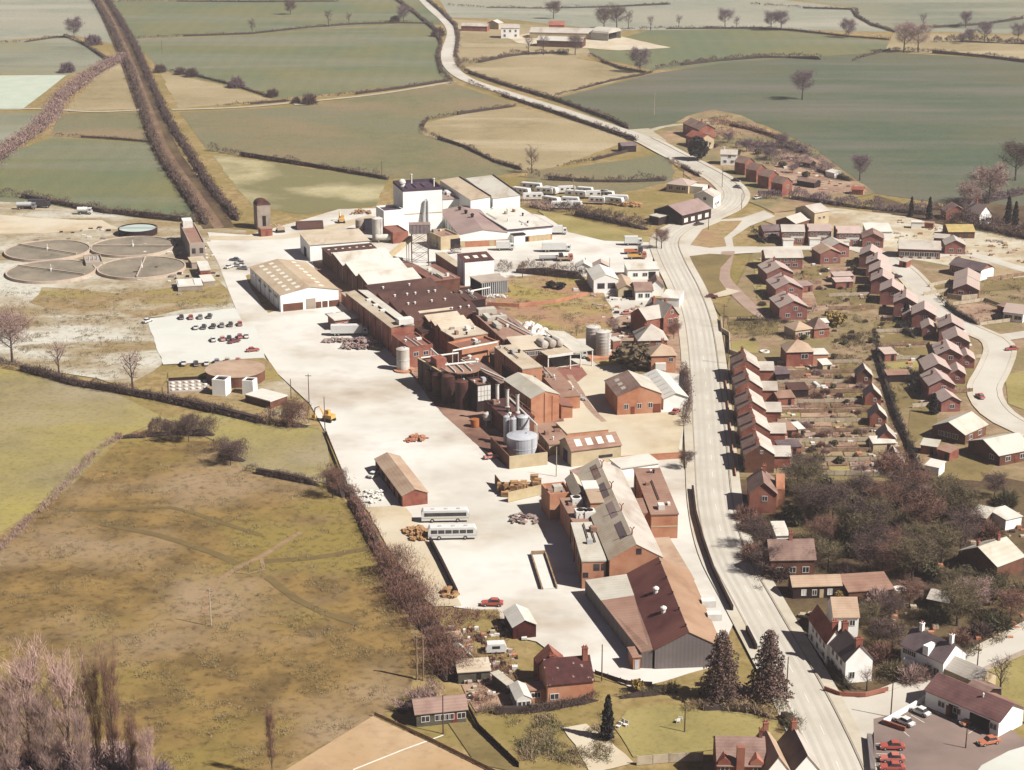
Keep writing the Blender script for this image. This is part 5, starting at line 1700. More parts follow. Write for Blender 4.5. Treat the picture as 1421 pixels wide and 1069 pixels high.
heap('rubble_heap', 'jumble of machinery and white cans along the drain stain', 'heap', 792, 548, 4, 14, 70, .6, M_steel, 1.5, rz=.35)
heap('machine_heap', 'jumble of machine parts beside the mill shadow', 'heap', 728, 722, 6, 5, 40, .7, M_scrap, 1.6)
heap('crate_heap', 'scatter of white crates beside the long garage', 'heap', 512, 690, 7, 8, 50, .6, M_frame, 1.2)
# stacked crates by the mill
for r in range(3):
    for c in range(9):
        if rnd.random() < .12:
            continue
        px, py = 697 + c * 6.2 - r * 1.2 + rnd.uniform(-1.5, 1.5), 678 + r * 5.2 - c * .9 + rnd.uniform(-1, 1)
        for lv in range(1 if rnd.random() < .5 else 2):
            w = rnd.uniform(.75, 1.0)
            mb = MB().box(-w, w, -.7, .7, 0, 1.15).box(-w - .04, w + .04, -.74, -.7, .1, .3).box(-w - .04, w + .04, -.74, -.7, .75, .95).box(-w - .04, w + .04, -.74, .74, 1.15, 1.2)
            p = at(px, py)
            tag(link('timber_crate', mb, M_pile, None, (p.x, p.y, lv * 1.2), rnd.uniform(-.2, .2)), 'timber crate in the rows stacked beside the brick mill', 'crate', 'timber crates beside the mill')
fence('low dark panel at the end of the timber crates', [(687, 671), (700, 688)], 2.4, W_brown, 'panel_wall', 'wall', .2, post=0)
fence('white boarded wall below the rows of timber crates', [(705, 697), (752, 686)], 2.6, M_cream, 'boarded_wall', 'wall', .2, post=0)
b = Bld('weighbridge', 'weighbridge frame with pale deck in the shade edge beside the mill', 'weighbridge', (752, 815), (772, 812), (738, 768), .5)
W, D = b.W / 2, b.D / 2
link('deck', MB().box(-W * .8, W * .8, -D, D, -.2, .12), M_park, b.e)
for s in (-1, 1):
    link('kerb_rail', MB().box(s * W - .15, s * W + .15, -D, D, -.2, .7), M_fence, b.e)
link('gate_bar', MB().box(-W, W, D, D + .3, -.2, 1.0), M_fence, b.e)
fence('long dark kerb wall along the drive behind the coaches', [(597, 752), (612, 780), (634, 825)], 1.2, W_dark, 'kerb_wall', 'wall', .5, post=0)
heap('rubble_heap', 'tan crate heap at the lower end of the dark kerb wall', 'heap', 624, 826, 3, 3, 14, .9, M_pile, 2)

# small plant on the flat roofs of the works
ru = random.Random(8)
for b in BLDS:
    if b.cat not in ('works building', 'boiler house', 'mill', 'store', 'warehouse', 'annexe', 'works block', 'covered way') or b.kind != 'flat' or b.W < 4:
        continue
    n = min(9, int(2 + b.W * b.D / 40))
    for k in range(n):
        x, y = ru.uniform(-.75, .75) * b.W / 2, ru.uniform(-.8, .85) * b.D / 2
        q = ru.random()
        if q < .4:
            w, d, h = ru.uniform(.3, .9), ru.uniform(.3, 1.1), ru.uniform(.5, 1.3)
            link('roof_unit', MB().box(x - w, x + w, y - d, y + d, b.top - .05, b.top + h), ru.choice((M_frame, W_conc, M_steel, R_rosy)), b.e)
        elif q < .75:
            b.vent(x, y, ru.uniform(.7, 1.4), ru.uniform(.2, .45), ru.choice((M_steel, M_doordark, M_frame)))
        else:
            L = min(ru.uniform(2, 7), b.D * .4)
            link('roof_pipe', MB().tube([(x, max(-b.D / 2 + .3, y - L), b.top + .3), (x, min(b.D / 2 - .3, y + L), b.top + .3), (x, min(b.D / 2 - .3, y + L), b.top - .1)], .14, 5), ru.choice((M_frame, M_steel, W_rust)), b.e)
# gutters and downpipes on the long shaded walls, stains of rust along eaves
for b in BLDS:
    if b.cat in ('hall', 'factory building', 'mill', 'works building', 'warehouse', 'garage', 'factory hall') and b.D > 8:
        for k in range(int(b.D / 6)):
            y = -b.D / 2 + 3 + k * 6
            link('downpipe', MB().box(-b.W / 2 - .14, -b.W / 2 - .01, y - .08, y + .08, -.2, b.h - .1), M_steel if k % 2 else M_doordark, b.e)
# ------------------------------------------------------------------ village
RD = math.radians
# terrace of brick pairs along the road
for i, (px, py) in enumerate(((1054, 655.5), (1048.5, 622.5), (1043.5, 592), (1039.5, 561.5), (1036, 533))):
    lab = ('end terrace pair with plain brick gable, next to the bare wood', 'second brick terrace pair up the main road from the bare wood', 'middle brick terrace pair of five along the main road', 'fourth brick terrace pair up the main road from the wood', 'last brick terrace pair, next to the hipped brick house garden')[i]
    p = at(px, py)
    b = Bld('terrace_house', lab, 'house', None, None, None, 4.9, 11.5, 7.6, 'brick terrace pairs along the main road', p + Vector((0, 5.7, 0)), RD(-1))
    b.gable(W_brick if i else W_brown, R_brown, 2.5, over=.15, rm2=R_slate_pale)  # right slope in a paler material, sunlight put into its colour
    b.chimney(-.6, 3.6, 1.3, .7, 1.2).chimney(-.6, -3.6, 1.3, .7, 1.2)
    b.wins('L', (-.7, -.25, .25, .7), 3.2, 1, 1.3).wins('L', (-.7, .7), .8, 1.2, 1.4).door('L', .2).door('L', -.2)
    if i == 0:
        b.wins('F', (.1,), 5.2, .6, .8)
    # rear wing
    x0 = b.W / 2
    link('rear_wing', MB().prism([(-3.0, -.3), (3.0, -.3), (3.0, 3.3), (0, 5.0), (-3.0, 3.3)], x0 + .02, x0 + 4.6, 'x'), W_brick, b.e, (0, .5, 0))
    link('wing_roof', MB().slab([(x0 - .6, -3.3, 3.35), (x0 + 4.9, -3.3, 3.35), (x0 + 4.9, 0, 5.2), (x0 - .6, 0, 5.2)], .12).slab([(x0 - .6, 0, 5.2), (x0 + 4.9, 0, 5.2), (x0 + 4.9, 3.3, 3.35), (x0 - .6, 3.3, 3.35)], .12), R_slate_pale, b.e, (0, .5, 0))
# garden houses at the strip ends
for i, (px, py) in enumerate(((1241, 655), (1230, 622), (1218, 592), (1211, 563), (1199, 534))):
    lab = ('steep roofed brick outhouse nearest the bare wood', 'steep roofed brick outhouse beside the white greenhouse', 'steep roofed brick outhouse, middle one of five at the garden ends', 'steep roofed brick outhouse, fourth up from the bare wood', 'steep roofed brown outhouse farthest from the bare wood')[i]
    b = house('brick_outhouse', lab, 'outhouse', px, py, 4.6, 5.2, 2.9, 2.2, RD(-4), W_brick if i < 4 else W_brown, R_slate, 'brick outhouses at the ends of the terrace gardens', front='none', rm2=R_slate_pale)  # paler slate on the sunward slope, the light painted in
    b.wins('F', (.2,), 1.4, .8, .8).door('R', 0)
# hipped brick house and bungalows above the terrace
b = Bld('brick_house', 'brick house with tan hipped roof and white flat extension above the terrace', 'house', (1092, 489), (1129, 488), None, 4.6, D=8)
b.hip(W_brick, R_tan, 2.8).wins('F', (.35,), 2.4, 2, 1.4).chimney(0, 1, 1.5, .7)
link('extension', MB().box(b.W / 2 + .01, b.W / 2 + 5, -3, 3, -.3, 3.2), W_orange, b.e)
link('extension_roof', MB().box(b.W / 2 - .2, b.W / 2 + 5.2, -3.2, 3.2, 3.2, 3.45), R_white, b.e)
b = Bld('bungalow', 'small tan hipped bungalow touching a brown roofed one above the terrace', 'bungalow', (1104, 459), (1128, 456), None, 3.0, D=7)
b.hip(W_cream, R_tan, 2.0).wins('F', (-.4, .4), 1, 1.4, 1.1)
b = Bld('bungalow', 'brown pyramid roofed bungalow above the hipped brick house', 'bungalow', (1130, 457), (1151, 455), None, 3.0, D=6.5)
b.hip(W_brick, R_brown, 3.0).wins('F', (0,), 1, 1.4, 1.1)
# estate: column of three
for i, (px, py) in enumerate(((1082, 395), (1094.5, 417), (1100.5, 443.5))):
    lab = ('pink roofed semi-detached pair, farthest of three beside the grass triangle', 'pink roofed semi-detached pair, middle of three beside the grass triangle', 'pink roofed semi-detached pair, lowest of three beside the grass triangle')[i]
    b = house('semi_detached_house', lab, 'house', px, py, 9.6, 12, 4.3, 2.2, RD(8), W_est, R_pink, 'pink roofed pairs', chim=1, front='one')
    b.wins('F', (.15,), 3.2, 1.2, 1.1).chimney(-2.6, -1, .9, .9, .5, W_brown, 0)
# estate: row facing the spur
for i, (px, py, w) in enumerate(((1100, 339, 8.6), (1137, 338, 8.8), (1177, 341, 8.8))):
    lab = ('white boarded pair, nearest the grass island, in the row of three', 'white boarded pair in the middle of the row of three', 'white boarded pair at the brick house end of the row of three')[i]
    b = house('semi_detached_house', lab, 'house', px, py, w, 7.5, 5.0, 1.9, RD(-1), W_est, R_pink if i else R_slate_pale, 'white boarded pairs', 'u', 0, front='none')
    D, W = b.D / 2, b.W / 2
    b.wins('F', (-.7, -.3, .1, .35, .75), 3.3, 1.0, .9).wins('F', (-.1, .6), .9, 1.4, 1.1)
    b.add('boarding', MB().box(-W * .2, W * .95, -D - .06, -D + .02, 2.4, 3.15), M_frame)
    b.add('garage_roof', MB().box(-W, W * .05, -D - 3.6, -D - .02, 2.3, 2.55), R_pale)
    b.add('garage', MB().box(-W + .1, -W * .05, -D - 3.5, -D - .03, -.3, 2.3), W_white)
    if i:
        b.add('end_wall', MB().box(-W - .35, -W - .02, -D, D, -.3, 6.2), W_brown)
b = house('brick_house', 'brick house with pinkish gable roof at the corner of estate road', 'house', 1211, 343.5, 8, 9, 3.6, 1.9, RD(-8), W_est, R_brown, front='one')
b = Bld('terrace_block', 'long low block with fawn roof between grass triangle and boarded pairs', 'house', (1063, 358), (1114, 357.5), None, 4.4, D=9)
b.gable(W_est, R_slate_pale, 2.0, 'u').wins('F', (-.2, .2, .6), 1, 1.6, 1.2)
b.wins('F', (-.7, -.3, .1, .5), 3, 1.2, 1.0)
b = house('semi_detached_house', 'white edged gable pair beside the long low fawn roofed block', 'house', 1152, 366, 8, 9, 4.0, 1.7, RD(12), W_est, R_tan, front='one')
b = house('semi_detached_house', 'taller gable behind the white edged gable pair', 'house', 1164, 357, 8, 9, 4.0, 1.7, RD(10), W_est, R_slate_pale, front='one')
b = Bld('dwelling', 'fawn roofed house with broad dark gable near the grass island', 'house', (1077, 306), (1103, 311), (1100, 298), 3.2)
b.gable(W_brown, R_slate_pale, 2.0)
b = Bld('dwelling', 'tall fawn house with dark gable end by the scrub belt', 'house', (1104, 289), (1129, 296), (1122, 285), 6.0)
b.gable(W_cream, R_slate_pale, 2.0).wins('R', (-.3, .3), 3, 1.2, 1.1)
b = Bld('dwelling', 'low mauve roofed house beside the dark hedge on the estate corner', 'house', (1060, 321), (1083, 320), None, 3.2, D=7)
b.gable(W_est, R_slate, 1.6, 'u').wins('F', (-.5, 0, .5), 1, 1.4, 1.2)
# estate: curving column of gabled pairs
fr = [(1206, 372, 0), (1216, 384, 0), (1220, 396, 0), (1223, 408.5, 0), (1236, 423, 0), (1255.5, 439, 0), (1281, 456, 0), (1319, 475, 0), (1327, 494, 0), (1316, 513, 0), (1300, 534, 0), (1306, 556, 0), (1319, 571, 1)]
for i, (px, py, sm) in enumerate(fr):
    rz = RD((-14, -12, -12, -12, -12, -12, -12, -10, -8, -5, -2, 2, 6)[i])
    lab = ORD[i] + ' brick gabled house down the curving estate row, counted from the boarded pairs'
    if i == 12:
        lab = 'last and smallest gabled house of the curving estate row, by the dark shrubs'
    b = house('estate_house', lab, 'house', px, py, 7.6 if not sm else 5.6, 10 if not sm else 7, 4.6 if not sm else 3.0, 2.1 if not sm else 1.6, rz, W_est, R_pink, 'brick gabled houses in the curving estate row', front='gable')
    D, W = b.D / 2, b.W / 2
    if i % 3 == 0:
        link('rear_extension', MB().box(-W + .5, W - 2.6, D + .02, D + 2.4, -.3, 2.5), W_est, b.e)
        link('extension_roof', MB().box(-W + .3, W - 2.4, D + .02, D + 2.6, 2.52, 2.7), R_mauve, b.e)
    if i % 2:
        b.chimney(-W * .4, D * .3, .9, .6, .5, W_brown, 1)
    if i % 4 == 1:
        b.lights([(-W * .5, -D * .3)], .9, 1.1, M_glass)
    link('porch_roof', MB().box(W + .02, W + 1.2, -1.2, .9, 2.3, 2.42), M_frame if i % 3 else R_mauve, b.e)
    tp = b.h + b.rise
    b.add('bargeboard', MB().slab([(-W - .3, -D - .4, b.h - .05), (0, -D - .4, tp), (0, -D - .36, tp), (-W - .3, -D - .36, b.h - .05)], .25).slab([(0, -D - .4, tp), (W + .3, -D - .4, b.h - .05), (W + .3, -D - .36, b.h - .05), (0, -D - .36, tp)], .25), M_doordark)
for i, (px, py, lab) in enumerate(((1262, 449, 'brick garage with pink roof beside the seventh house of the curving row'), (1289, 468, 'brick garage with pink roof between the seventh and eighth curving row houses'), (1341, 511, 'brick garage with pink roof beside the tenth house of the curving row'), (1328, 532, 'brick garage with pink roof beside the eleventh house of the curving row'))):
    house('garage', lab, 'garage', px, py, 4.6, 7, 2.9, 1.5, RD(-8), W_est, R_pink, 'brick garages of the estate', front='none').wins('F', (0,), 1.2, .9, .7)
# estate: far side of the road
b = Bld('terrace_block', 'long pale roofed terrace with brick and white front on the building site', 'house', (1248, 345), (1305, 347), None, 3.6, D=9)
b.gable(W_est, R_slate_pale, 2.3, 'u').wins('F', tuple(-.85 + .24 * k for k in range(8)), .8, 1.5, 1.6)
for k in range(4):
    b.add('white_panel', MB().box(-b.W * .38 + k * b.W * .22, -b.W * .38 + k * b.W * .22 + 1.8, -b.D / 2 - .05, -b.D / 2 + .02, 0, .9), M_frame)
b = house('brick_house', 'brick gabled house at the end of the long pale roofed terrace', 'house', 1325, 353, 7.6, 8, 3.6, 1.9, RD(-6), W_est, R_slate_pale, front='one')
b = Bld('bungalow', 'flat grey roofed house behind the long pale roofed terrace', 'house', (1296, 330), (1316, 331.5), None, 3.2, D=6)
b.gable(W_est, R_slate_pale, 1.0, 'u')
b = Bld('terrace_block', 'purple roofed terrace with white gable end beside the building site', 'house', (1318, 367), (1361, 376.5), None, 3.4, D=8)
b.gable(W_est, R_slate, 2.0, 'u').wins('F', (-.75, -.4, .1, .5, .8), .8, 1.5, 1.5)
b.add('end_wall', MB().box(b.W / 2 + .02, b.W / 2 + .12, -b.D / 2, b.D / 2, -.3, 3.6), W_white).parent = b.e
for (px, py, lab) in ((1341, 401, 'broad pink roofed bungalow, rear one of two across the estate road'), (1340, 413, 'broad pink roofed bungalow behind the white wall, across the estate road')):
    house('bungalow', lab, 'bungalow', px, py, 8.6, 11, 2.9, 2.0, RD(-14), W_est, R_pink, 'broad pink roofed bungalows', front='one')
b = Bld('bungalow', 'pale gabled bungalow with white windows at the estate edge', 'bungalow', (1393, 433), (1420, 436), (1402, 423), 3.0)
b.gable(W_white, R_pink, 1.8, 'u').wins('F', (-.5, .5), .9, 2.4, 1.2)
for (A, B, px, lab) in (((1294, 591), (1340, 603), 1340, 'broad fawn roofed bungalow with dark boarded gable, upper one by the lawn'), ((1344, 612), (1388, 632), 1388, 'broad fawn roofed bungalow with dark gable beside the clipped lawn')):
    b = Bld('bungalow', lab, 'bungalow', A, B, None, 2.9, D=11, group='broad fawn roofed bungalows')
    b.gable(W_brown, R_pale, 2.4, over=.7)
    b.wins('F', (-.45, -.05, .4) if px == 1340 else (.5,), .9, 1.6, 1.2)
    b.wins('R', (-.5, .4), .9, 1.6, 1.2)
    b.door('R', 0, 1, 2)
b = Bld('site_block', 'blank white block behind the building site', 'building', (1203, 322), (1238, 322), None, 3.2, D=9)
b.mono(W_white, R_white, 1.4)
b = Bld('timber_frame_house', 'half built house with yellow timber roof on the building site', 'house', (1317, 322), (1352, 321), (1312, 314), 2.6)
b.gable(W_brown, mat('roof_battens', G8(226, 200, 130), G8(206, 180, 110), .5, lines=('Y', .9, .3)), 1.8, 'u').wins('F', (-.4, .3), .5, 2, 1.4, framed=False)
b = house('cottage', 'maroon roofed cottage half hidden in trees beyond the building site', 'cottage', 1327, 305, 9, 7, 3.2, 2.6, RD(5), W_brick, R_brown, front='one')
b = house('cottage', 'white gabled cottage with pinkish steep roof among the far trees', 'cottage', 1367, 310, 6, 9, 4.0, 3.2, RD(24), W_white, R_pink, front='one', chim=1)
b = Bld('site_hut', 'long white site cabin beside the dark scrub belt', 'cabin', (1265, 309), (1279, 309.5), None, 2.4, D=3)
b.flat(W_white, R_white)
b = Bld('site_hut', 'low brick wall panel stack on the building site', 'hut', (1283, 310), (1295, 311), None, 2.0, D=3)
b.flat(W_brick, R_rosy)
# top of the village
b = Bld('farmhouse', 'brick house with dark roof, upper one of two on the lane bend', 'house', (948, 171), (970, 180), None, 5.4, D=9)
b.gable(W_brick, R_brown, 2.4, 'u').chimney(3, 0, 1, .7)
b.wins('F', (-.6, 0, .6), 3, 1.2, 1.2).wins('R', (0,), 2, 1.2, 1.2)
b = Bld('farmhouse', 'brick house with red roof and pale gable, lower one on the lane bend', 'house', (952, 188), (972, 194), None, 4.8, D=8)
b.gable(W_brick, R_red, 2.2, 'u').wins('F', (-.6, 0, .6), 1, 1.2, 1.6)
b.add('pale_gable', MB().prism([(-b.D / 2, -.3), (b.D / 2, -.3), (b.D / 2, 4.8), (0, 6.9), (-b.D / 2, 4.8)], b.W / 2 + .02, b.W / 2 + .1, 'x'), W_cream)
b = house('white_cottage', 'white cottage with tall chimney beside the dark rounded tree', 'cottage', 1011, 229, 7.5, 7, 5, 1.6, RD(-8), W_white, R_slate_pale, ridge='u', chim=-1, chm=W_white)
for i, (px, py) in enumerate(((1040, 242), (1056, 252), (1073, 261), (1092, 271))):
    b = house('semi_detached_house', ORD[i].capitalize() + ' red brick gable from the white cottage along the top bend', 'house', px, py, 6.4, 6.5, 5.4, 2.3, RD(40), W_brick, R_brown, 'red brick gables on the top bend', front='gable')
b = Bld('garden_shed_row', 'row of dark sheds and garages behind the top bend gables', 'sheds', (1106, 250), (1130, 254), None, 2.4, D=5)
b.gable(W_dark, R_brown, 1, 'u')
b = Bld('garden_shed', 'white shed in the allotments at the field edge', 'shed', (1146, 238), (1158, 241), None, 2.2, D=4)
b.mono(W_white, R_white, .6)
b = Bld('garden_shed', 'small orange brick shed at the far corner of the allotments', 'shed', (1182, 263), (1198, 264), None, 2.2, D=4)
b.gable(W_orange, R_red, 1, 'u')
b = Bld('garden_shed', 'small dark shed in the allotments near the bare oak', 'shed', (1114, 225), (1124, 227), None, 2.2, D=4)
b.gable(W_dark, R_brown, 1, 'u')
b = Bld('bungalow', 'pink roofed cream bungalow below the hedge on the main road bend', 'bungalow', (925, 255), (955, 258), None, 3.2, D=10)
b.hip(W_cream, R_pink, 2.2).wins('F', (-.6, .1, .6), 1, 1.8, 1.4)
link('garage', MB().box(b.W / 2 + .02, b.W / 2 + 6, -3, 3, -.3, 2.6), W_white, b.e)
link('garage_roof', MB().box(b.W / 2 - .1, b.W / 2 + 6.2, -3.2, 3.2, 2.6, 2.8), R_white, b.e)
b = house('white_house', 'white house with pale roof beside the long dark hall', 'house', 976, 288, 9, 8, 5, 2, RD(-28), W_white, R_slate_pale, front='gable', chim=1, ridge='v')
b = Bld('village_hall', 'long dark hall with mauve roof and white windows on main road', 'hall', (947, 299), (981, 288), (903, 288), 4.2, D=15)
b.gable(W_dark, R_mauve, 3.0, 'u', over=.3)
b.wins('F', (-.75, -.28, .2, .7), 1.0, 2.2, 1.6, 3, gm=M_frame)
link('side_porch', MB().box(-b.W / 2 - 6, -b.W / 2 - .02, 0, 5, -.3, 3), W_dark, b.e)
link('porch_roof', MB().box(-b.W / 2 - 6.2, -b.W / 2 - .02, -.2, 5.2, 3, 3.3), R_pale, b.e)
b = Bld('field_shed', 'black field shed with mauve roof beside the far road', 'shed', (863, 203), (883, 202), None, 2.8, D=6)
b.gable(W_dark, R_slate, 1.2, 'u')
# farm
b = house('farmhouse', 'white farmhouse with hipped look by the bend of far road', 'house', 708, 53, 13, 10, 7, 2, 0, W_white, R_slate_pale, ridge='u', front='none')
b.wins('F', (-.6, 0, .6), 4.2, 1.2, 1.6).wins('F', (-.6, .6), 1, 1.4, 1.6)
b = Bld('barn', 'long fawn roofed barn beside the white farmhouse', 'barn', (735, 45), (832, 47), None, 4, D=16)
b.gable(W_cream, R_slate_pale, 2.6, 'u')
b = Bld('barn', 'long pale roofed barn in front of the fawn barn', 'barn', (745, 56), (808, 58), None, 4, D=12)
b.gable(W_brown, R_pale, 2.2, 'u')
b = Bld('barn', 'red roofed barn behind the long farm barns', 'barn', (762, 35), (783, 35), None, 5, D=8)
b.gable(W_brick, R_red, 2.2, 'u')
b = Bld('barn', 'cream gabled barn next to the round roofed barn', 'barn', (822, 46), (836, 47), None, 4.4, D=10)
b.gable(W_cream, R_pale, 2)
b = Bld('dutch_barn', 'round roofed open farm barn with dark mouth', 'barn', (844, 47), (862, 43), None, 5, D=14)
W, D = b.W / 2, b.D / 2
link('shell', MB().prism([(W, 5)] + [(W * math.cos(a), 5 + 3 * math.sin(a)) for a in [PI * i / 8 for i in range(1, 8)]] + [(-W, 5), (-W, 0), (-W + .3, 0), (-W + .3, 5), (W - .3, 5), (W - .3, 0), (W, 0)], -D, D, 'y'), R_pale, b.e)
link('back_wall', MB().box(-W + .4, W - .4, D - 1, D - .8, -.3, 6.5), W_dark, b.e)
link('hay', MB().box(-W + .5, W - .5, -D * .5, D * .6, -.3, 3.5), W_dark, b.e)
b = Bld('barn', 'low fawn roofed shed on the far road side of the farm', 'barn', (640, 36), (676, 37), None, 3.4, D=8)
b.gable(W_brick, R_slate_pale, 1.6, 'u')
b = Bld('barn', 'small cream gabled store beside the white farmhouse', 'barn', (676, 32), (692, 33), None, 4, D=7)
b.gable(W_cream, R_pale, 2)
# houses beside the works gate
b = Bld('white_garage', 'big white gabled garage building with two dark windows', 'garage', (824, 389), (857, 386.5), (818, 374), 4.6)
b.gable(W_white, R_white, 1.8, over=.1).wins('F', (-.4, .45), 1.4, 2.6, 2.0, framed=False)
for px, py, lab in ((810, 382, 'small pale gabled hut behind the white gabled garage'), (834, 381, 'small pinkish gabled hut next to the lorry park')):
    house('hut', lab, 'hut', px, py, 5.5, 5, 3, 1.5, 0, W_white if px < 820 else W_cream, R_white if px < 820 else R_pink, front='one')
b = Bld('workshop', 'small cream workshop with brown pent roof beside the white garage', 'workshop', (858, 401), (880, 399), (853, 386), 3.0)
b.gable(W_cream, R_tan, 1.4).door('F', .2, 3, 2.4, M_doordark)
b = Bld('showroom', 'long white flat fronted building with fawn roof on main road', 'shop', (871, 375), (915, 374), None, 3.4, D=8)
b.mono(W_white, R_white, .8).wins('F', (-.5, .1), 1, 1.6, 1.2).door('F', .55, 2.6, 2.6, M_doordark)
b = Bld('cottage', 'small brown roofed cottage with white walls by the main road', 'cottage', (882, 404), (905, 402), (880, 394), 3.2)
b.gable(W_white, R_brown, 1.8, 'u').wins('F', (-.4, .4), .8, 1.4, 1.4)
b = Bld('cottage', 'brown gabled roof beside the long white building on main road', 'cottage', (902, 397), (921, 397), None, 3.4, D=8)
b.gable(W_white, R_brown, 2.2)
b = Bld('flat_extension', 'white flat roof sloping down to the main road pavement', 'extension', (918, 414), (940, 420), (914, 402), 3.0)
b.flat(W_white, R_white)
b = Bld('brick_villa', 'large red brick villa with pale roof and red gable facing road', 'house', (921, 440), (946, 438), (897, 433), 6.2, D=11)
b.gable(W_brick, R_slate_pale, 3.6, 'v').wins('F', (-.1, .6), 3.6, 1.2, 1.6).wins('F', (.1,), 6.8, 1.0, 1.2)
b.chimney(-1, 3, 1.6, .8).chimney(1, -1, 1.6, .8)
link('side_wing', MB().prism([(-4.5, -.3), (4.5, -.3), (4.5, 5.8), (0, 8.6), (-4.5, 5.8)], -b.W / 2 - 6, -b.W / 2 - .02, 'x'), W_brick, b.e)
link('wing_roof', MB().slab([(-b.W / 2 - 6.3, -4.8, 5.8), (-b.W / 2 + 2, -4.8, 5.8), (-b.W / 2 + 2, 0, 8.8), (-b.W / 2 - 6.3, 0, 8.8)], .12).slab([(-b.W / 2 - 6.3, 0, 8.8), (-b.W / 2 + 2, 0, 8.8), (-b.W / 2 + 2, 4.8, 5.8), (-b.W / 2 - 6.3, 4.8, 5.8)], .12), R_slate_pale, b.e)
b = Bld('villa', 'villa with pale hipped roof and dark side below the red gable', 'house', (886, 473), (926, 472), None, 3.6, D=10)
b.hip(W_brick, R_slate_pale, 4.0).chimney(-1.5, 0, 1.0, .8).wins('F', (-.4, .4), 1, 1.4, 1.6)
b = Bld('brick_villa', 'square brick villa with low pale hipped roof and bay window', 'house', (904, 494), (938, 493), None, 5.4, D=8)
b.hip(W_orange, R_tan, 2.6).chimney(.5, 1, 1.4, .8)
link('bay_window', MB().box(-2.6, .6, -b.D / 2 - 1.2, -b.D / 2 - .02, 1.0, 3.2), M_frame, b.e)
b.wins('F', (.6,), 3.4, 1.2, 1.2)
b = Bld('outhouse', 'little brick outhouse beside the ribbed silos', 'outhouse', (851, 474), (861, 473), None, 2.6, D=4)
b.flat(W_brick, R_pale)
# house by the wood
b = house('brick_house', 'brick house with pinkish gable wall at the edge of bare wood', 'house', 1058, 712, 6.6, 10, 5.2, 2.8, RD(-4), W_brick, R_brown, front='gable', chim=0)
link('side_gable', MB().prism([(-3, -.3), (3, -.3), (3, 5.2), (0, 8.2), (-3, 5.2)], 3.35, 5.5, 'x'), W_orange, b.e, (0, 1, 0))
b.chimney(.6, 3.5, 1.6, .8)
b = Bld('brown_house', 'brown roofed house half hidden by bare trees at the road', 'house', (1070, 777), (1131, 776), None, 4.4, D=8)
b.gable(W_brown, R_brown, 3.2, 'u').chimney(0, 0, 1.4, .8).wins('F', (-.6, 0, .6), 1.2, 1.4, 1.3)
b = Bld('store', 'pale sloping roofed store behind the half hidden brown house', 'store', (1078, 744), (1095, 744), (1070, 729), 2.6)
b.mono(W_white, R_white, .8)
b = Bld('shop_row', 'dark wooden shop row with tan roof beside the road forecourt', 'shop', (1101, 814), (1167, 812), None, 2.9, D=5)
b.gable(W_dark, R_tan, 1.4, 'u').wins('F', (-.55, .55), .7, 1.0, 1.3, gm=M_frame).wins('F', (-.1,), .7, .9, 1.2).door('F', .2, .9, 2, M_cream)
b = Bld('shed', 'low brown flat roofed garden building in the middle of the wood edge', 'shed', (1178, 822), (1240, 818), None, 2.2, D=7)
b.mono(W_brown, R_rosy, 1.0)
# white cottages
b = Bld('white_cottage', 'white roadside cottage with red roof end and tan cross wing', 'cottage', (1148, 892), (1167, 886), (1126, 856), 4.8)
b.gable(W_white, R_red, 2.6, 'v', over=.2)  .chimney(0, -b.D * .42, 1.4, 1.3, .8).wins('L', (-.7, -.3, .1, .5), 2.8, 1, 1.1).wins('L', (-.7, 0, .6), .6, 1.2, 1.2)
W, D = b.W / 2, b.D / 2
b = Bld('cottage_wing', 'tan roofed white wing behind the red roofed roadside cottage', 'cottage', (1157, 856), (1192, 856), None, 4.8, D=8)
b.gable(W_white, R_tan, 2.6, 'u', over=.2).wins('F', (.5,), 2.8, 1.0, 1.2)
b = Bld('white_cottage', 'white cottage with purple slate roof and bright gable at the junction', 'cottage', (1174, 918), (1211, 914), (1155, 895), 4.8, D=9)
b.gable(W_white, R_slate, 3.0, 'v', over=.15).chimney(0, -3.6, 1.1, 1.4, .8).chimney(0, 3.8, 1.2, 1.2, .8)
b.wins('L', (-.5, 0, .5), 3, 1, 1.1).wins('L', (-.5, .5), .7, 1.2, 1.2).wins('F', (-.5,), 1, 1, 1.3)
b = Bld('cottage', 'white half timbered cottage with dark purple roof in garden trees', 'cottage', (1251, 894), (1306, 921), (1268, 880), 4.2, D=7)
b.gable(W_white, R_slate, 2.8, 'u', over=.2)
W, D = b.W / 2, b.D / 2
b.chimney(-W * .6, 0, 1.4, .7, m=W_white).chimney(W * .8, 0, 1.6, .7, m=W_white)
b.wins('F', (-.8, -.6, -.4), 2.6, 1, 1.0).wins('F', (.3, .7), .7, 1.2, 1.5)
b.add('dormer', MB().box(W * .05, W * .3, -D - .3, 0, 4.2, 6.2), W_white)
b.add('bay_window', MB().box(-W * .65, -W * .3, -D - 1.4, -D - .02, -.3, 2.2), W_white)
b.add('annexe', MB().prism([(-3, -.3), (3, -.3), (3, 2.6), (0, 4.4), (-3, 2.6)], W + .02, W + 8, 'x'), W_cream)
b.add('annexe_roof', MB().slab([(W + .02, -3.2, 2.7), (W + 8.2, -3.2, 2.7), (W + 8.2, 0, 4.6), (W + .02, 0, 4.6)], .12).slab([(W + .02, 0, 4.6), (W + 8.2, 0, 4.6), (W + 8.2, 3.2, 2.7), (W + .02, 3.2, 2.7)], .12), R_slate_pale)
b = Bld('fawn_house', 'fawn roofed house with chimney among trees at the wood corner', 'house', (1384, 786), (1421, 772), None, 3.4, D=11)
b.gable(W_brown, R_pale, 2.8, 'u').chimney(2, 0, 1.2, .8).chimney(-3, 1.5, 1, .6)
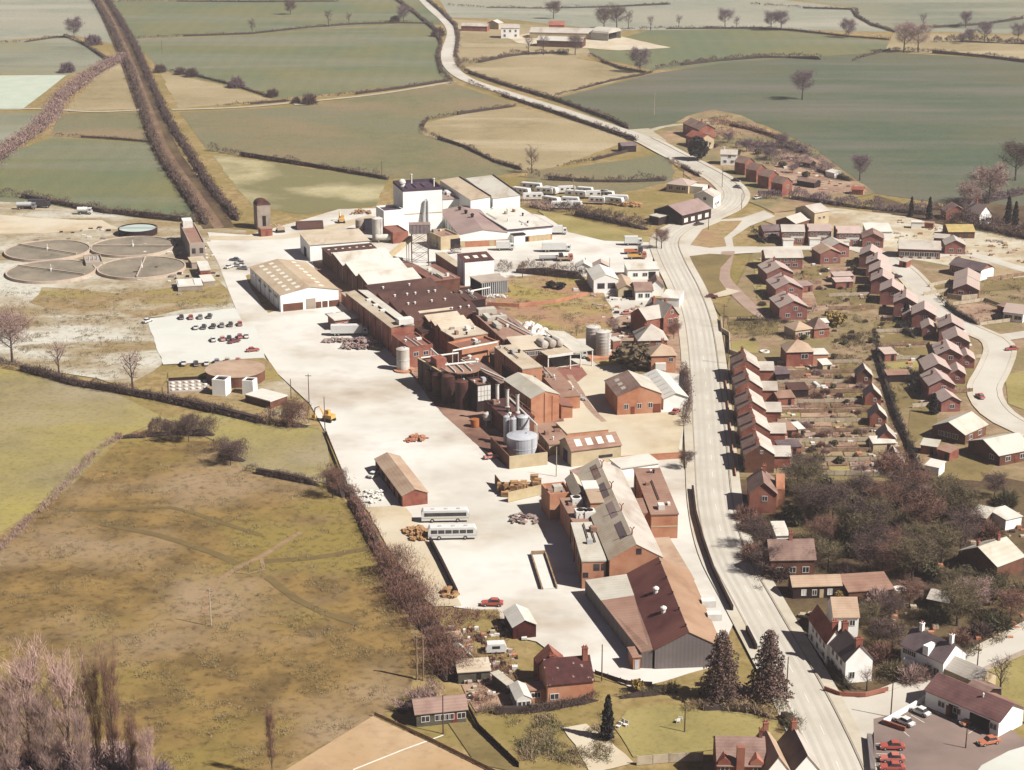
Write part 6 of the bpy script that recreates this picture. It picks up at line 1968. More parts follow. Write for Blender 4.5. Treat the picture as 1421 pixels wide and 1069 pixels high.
b = Bld('greenhouse', 'white framed low roof beyond the bare wood', 'shed', (1396, 722), (1418, 717), None, 2.6, D=6)
b.mono(W_white, R_white, .5)
b = Bld('shed', 'fawn roofed shed in scrub near the white framed low roof', 'shed', (1345, 715), (1368, 720), None, 2.6, D=6)
b.mono(W_brown, R_pale, .6)
b = Bld('nissen_hut', 'pinkish long hut roof at the top edge of bare wood', 'hut', (1266, 680), (1306, 690), None, 2.4, D=5)
b.gable(W_brown, R_mauve, 1.2, 'u')
b = Bld('summer_house', 'white roofed garden shed on rough ground between bungalow lawn and outhouses', 'shed', (1284, 646), (1303, 650), None, 2.2, D=4)
b.mono(W_white, R_white, .5)
b = Bld('garden_shed', 'grey plank roofed shed among orchard trees', 'shed', (1288, 831), (1316, 836), (1300, 818), 2.4)
b.gable(W_wood, R_slate_pale, 1, 'u')
# inn by the car park
b = Bld('inn_block', 'long white single storey building with maroon roof beside the car park', 'inn', (1285, 958), (1385, 1002), (1300, 944), 3.3, D=8)
b.gable(W_white, R_maroon if False else mat('inn_tile', G8(134, 92, 88), G8(112, 78, 76), .5, G8(146, 106, 100), .2, lines=('Z', .33, .14)), 2.2, 'u', over=.4)
W, D = b.W / 2, b.D / 2
b.wins('F', (-.55, .86), 1.2, 1.4, 1.1).wins('F', (-.12,), 1.2, 1.6, 1.1)
b.door('F', -.36, .9, 2.1).door('F', -.22, 2.2, 2.6, M_doordark, name='doorway').door('F', .5, 4.5, 2.7, M_doordark, name='doorway')
b.vent(W * .3, -1, .9, .2)
b = Bld('tarred_shed', 'dark tarred shed behind the long white inn building', 'shed', (1360, 974), (1390, 988), None, 2.8, D=5)
b.gable(W_dark, R_rosy, 1, 'u')
b = Bld('tarred_shed', 'maroon roofed dark shed beneath the tall bare tree by the lane', 'shed', (1338, 957), (1362, 968), None, 2.6, D=6)
b.gable(W_dark, R_brown, 1, 'u')
# bottom houses
b = Bld('brick_house', 'brick house with brown roof and big front chimney by the lower lawn', 'house', (996, 1062), (1063, 1063), None, 4.6, D=10)
b.gable(W_brick, R_brown, 3.0, 'u', over=.2).wins('F', (-.7, .65), 3.0, 1.4, 1.3)
b.add('chimney', MB().box(-1.0, .4, -b.D / 2 - .5, -b.D / 2 + .6, -.3, 8.4), W_brick)
for s in (-.72, .62):
    b.add('dormer', MB().prism([(-1.2, 4.4), (1.2, 4.4), (1.2, 5.2), (0, 6.2), (-1.2, 5.2)], -b.D / 2 - .1, -b.D / 2 + 2.2, 'y'), W_brick).location.x = s * b.W / 2
b.chimney(b.W / 2 - .6, 0, 1.2, .6)
for (A, B, lab) in (((1062, 1074), (1098, 1072), 'white double gabled house, inner gable with pale roof by the lawn'), ((1100, 1072), (1139, 1070), 'white double gabled house, roadside gable with dark and pale slopes')):
    b = Bld('white_gabled_house', lab, 'house', A, B, None, 4.2, D=11)
    b.gable(W_white, R_slate if 'dark' in lab else R_tan, 3.2, 'v', over=.15, rm2=R_slate_pale if 'dark' in lab else R_tan)
    b.chimney(0, 4.6, 1.2, .9).wins('F', (0,), 2.4, 1.2, 1.4)
# cottage below the yard
b = Bld('cottage', 'orange brick cottage with dark mossy roof and tall chimneys below yard', 'cottage', (760, 950), (824, 944), None, 4.3, D=8)
b.gable(W_orange, R_moss, 3.4, 'u', over=.15)
W, D = b.W / 2, b.D / 2
b.chimney(W * .78, -.5, 2.2, 1.0, .9).chimney(-W * .5, 3.0, 1.6, .9)
b.wins('F', (-.7,), 1.0, 1.6, 1.1)
b.add('rear_wing', MB().prism([(-3, -.3), (3, -.3), (3, 4.2), (0, 7.0), (-3, 4.2)], D + .02, D + 4, 'y'), W_brick).location.x = -W * .4
b.add('porch', MB().box(-W - 4.2, -W - .02, -D * .6, D * .2, -.3, 2.4), W_orange)
b.add('porch_roof', MB().box(-W - 4.4, -W - .02, -D * .65, D * .25, 2.42, 2.6), R_rosy)
window(b.e, -W - 2.0, -D * .6, .9, 1.8, 1.0, 'F', 3)
b = Bld('conservatory', 'small white framed conservatory beside the orange brick cottage', 'conservatory', (717, 971), (737, 969), None, 2.6, D=6)
b.gable(M_frame, R_white, .8, 'v', over=.1).wins('F', (-.55, 0, .55), .7, .8, 1.3, 1).wins('L', (-.6, 0, .6), .7, 1, 1.3, 1)
b = Bld('red_garage', 'maroon boarded garage with pale roof beside the red car', 'garage', (712, 870), (744, 866.5), (700, 849), 2.8)
b.gable(W_redwood, R_white, 1.3, over=.3).door('F', 0, 3.0, 2.2, W_redwood, name='garage_door')
for (A, B, D_, lab, rm, rise) in (((624, 889), (642, 887), 3, 'flat tan roofed shed nearest the russet hedge', R_tan, .3), ((640, 913), (655, 910), 5, 'small gabled shed with dark doorway above the long pale shed', R_pale, 1.0), ((636, 934), (680, 931), 4.0, 'long shed with pale cream roof in the vegetable garden', R_cream, .8), ((703, 951), (712, 948), 5, 'leaning pale panel lean-to beside the cottage garden', R_pale, .5)):
    b = Bld('garden_shed', lab, 'shed', A, B, None, 2.1, D=D_)
    if rise >= 1:
        b.gable(W_wood, rm, rise).door('F', .1, .9, 1.8, M_doordark)
    else:
        b.mono(W_wood, rm, rise).door('F', .3, .9, 1.8, M_doordark)
b = Bld('pavilion', 'timber pavilion with brown roof and white windows by the court', 'pavilion', (578, 991), (647, 984), None, 2.7, D=6)
b.gable(W_wood, R_brown, 1.5, 'u', over=.4).wins('F', (-.65, -.1, .12, .34, .8), .9, 1.5, 1.1).door('F', .55, 1, 2)
# sheds and greenhouses in the terrace gardens
sheds = [((1080, 553), (1103, 552), 5, R_rosy, 'brown roofed shed behind the third terrace pair'), ((1079, 598), (1104, 597), 5, R_rosy, 'rosy roofed shed behind the second terrace pair'), ((1082, 622), (1112, 620), 4, R_slate, 'long slate roofed shed behind the end terrace pair'), ((1077, 520), (1096, 519), 5, R_slate, 'dark shed with slate roof behind the last terrace pair'), ((1096, 542), (1122, 541), 5, R_maroonx, 'black garage with maroon roof in the terrace gardens'),
         ((1108, 596), (1116, 595), 4, R_white, 'tiny white greenhouse beside the rosy roofed shed'), ((1212, 616), (1243, 615), 4, R_white, 'white greenhouse across the garden end between two brick outhouses'), ((1142, 507), (1154, 506), 4, R_white, 'white shed behind the hipped brick house'), ((1228, 492), (1244, 491), 5, R_pink, 'pink shed on the lawn strip of the estate row'), ((1232, 521), (1262, 520), 3, R_rosy, 'low rosy garages on the lawn strip by the dark shrubs'),
         ((1158, 384), (1184, 383), 4, R_pink, 'low pink garage block behind the gable pair'), ((1160, 392), (1184, 391), 4, R_pink, 'second low pink garage block nearer the lawns'), ((1112, 398), (1128, 396), 4, R_mauve, 'mauve flat garage beside the middle pink roofed pair'), ((1278, 618), (1300, 621), 4, R_pale, 'pale roofed garden shed above the clipped lawn'), ((1302, 624), (1318, 629), 4, R_rosy, 'long low shed between two fawn roofed bungalows'),
         ((1384, 424), (1394, 427), 4, R_brown, 'brown garage beside the pale gabled bungalow'), ((1248, 362), (1258, 364), 3, R_pale, 'pale hut on the corner by the estate road'), ((1134, 449), (1150, 448), 3, R_white, 'white roofed hut above the hipped brick house')]
for A, B, D_, rm, lab in sheds:
    b = Bld('garden_shed', lab, 'shed', A, B, None, 2.2, D=D_)
    b.mono(W_dark if 'black' in lab or 'dark' in lab else W_cream if 'white' in lab else W_brick, rm, .6).door('F', .4, .9, 1.8, M_doordark)
# garden fences: long party lines behind the terrace
for i in range(11):
    y0 = 504.5 + i * 13.6
    fence(('pale garden fence behind the terraces, %s line from the hipped brick house' % ORD[i]), [(1079, y0 + 1), (1130, y0), (1196 + i * 6, y0 - 1)], 1.1, (M_fencepale, M_fence)[i % 2], 'garden_fence', group='long garden fences behind the terraces')
fence('pale fence closing the terrace gardens against the wood', [(1078, 660), (1180, 660), (1262, 664)], 1.4, M_fencepale, 'garden_fence')
hedge('dark trimmed hedge between terrace gardens and estate lawns', [(1212, 462), (1218, 490), (1228, 530), (1244, 580), (1262, 620), (1276, 660)], 2.0, 2.2, m=P_cypress)
hedge('dark hedge below the pink roofed pairs across the gardens', [(1004, 444), (1040, 446), (1085, 446)], 1.4, 1.8, m=P_cypress)
for i, (pts, m) in enumerate((([(1216, 462), (1286, 459)], M_fencepale), ([(1218, 481), (1290, 478)], M_fence), ([(1225, 500), (1284, 498)], M_fencepale), ([(1222, 446), (1262, 444)], M_darkfence), ([(1066, 400), (1100, 396), (1140, 394)], M_fence), ([(1150, 430), (1215, 428)], M_fence), ([(1150, 412), (1206, 410)], M_fencepale), ([(1266, 566), (1302, 562)], M_fencepale), ([(1330, 500), (1362, 497)], M_fencepale), ([(1318, 546), (1350, 544)], M_fence), ([(1370, 389), (1440, 380)], M_fence), ([(1322, 424), (1366, 418), (1400, 430)], M_fencepale), ([(1360, 452), (1421, 444)], M_fencepale), ([(1290, 398), (1318, 392)], M_fencepale), ([(1282, 410), (1320, 404)], M_fencepale))):
    fence(('pale fence beside the eighth curving row house lawn', 'brown fence beside the pink shed lawn strip', 'pale fence on the lawn strip above the rosy garages', 'dark fence under the shrubs of the seventh curving row house', 'fence behind the farthest pink roofed pair', 'brown fence across the gardens below the garage blocks', 'pale fence across the gardens by the garage blocks', 'pale fence at the foot of the curving row', 'pale fence from tenth curving row house to the road', 'brown fence from eleventh curving row house to the road', 'fence along the plot below the purple roofed terrace', 'pale fence round the plot behind the dark road hedge', 'pale fence by the estate road fork', 'pale fence of the rear broad bungalow', 'pale fence of the broad bungalow behind white wall')[i], pts, 1.2, m, 'garden_fence')
fence('white screen wall in front of the broad pink roofed bungalow', [(1314, 414), (1334, 417), (1356, 415)], 1.8, M_fencepale, 'screen_wall', 'wall', .2, post=0)
fence('pale wall in steps along the footway above the terraces', [(1000, 444), (1002, 460), (1012, 466), (1013, 490), (1030, 496)], 1.2, M_fencepale, 'garden_wall', 'wall', .3, post=0)
for i in range(5):
    y = (655, 622, 592, 562, 533)[i]
    hedge('clipped dark front hedge of the %s terrace pair from the wood' % ORD[i], [(1018 - (655 - y) * .13, y), (1036 - (655 - y) * .16, y)], .9, 1.2, m=P_cypress, group='clipped front hedges of the terraces')
fence('pinkish brick front wall along the terraces pavement', [(1021, 662), (1016, 620), (1011, 570), (1006, 520)], .8, W_orange, 'front_wall', 'wall', .25, post=0)
# retaining walls by the road
fence('long dark curved retaining wall between forecourt and road', [(961, 680), (965, 715), (975, 752), (990, 795), (1016, 848)], 1.3, W_dark, 'retaining_wall', 'wall', .5, post=0)
fence('short dark retaining wall beside the two tall conifers', [(1036, 876), (1049, 902)], 1.3, W_dark, 'retaining_wall', 'wall', .5, post=0)
fence('white wall between side road and inn car park', [(1226, 1005), (1262, 985), (1286, 970)], 1.0, W_white, 'car_park_wall', 'wall', .35, post=0)
fence('dark low wall beside parked red cars at the car park', [(1206, 1026), (1211, 1075)], 1.2, W_grey, 'car_park_wall', 'wall', .9, post=0)
fence('red brick planter wall in the inn car park', [(1226, 1005), (1256, 1015)], .9, W_brick, 'planter_wall', 'wall', .4, post=0)
fence('stone wall along the lane behind the inn', [(1421, 908), (1370, 930), (1330, 950)], 1.0, W_conc, 'lane_wall', 'wall', .35, post=0)
fence('low red brick wall round the junction cottage garden', [(1144, 958), (1165, 966), (1200, 967), (1232, 959)], .9, W_brick, 'garden_wall', 'wall', .3, post=0)
fence('grey fence on the slope behind the lower brick house', [(884, 1062), (930, 1058), (975, 1056)], 1.8, M_fencepale, 'garden_fence')
fence('rail fence along the meadow edge of the yard', [(452, 600), (470, 645), (488, 690), (512, 728)], 1.0, M_fence, 'yard_fence', t=.06)
fence('rail fence between sports court and pavilion lawn', [(520, 993), (600, 1030), (700, 1080)], .8, M_fence, 'court_fence', t=.06)
fence('brown fence beside the vegetable plot from pavilion to lawn', [(650, 985), (664, 1012), (720, 1066)], 1.2, M_darkfence, 'garden_fence')
fence('white railing in front of the drive below the lean-to', [(826, 936), (870, 950), (905, 952)], .9, M_darkfence, 'railing', t=.06)
# ------------------------------------------------------------------ hedges and trees
build_protos()
T = plant
# far hedges
far = [('hedge along the top of the far green field beside the railway', [(150, 3), (250, 2), (350, 3), (470, 2)], 2, 1.6), ('thin hedge from the railway across the upper green fields', [(184, 54), (260, 50), (352, 47), (430, 38), (500, 33), (560, 32), (602, 33)], 2, 1.5),
       ('broken hedge from pinkish trees at the far corner', [(-40, 62), (40, 58), (92, 50), (118, 62), (150, 84)], 2, 1.8), ('dark line hedge between two left pastures', [(76, 188), (120, 191), (170, 194), (214, 198)], 2, 1.4), ('hedge with round bushes sloping below the big green field', [(224, 97), (268, 104), (330, 120), (378, 136)], 1.6, 1.2),
       ('clipped hedge along the upper side of the pale lane', [(300, 148), (355, 144), (404, 140)], 1.6, 1.5), ('straight hedge above the lane up to the far road', [(438, 136), (500, 130), (560, 122), (624, 112)], 2, 1.8), ('dark hedge along the pale works meadow', [(290, 208), (340, 217), (400, 226), (470, 237), (540, 249)], 3, 3.2),
       ('curving hedge of the tan field, lower side', [(586, 184), (612, 194), (650, 206), (690, 226), (725, 236)], 2.2, 2.2), ('hedge of the tan field, upper side', [(592, 167), (640, 158), (716, 147)], 2, 1.8), ('short hedge at the tan field corner', [(586, 184), (586, 174), (594, 166)], 2, 2),
       ('dark hedge beside the far road, village side', [(632, 92), (652, 102), (700, 118), (780, 142), (852, 168), (872, 178)], 2.6, 2.4), ('dark hedge beside the far road, works side', [(650, 116), (700, 134), (780, 160), (838, 180), (884, 196)], 2.6, 2.4), ('dark hedge on the outer curve of far road', [(628, 116), (612, 100), (607, 78), (612, 60), (604, 42), (570, 14), (548, -2)], 2.4, 2.2),
       ('dark hedge on the inner curve of far road near farm', [(638, 92), (632, 78), (636, 54), (632, 36), (612, 16), (588, -4)], 2.4, 2.2), ('thin hedge between tan and dark fields', [(758, 137), (800, 125), (850, 112), (892, 104), (906, 100)], 2, 1.4), ('bushy hedge above the big dark field', [(910, 96), (950, 90), (1000, 84), (1060, 80), (1100, 80), (1140, 83)], 3.5, 3.4),
       ('hedge curving below the lone round tree', [(818, 76), (836, 86), (866, 97), (898, 102)], 2.2, 2.0), ('bushy hedge below the farm', [(640, 90), (670, 86), (706, 78), (740, 74), (790, 74)], 4, 3.6), ('long hedge right along the far pastures', [(862, 42), (930, 40), (1060, 40), (1110, 44), (1180, 52), (1236, 56)], 2, 2), ('hedge with a corner at the top fields', [(1040, 6), (1120, 12), (1188, 14), (1190, 24), (1212, 36), (1244, 45)], 2.4, 2),
       ('hedge behind the pinkish tree pair', [(1182, 86), (1200, 78), (1236, 69)], 2, 1.6), ('dark hedge from tree pair to the frame edge', [(1238, 70), (1300, 74), (1370, 80), (1450, 90)], 3, 3), ('hedge under the far mauve trees', [(1240, 44), (1300, 38), (1370, 34), (1421, 26)], 2.4, 2), ('far dark hedge at the top of the pale field', [(620, 8), (680, 11), (760, 12), (850, 10), (930, 6)], 2, 1.6), ('mauve bushy hedge beneath the far trees', [(1296, 58), (1340, 58), (1400, 60), (1450, 62)], 5, 5),
       ('hedge on the tan slope above the caravans', [(730, 245), (770, 250), (830, 252), (880, 252), (925, 250)], 4, 3.5), ('short hedge in the small paddock by field shed', [(772, 232), (830, 221), (880, 208)], 1.6, 1.4), ('dark hedge between main road and pink roofed bungalow', [(926, 222), (950, 234), (972, 246)], 2, 2)]
for lab, pts, w, h in far:
    hedge(lab, pts, w, h)
hedge('mauve hedge from scrub belt to the pink blossoming tree', [(1288, 292), (1330, 288), (1360, 282), (1421, 268)], 5, 4, m=P_mauve)
# railway cutting: scrub on both flanks
hedge('long scrubby belt on the shaded flank of old railway cutting', [(112, -30), (132, 0), (152, 34), (170, 75), (184, 108), (198, 150), (212, 192), (232, 232), (256, 266), (286, 312)], 4, 4.5, m=P_hedge, name='scrub_hedge', smooth=True)
hedge('long russet scrub belt on the sunny flank of old railway cutting', [(142, -10), (164, 24), (186, 62), (202, 98), (218, 134), (236, 172), (262, 212), (290, 258), (330, 306)], 4, 4.0, m=P_twig, name='scrub_hedge', smooth=True)
# stream trees on the left
hedge('broad pinkish thicket along the stream from pale field to railway', [(168, 84), (140, 98), (112, 118), (85, 140), (70, 165), (48, 185), (14, 208), (-20, 236)], 9, 5.5, m=P_pink, name='thicket_hedge', smooth=True, cat='thicket')
hedge('hedge behind the works gravel and left pasture', [(-40, 270), (40, 274), (90, 285), (150, 296), (210, 302), (272, 308)], 4, 3.6, m=P_hedge)
hedge('bushy line below the rough works ground', [(-40, 498), (40, 515), (110, 536), (160, 542), (230, 556), (300, 572), (370, 588)], 3.4, 2.8, m=P_twig)
hedge('low hedge from lush meadow to dark yard bushes', [(342, 652), (372, 660), (410, 666), (444, 674)], 2.4, 2.2)
hedge('faint bank with sparse scrub down the left meadow', [(165, 606), (130, 632), (95, 672), (60, 705), (10, 755), (-40, 800)], 3, 1.2, m=P_pink, name='scrub_hedge', core=False)
hedge('dark thicket along the lush meadow, long part', [(206, 603), (230, 602), (262, 600), (298, 604)], 6, 5.5, m=P_twig, name='thicket_hedge', cat='thicket')
hedge('dark thicket along the lush meadow, rounded end', [(300, 625), (320, 636), (340, 640)], 6, 5, m=P_twig, name='thicket_hedge', cat='thicket')
hedge('low bramble tongue beside the dark thicket', [(160, 607), (184, 606), (204, 606)], 2.4, 1.6, m=P_russet)
hedge('russet hedge at the meadow edge beside the coaches track', [(484, 680), (500, 712), (520, 752), (540, 795)], 3.4, 2.6, m=P_russet, smooth=True)
hedge('tall russet thicket between meadow and cottage gardens', [(540, 790), (566, 830), (596, 868), (616, 905), (624, 945)], 9, 5.5, m=P_russet, name='thicket_hedge', cat='thicket', smooth=True)
hedge('dark bushes at the yard corner by the meadow', [(458, 660), (468, 672), (476, 690)], 4, 5, m=P_twig)
hedge('pinkish brush beside the timber pavilion', [(552, 988), (575, 976), (606, 962)], 5, 2.6, m=P_pink, name='brush_hedge', cat='brush')
hedge('thicket between pole and yellow digger', [(372, 585), (400, 590), (428, 592)], 7, 6, m=P_russet, name='thicket_hedge', cat='thicket')
hedge('tall bushes below the caravan park, dark side to the works', [(775, 292), (810, 300), (850, 308), (900, 318)], 6, 5.0, m=P_twig, name='thicket_hedge', cat='thicket')
hedge('mauve brush between flat warehouse and caravans', [(726, 282), (745, 288), (768, 292)], 7, 3, m=P_pink, name='brush_hedge', cat='brush')
hedge('scrub belt behind boarded pairs along the dark field', [(1052, 275), (1110, 276), (1150, 283), (1200, 288), (1250, 294), (1290, 298)], 6, 5, m=P_mauve, name='thicket_hedge', cat='thicket')
hedge('dark tree belt behind the building site', [(1310, 304), (1360, 316), (1440, 334)], 8, 6, m=P_twig, name='thicket_hedge', cat='thicket')
hedge('dark hedge curving along the estate road bank', [(1302, 415), (1316, 428), (1336, 442), (1358, 452)], 1.6, 2.0, m=P_cypress)
hedge('dark hedge on the estate corner beside grass island', [(1043, 318), (1052, 332), (1062, 338)], 2.2, 2, m=P_cypress)
hedge('tall dark hedge between the villas and main road', [(952, 592), (954, 560), (953, 535), (950, 512)], 2.4, 3.2, m=P_conifer)
hedge('dark shrubs between seventh house and the shed strip', [(1238, 448), (1252, 458), (1270, 470)], 3, 3, m=P_cypress)
hedge('black shrubs beside the eleventh curving row house', [(1258, 520), (1268, 530), (1276, 548)], 4, 3.6, m=P_cypress)
hedge('brown garden hedge in front of the orange brick cottage', [(664, 990), (710, 990), (770, 985), (830, 972)], 2.2, 2.0, m=P_hedge)
hedge('shady hedge along the drive below the big shed', [(860, 968), (900, 964), (940, 960)], 2.4, 1.8, m=P_ever)
hedge('straw coloured hedge between lower lawn and conifers', [(950, 985), (1000, 984), (1040, 988), (1078, 1000)], 3, 2.2, m=mat('straw_shrub', (.32, .23, .13), (.24, .17, .1), .5))
hedge('dark shrubs behind the white double gabled house', [(1078, 985), (1096, 1005), (1104, 1020)], 3, 3, m=P_ever)
hedge('hedge along the cottage front garden by the road', [(1128, 880), (1140, 905), (1160, 935), (1180, 958)], 2.0, 1.8, m=P_ever)
hedge('tall bushes between the lorry park and grass bank', [(690, 376), (730, 379), (770, 383), (812, 388)], 4, 5.5, m=P_twig)
hedge('small dark bush line beside warehouse front', [(622, 352), (640, 350)], 3, 3, m=P_twig)
hedge('dark bush line from the field hedge to allotments', [(1100, 226), (1140, 240), (1180, 252)], 3, 2, m=P_twig)
hedge('scrub round the top farmhouse garden', [(985, 168), (1020, 176), (1050, 182), (1090, 196)], 4, 2.6, m=P_russet, name='brush_hedge', cat='brush')
hedge('thick scrub between white cottage and terraced gables', [(1020, 205), (1060, 205), (1100, 206), (1120, 214)], 6, 4, m=P_mauve, name='brush_hedge', cat='brush')

# single far trees
ft = [('round', 403, 20, 11, 'lone round bare tree in the far pasture near the railway', P_twig), ('sparse', 350, 46, 10, 'thin bare tree on the thin upper hedge, nearer railway', P_twig), ('sparse', 456, 37, 13, 'tall thin bare tree on the upper hedge', P_twig), ('sparse', 484, 33, 8, 'small thin bare tree next to the tall one on the upper hedge', P_twig),
      ('round', 560, 30, 12, 'round bare tree where the upper hedge meets far road', P_mauve), ('bush', 548, 30, 5, 'round bush next to the bare tree by far road', P_twig), ('bush', 608, 50, 7, 'dark bush on the outer curve of the far road', P_twig), ('round', 103, 52, 14, 'broad pinkish tree at the far left hedge crossing', P_mauve), ('bush', 130, 62, 8, 'pinkish bush beside the broad tree at the hedge crossing', P_mauve),
      ('bush', 93, 100, 7, 'dark bush at the corner of the bleached field', P_mauve), ('bush', 222, 100, 5.5, 'small bush against the railway scrub', P_twig), ('bush', 250, 103, 5, 'round bush on the sloping hedge near the railway', P_twig), ('bush', 266, 106, 6, 'second round bush on the sloping hedge', P_twig), ('bush', 328, 121, 7, 'mauve round bush alone on the sloping hedge', P_mauve), ('bush', 378, 134, 5, 'round bush at the lane end of sloping hedge', P_twig), ('bush', 429, 144, 6.5, 'dark bush on the lane beside the pull-in', P_twig), ('bush', 411, 143, 4, 'little bush on the lane pull-in', P_twig),
      ('broad', 768, 26, 14, 'spreading tree behind the farm barns', P_twig), ('broad', 838, 42, 17, 'great spreading bare tree beside the farm, first', P_twig), ('broad', 856, 40, 17, 'great spreading bare tree beside the round roofed barn', P_twig), ('sparse', 872, 40, 13, 'slim bare tree beside the great farm trees', P_twig), ('sparse', 903, 42, 11, 'slim bare tree in the open field past the farm', P_twig), ('sparse', 733, 76, 13, 'thin bare tree on the bushy hedge below farm, first', P_twig), ('sparse', 754, 76, 13, 'thin bare tree on the bushy hedge below farm, second', P_twig),
      ('broad', 798, 76, 13, 'spreading tree at the end of bushy hedge below farm', P_twig), ('round', 888, 100, 15, 'lone round mauve tree at the hedge corner below farm', P_mauve), ('broad', 1006, 38, 14, 'broad mauve tree on the far pasture hedge', P_mauve), ('sparse', 942, 38, 9, 'small mauve tree on the far pasture hedge', P_mauve), ('broad', 1070, 42, 14, 'first of two mauve trees at the far hedge bend', P_mauve), ('broad', 1084, 42, 14, 'second of two mauve trees at the far hedge bend', P_mauve),
      ('sparse', 1022, 40, 9, 'small mauve tree between far hedge trees', P_mauve), ('round', 1177, 52, 13, 'lone mauve tree on the long far hedge', P_mauve), ('broad', 1254, 72, 19, 'big pinkish tree, nearer of the pair above the dark field', P_pink), ('broad', 1274, 72, 19, 'big pinkish tree, outer one of the pair above dark field', P_pink), ('sparse', 1281, 40, 12, 'thin tree on the far top hedge', P_mauve), ('broad', 1340, 38, 12, 'mauve tree on far top hedge at frame corner', P_mauve), ('broad', 1366, 58, 14, 'mauve tree over the bushy far hedge', P_mauve), ('round', 1345, 58, 9, 'rounded mauve tree in the bushy far hedge', P_mauve), ('broad', 1412, 58, 13, 'mauve tree at the very edge of far hedge', P_mauve), ('round', 1335, 60, 7, 'small dark mauve tree in the far hedge', P_mauve),
      ('broad', 1113, 138, 17, 'lone dark bare tree standing in the big dark field', P_mauve), ('sparse', 738, 240, 12, 'bare tree on the tan slope above caravans', P_twig), ('broad', 1193, 250, 12, 'bare tree at the far corner of allotments', P_mauve), ('broad', 1409, 250, 18, 'tall bare tree at the right edge of dark field', P_twig), ('round', 1372, 282, 17, 'large pink blossoming tree by the far cottage', P_pink), ('round', 1345, 292, 12, 'pinkish tree next to the large pink tree', P_pink)]
for k, px, py, h, lab, m in ft:
    T(k, px, py, h, lab, m=m, name='bush' if k == 'bush' else 'bare_tree', cat='bush' if k == 'bush' else 'tree')
T('ever', 969, 222, 12, 'big dark rounded evergreen beside the top road bend', 'evergreen_tree', m=P_cypress, wide=.8)
for px, py, h, lab in ((1289, 304, 9, 'dark cypress behind the white site cabin'), (1264, 300, 8, 'broad dark conifer beside the building site scrub'), (1398, 310, 11, 'dark pointed cypress near the frame edge'), (1408, 314, 10, 'dark cypress beside the pointed one near frame edge'), (1257, 446, 7, 'black conifer beside sixth curving row house'), (843, 1026, 9, 'solitary black cypress on the lower garden lawn'), (1295, 574, 6, 'black cypress beside the last curving row house')):
    T('cypress', px, py, h, lab, 'cypress_tree', wide=1.0 if h > 7 else 1.5)
# works and meadow trees
near = [('broad', 17, 502, 17, 'pinkish tall bare tree at the rough works ground edge', P_pink), ('sparse', 82, 522, 12, 'thin forked bare tree on the works boundary line', P_pink), ('sparse', 185, 545, 14, 'leaning many-stemmed bare tree on the boundary line', P_pink), ('broad', 405, 590, 8, 'russet tree beside the pole near yellow digger', P_russet), ('broad', 462, 690, 8, 'bare tree at the dark yard corner bushes', P_russet),
        ('round', 262, 612, 7, 'rounded bare tree rising from the dark thicket', P_twig), ('round', 238, 612, 6, 'smaller bare tree in the dark thicket', P_twig), ('round', 320, 645, 7, 'rounded bare tree at the thicket end', P_twig), ('sparse', 725, 385, 6, 'thin bare tree by the grass bank bushes', P_russet), ('round', 935, 470, 6, 'reddish shrub tree before the red gable villa', P_russet),
        ('round', 850, 462, 5, 'pinkish shrub beside the ribbed silos', P_pink), ('sparse', 800, 466, 4, 'spiky russet shrub behind the canopy', P_russet), ('broad', 918, 345, 8, 'bare tree at the works gate by main road', P_russet), ('broad', 1085, 210, 9, 'bare tree in scrub behind the terraced gables', P_mauve), ('round', 952, 650, 5, 'dark round bush on the wall end beside main road', P_twig)]
for k, px, py, h, lab, m in near:
    T(k, px, py, h, lab, m=m)
# poplars, lower left corner
pop = [(45, 1090, 27, P_pale, 1.7), (100, 1085, 25, P_pale, 1.5), (70, 1100, 20, P_pink, 1.3), (14, 1110, 20, P_pink, 1.4), (138, 1080, 23, P_russet, .8), (160, 1088, 25, P_russet, .7), (120, 1105, 17, P_pink, 1.0), (185, 1100, 15, P_russet, .9), (205, 1110, 14, P_pale, 1.2), (378, 1078, 14, P_russet, .7)]
labs = ['pale pinkish tall poplar, outermost of the corner clump', 'pale pinkish tall poplar rising over the meadow, beside outermost', 'pinkish poplar inside the corner clump', 'pinkish poplar at the frame corner', 'russet narrow poplar, tallest dark stem of the clump', 'russet narrow poplar with dense upright twigs', 'pinkish poplar low in the clump', 'small russet poplar at the clump edge', 'low pale poplar next to the meadow', 'single narrow russet poplar by the sports court']
for (px, py, h, m, w), lab in zip(pop, labs):
    T('poplar', px, py, h, lab, 'poplar_tree', m=m, wide=w)
for i in range(16):
    T('bush', 4 + i * 14, 1085 + rnd.uniform(-12, 14), rnd.uniform(4, 6.5), 'dense purplish undergrowth bush below the corner poplars', 'bush', 'bush', 'undergrowth bushes below the corner poplars', m=(P_mauve, P_twig, P_pink)[i % 3], wide=1.3)
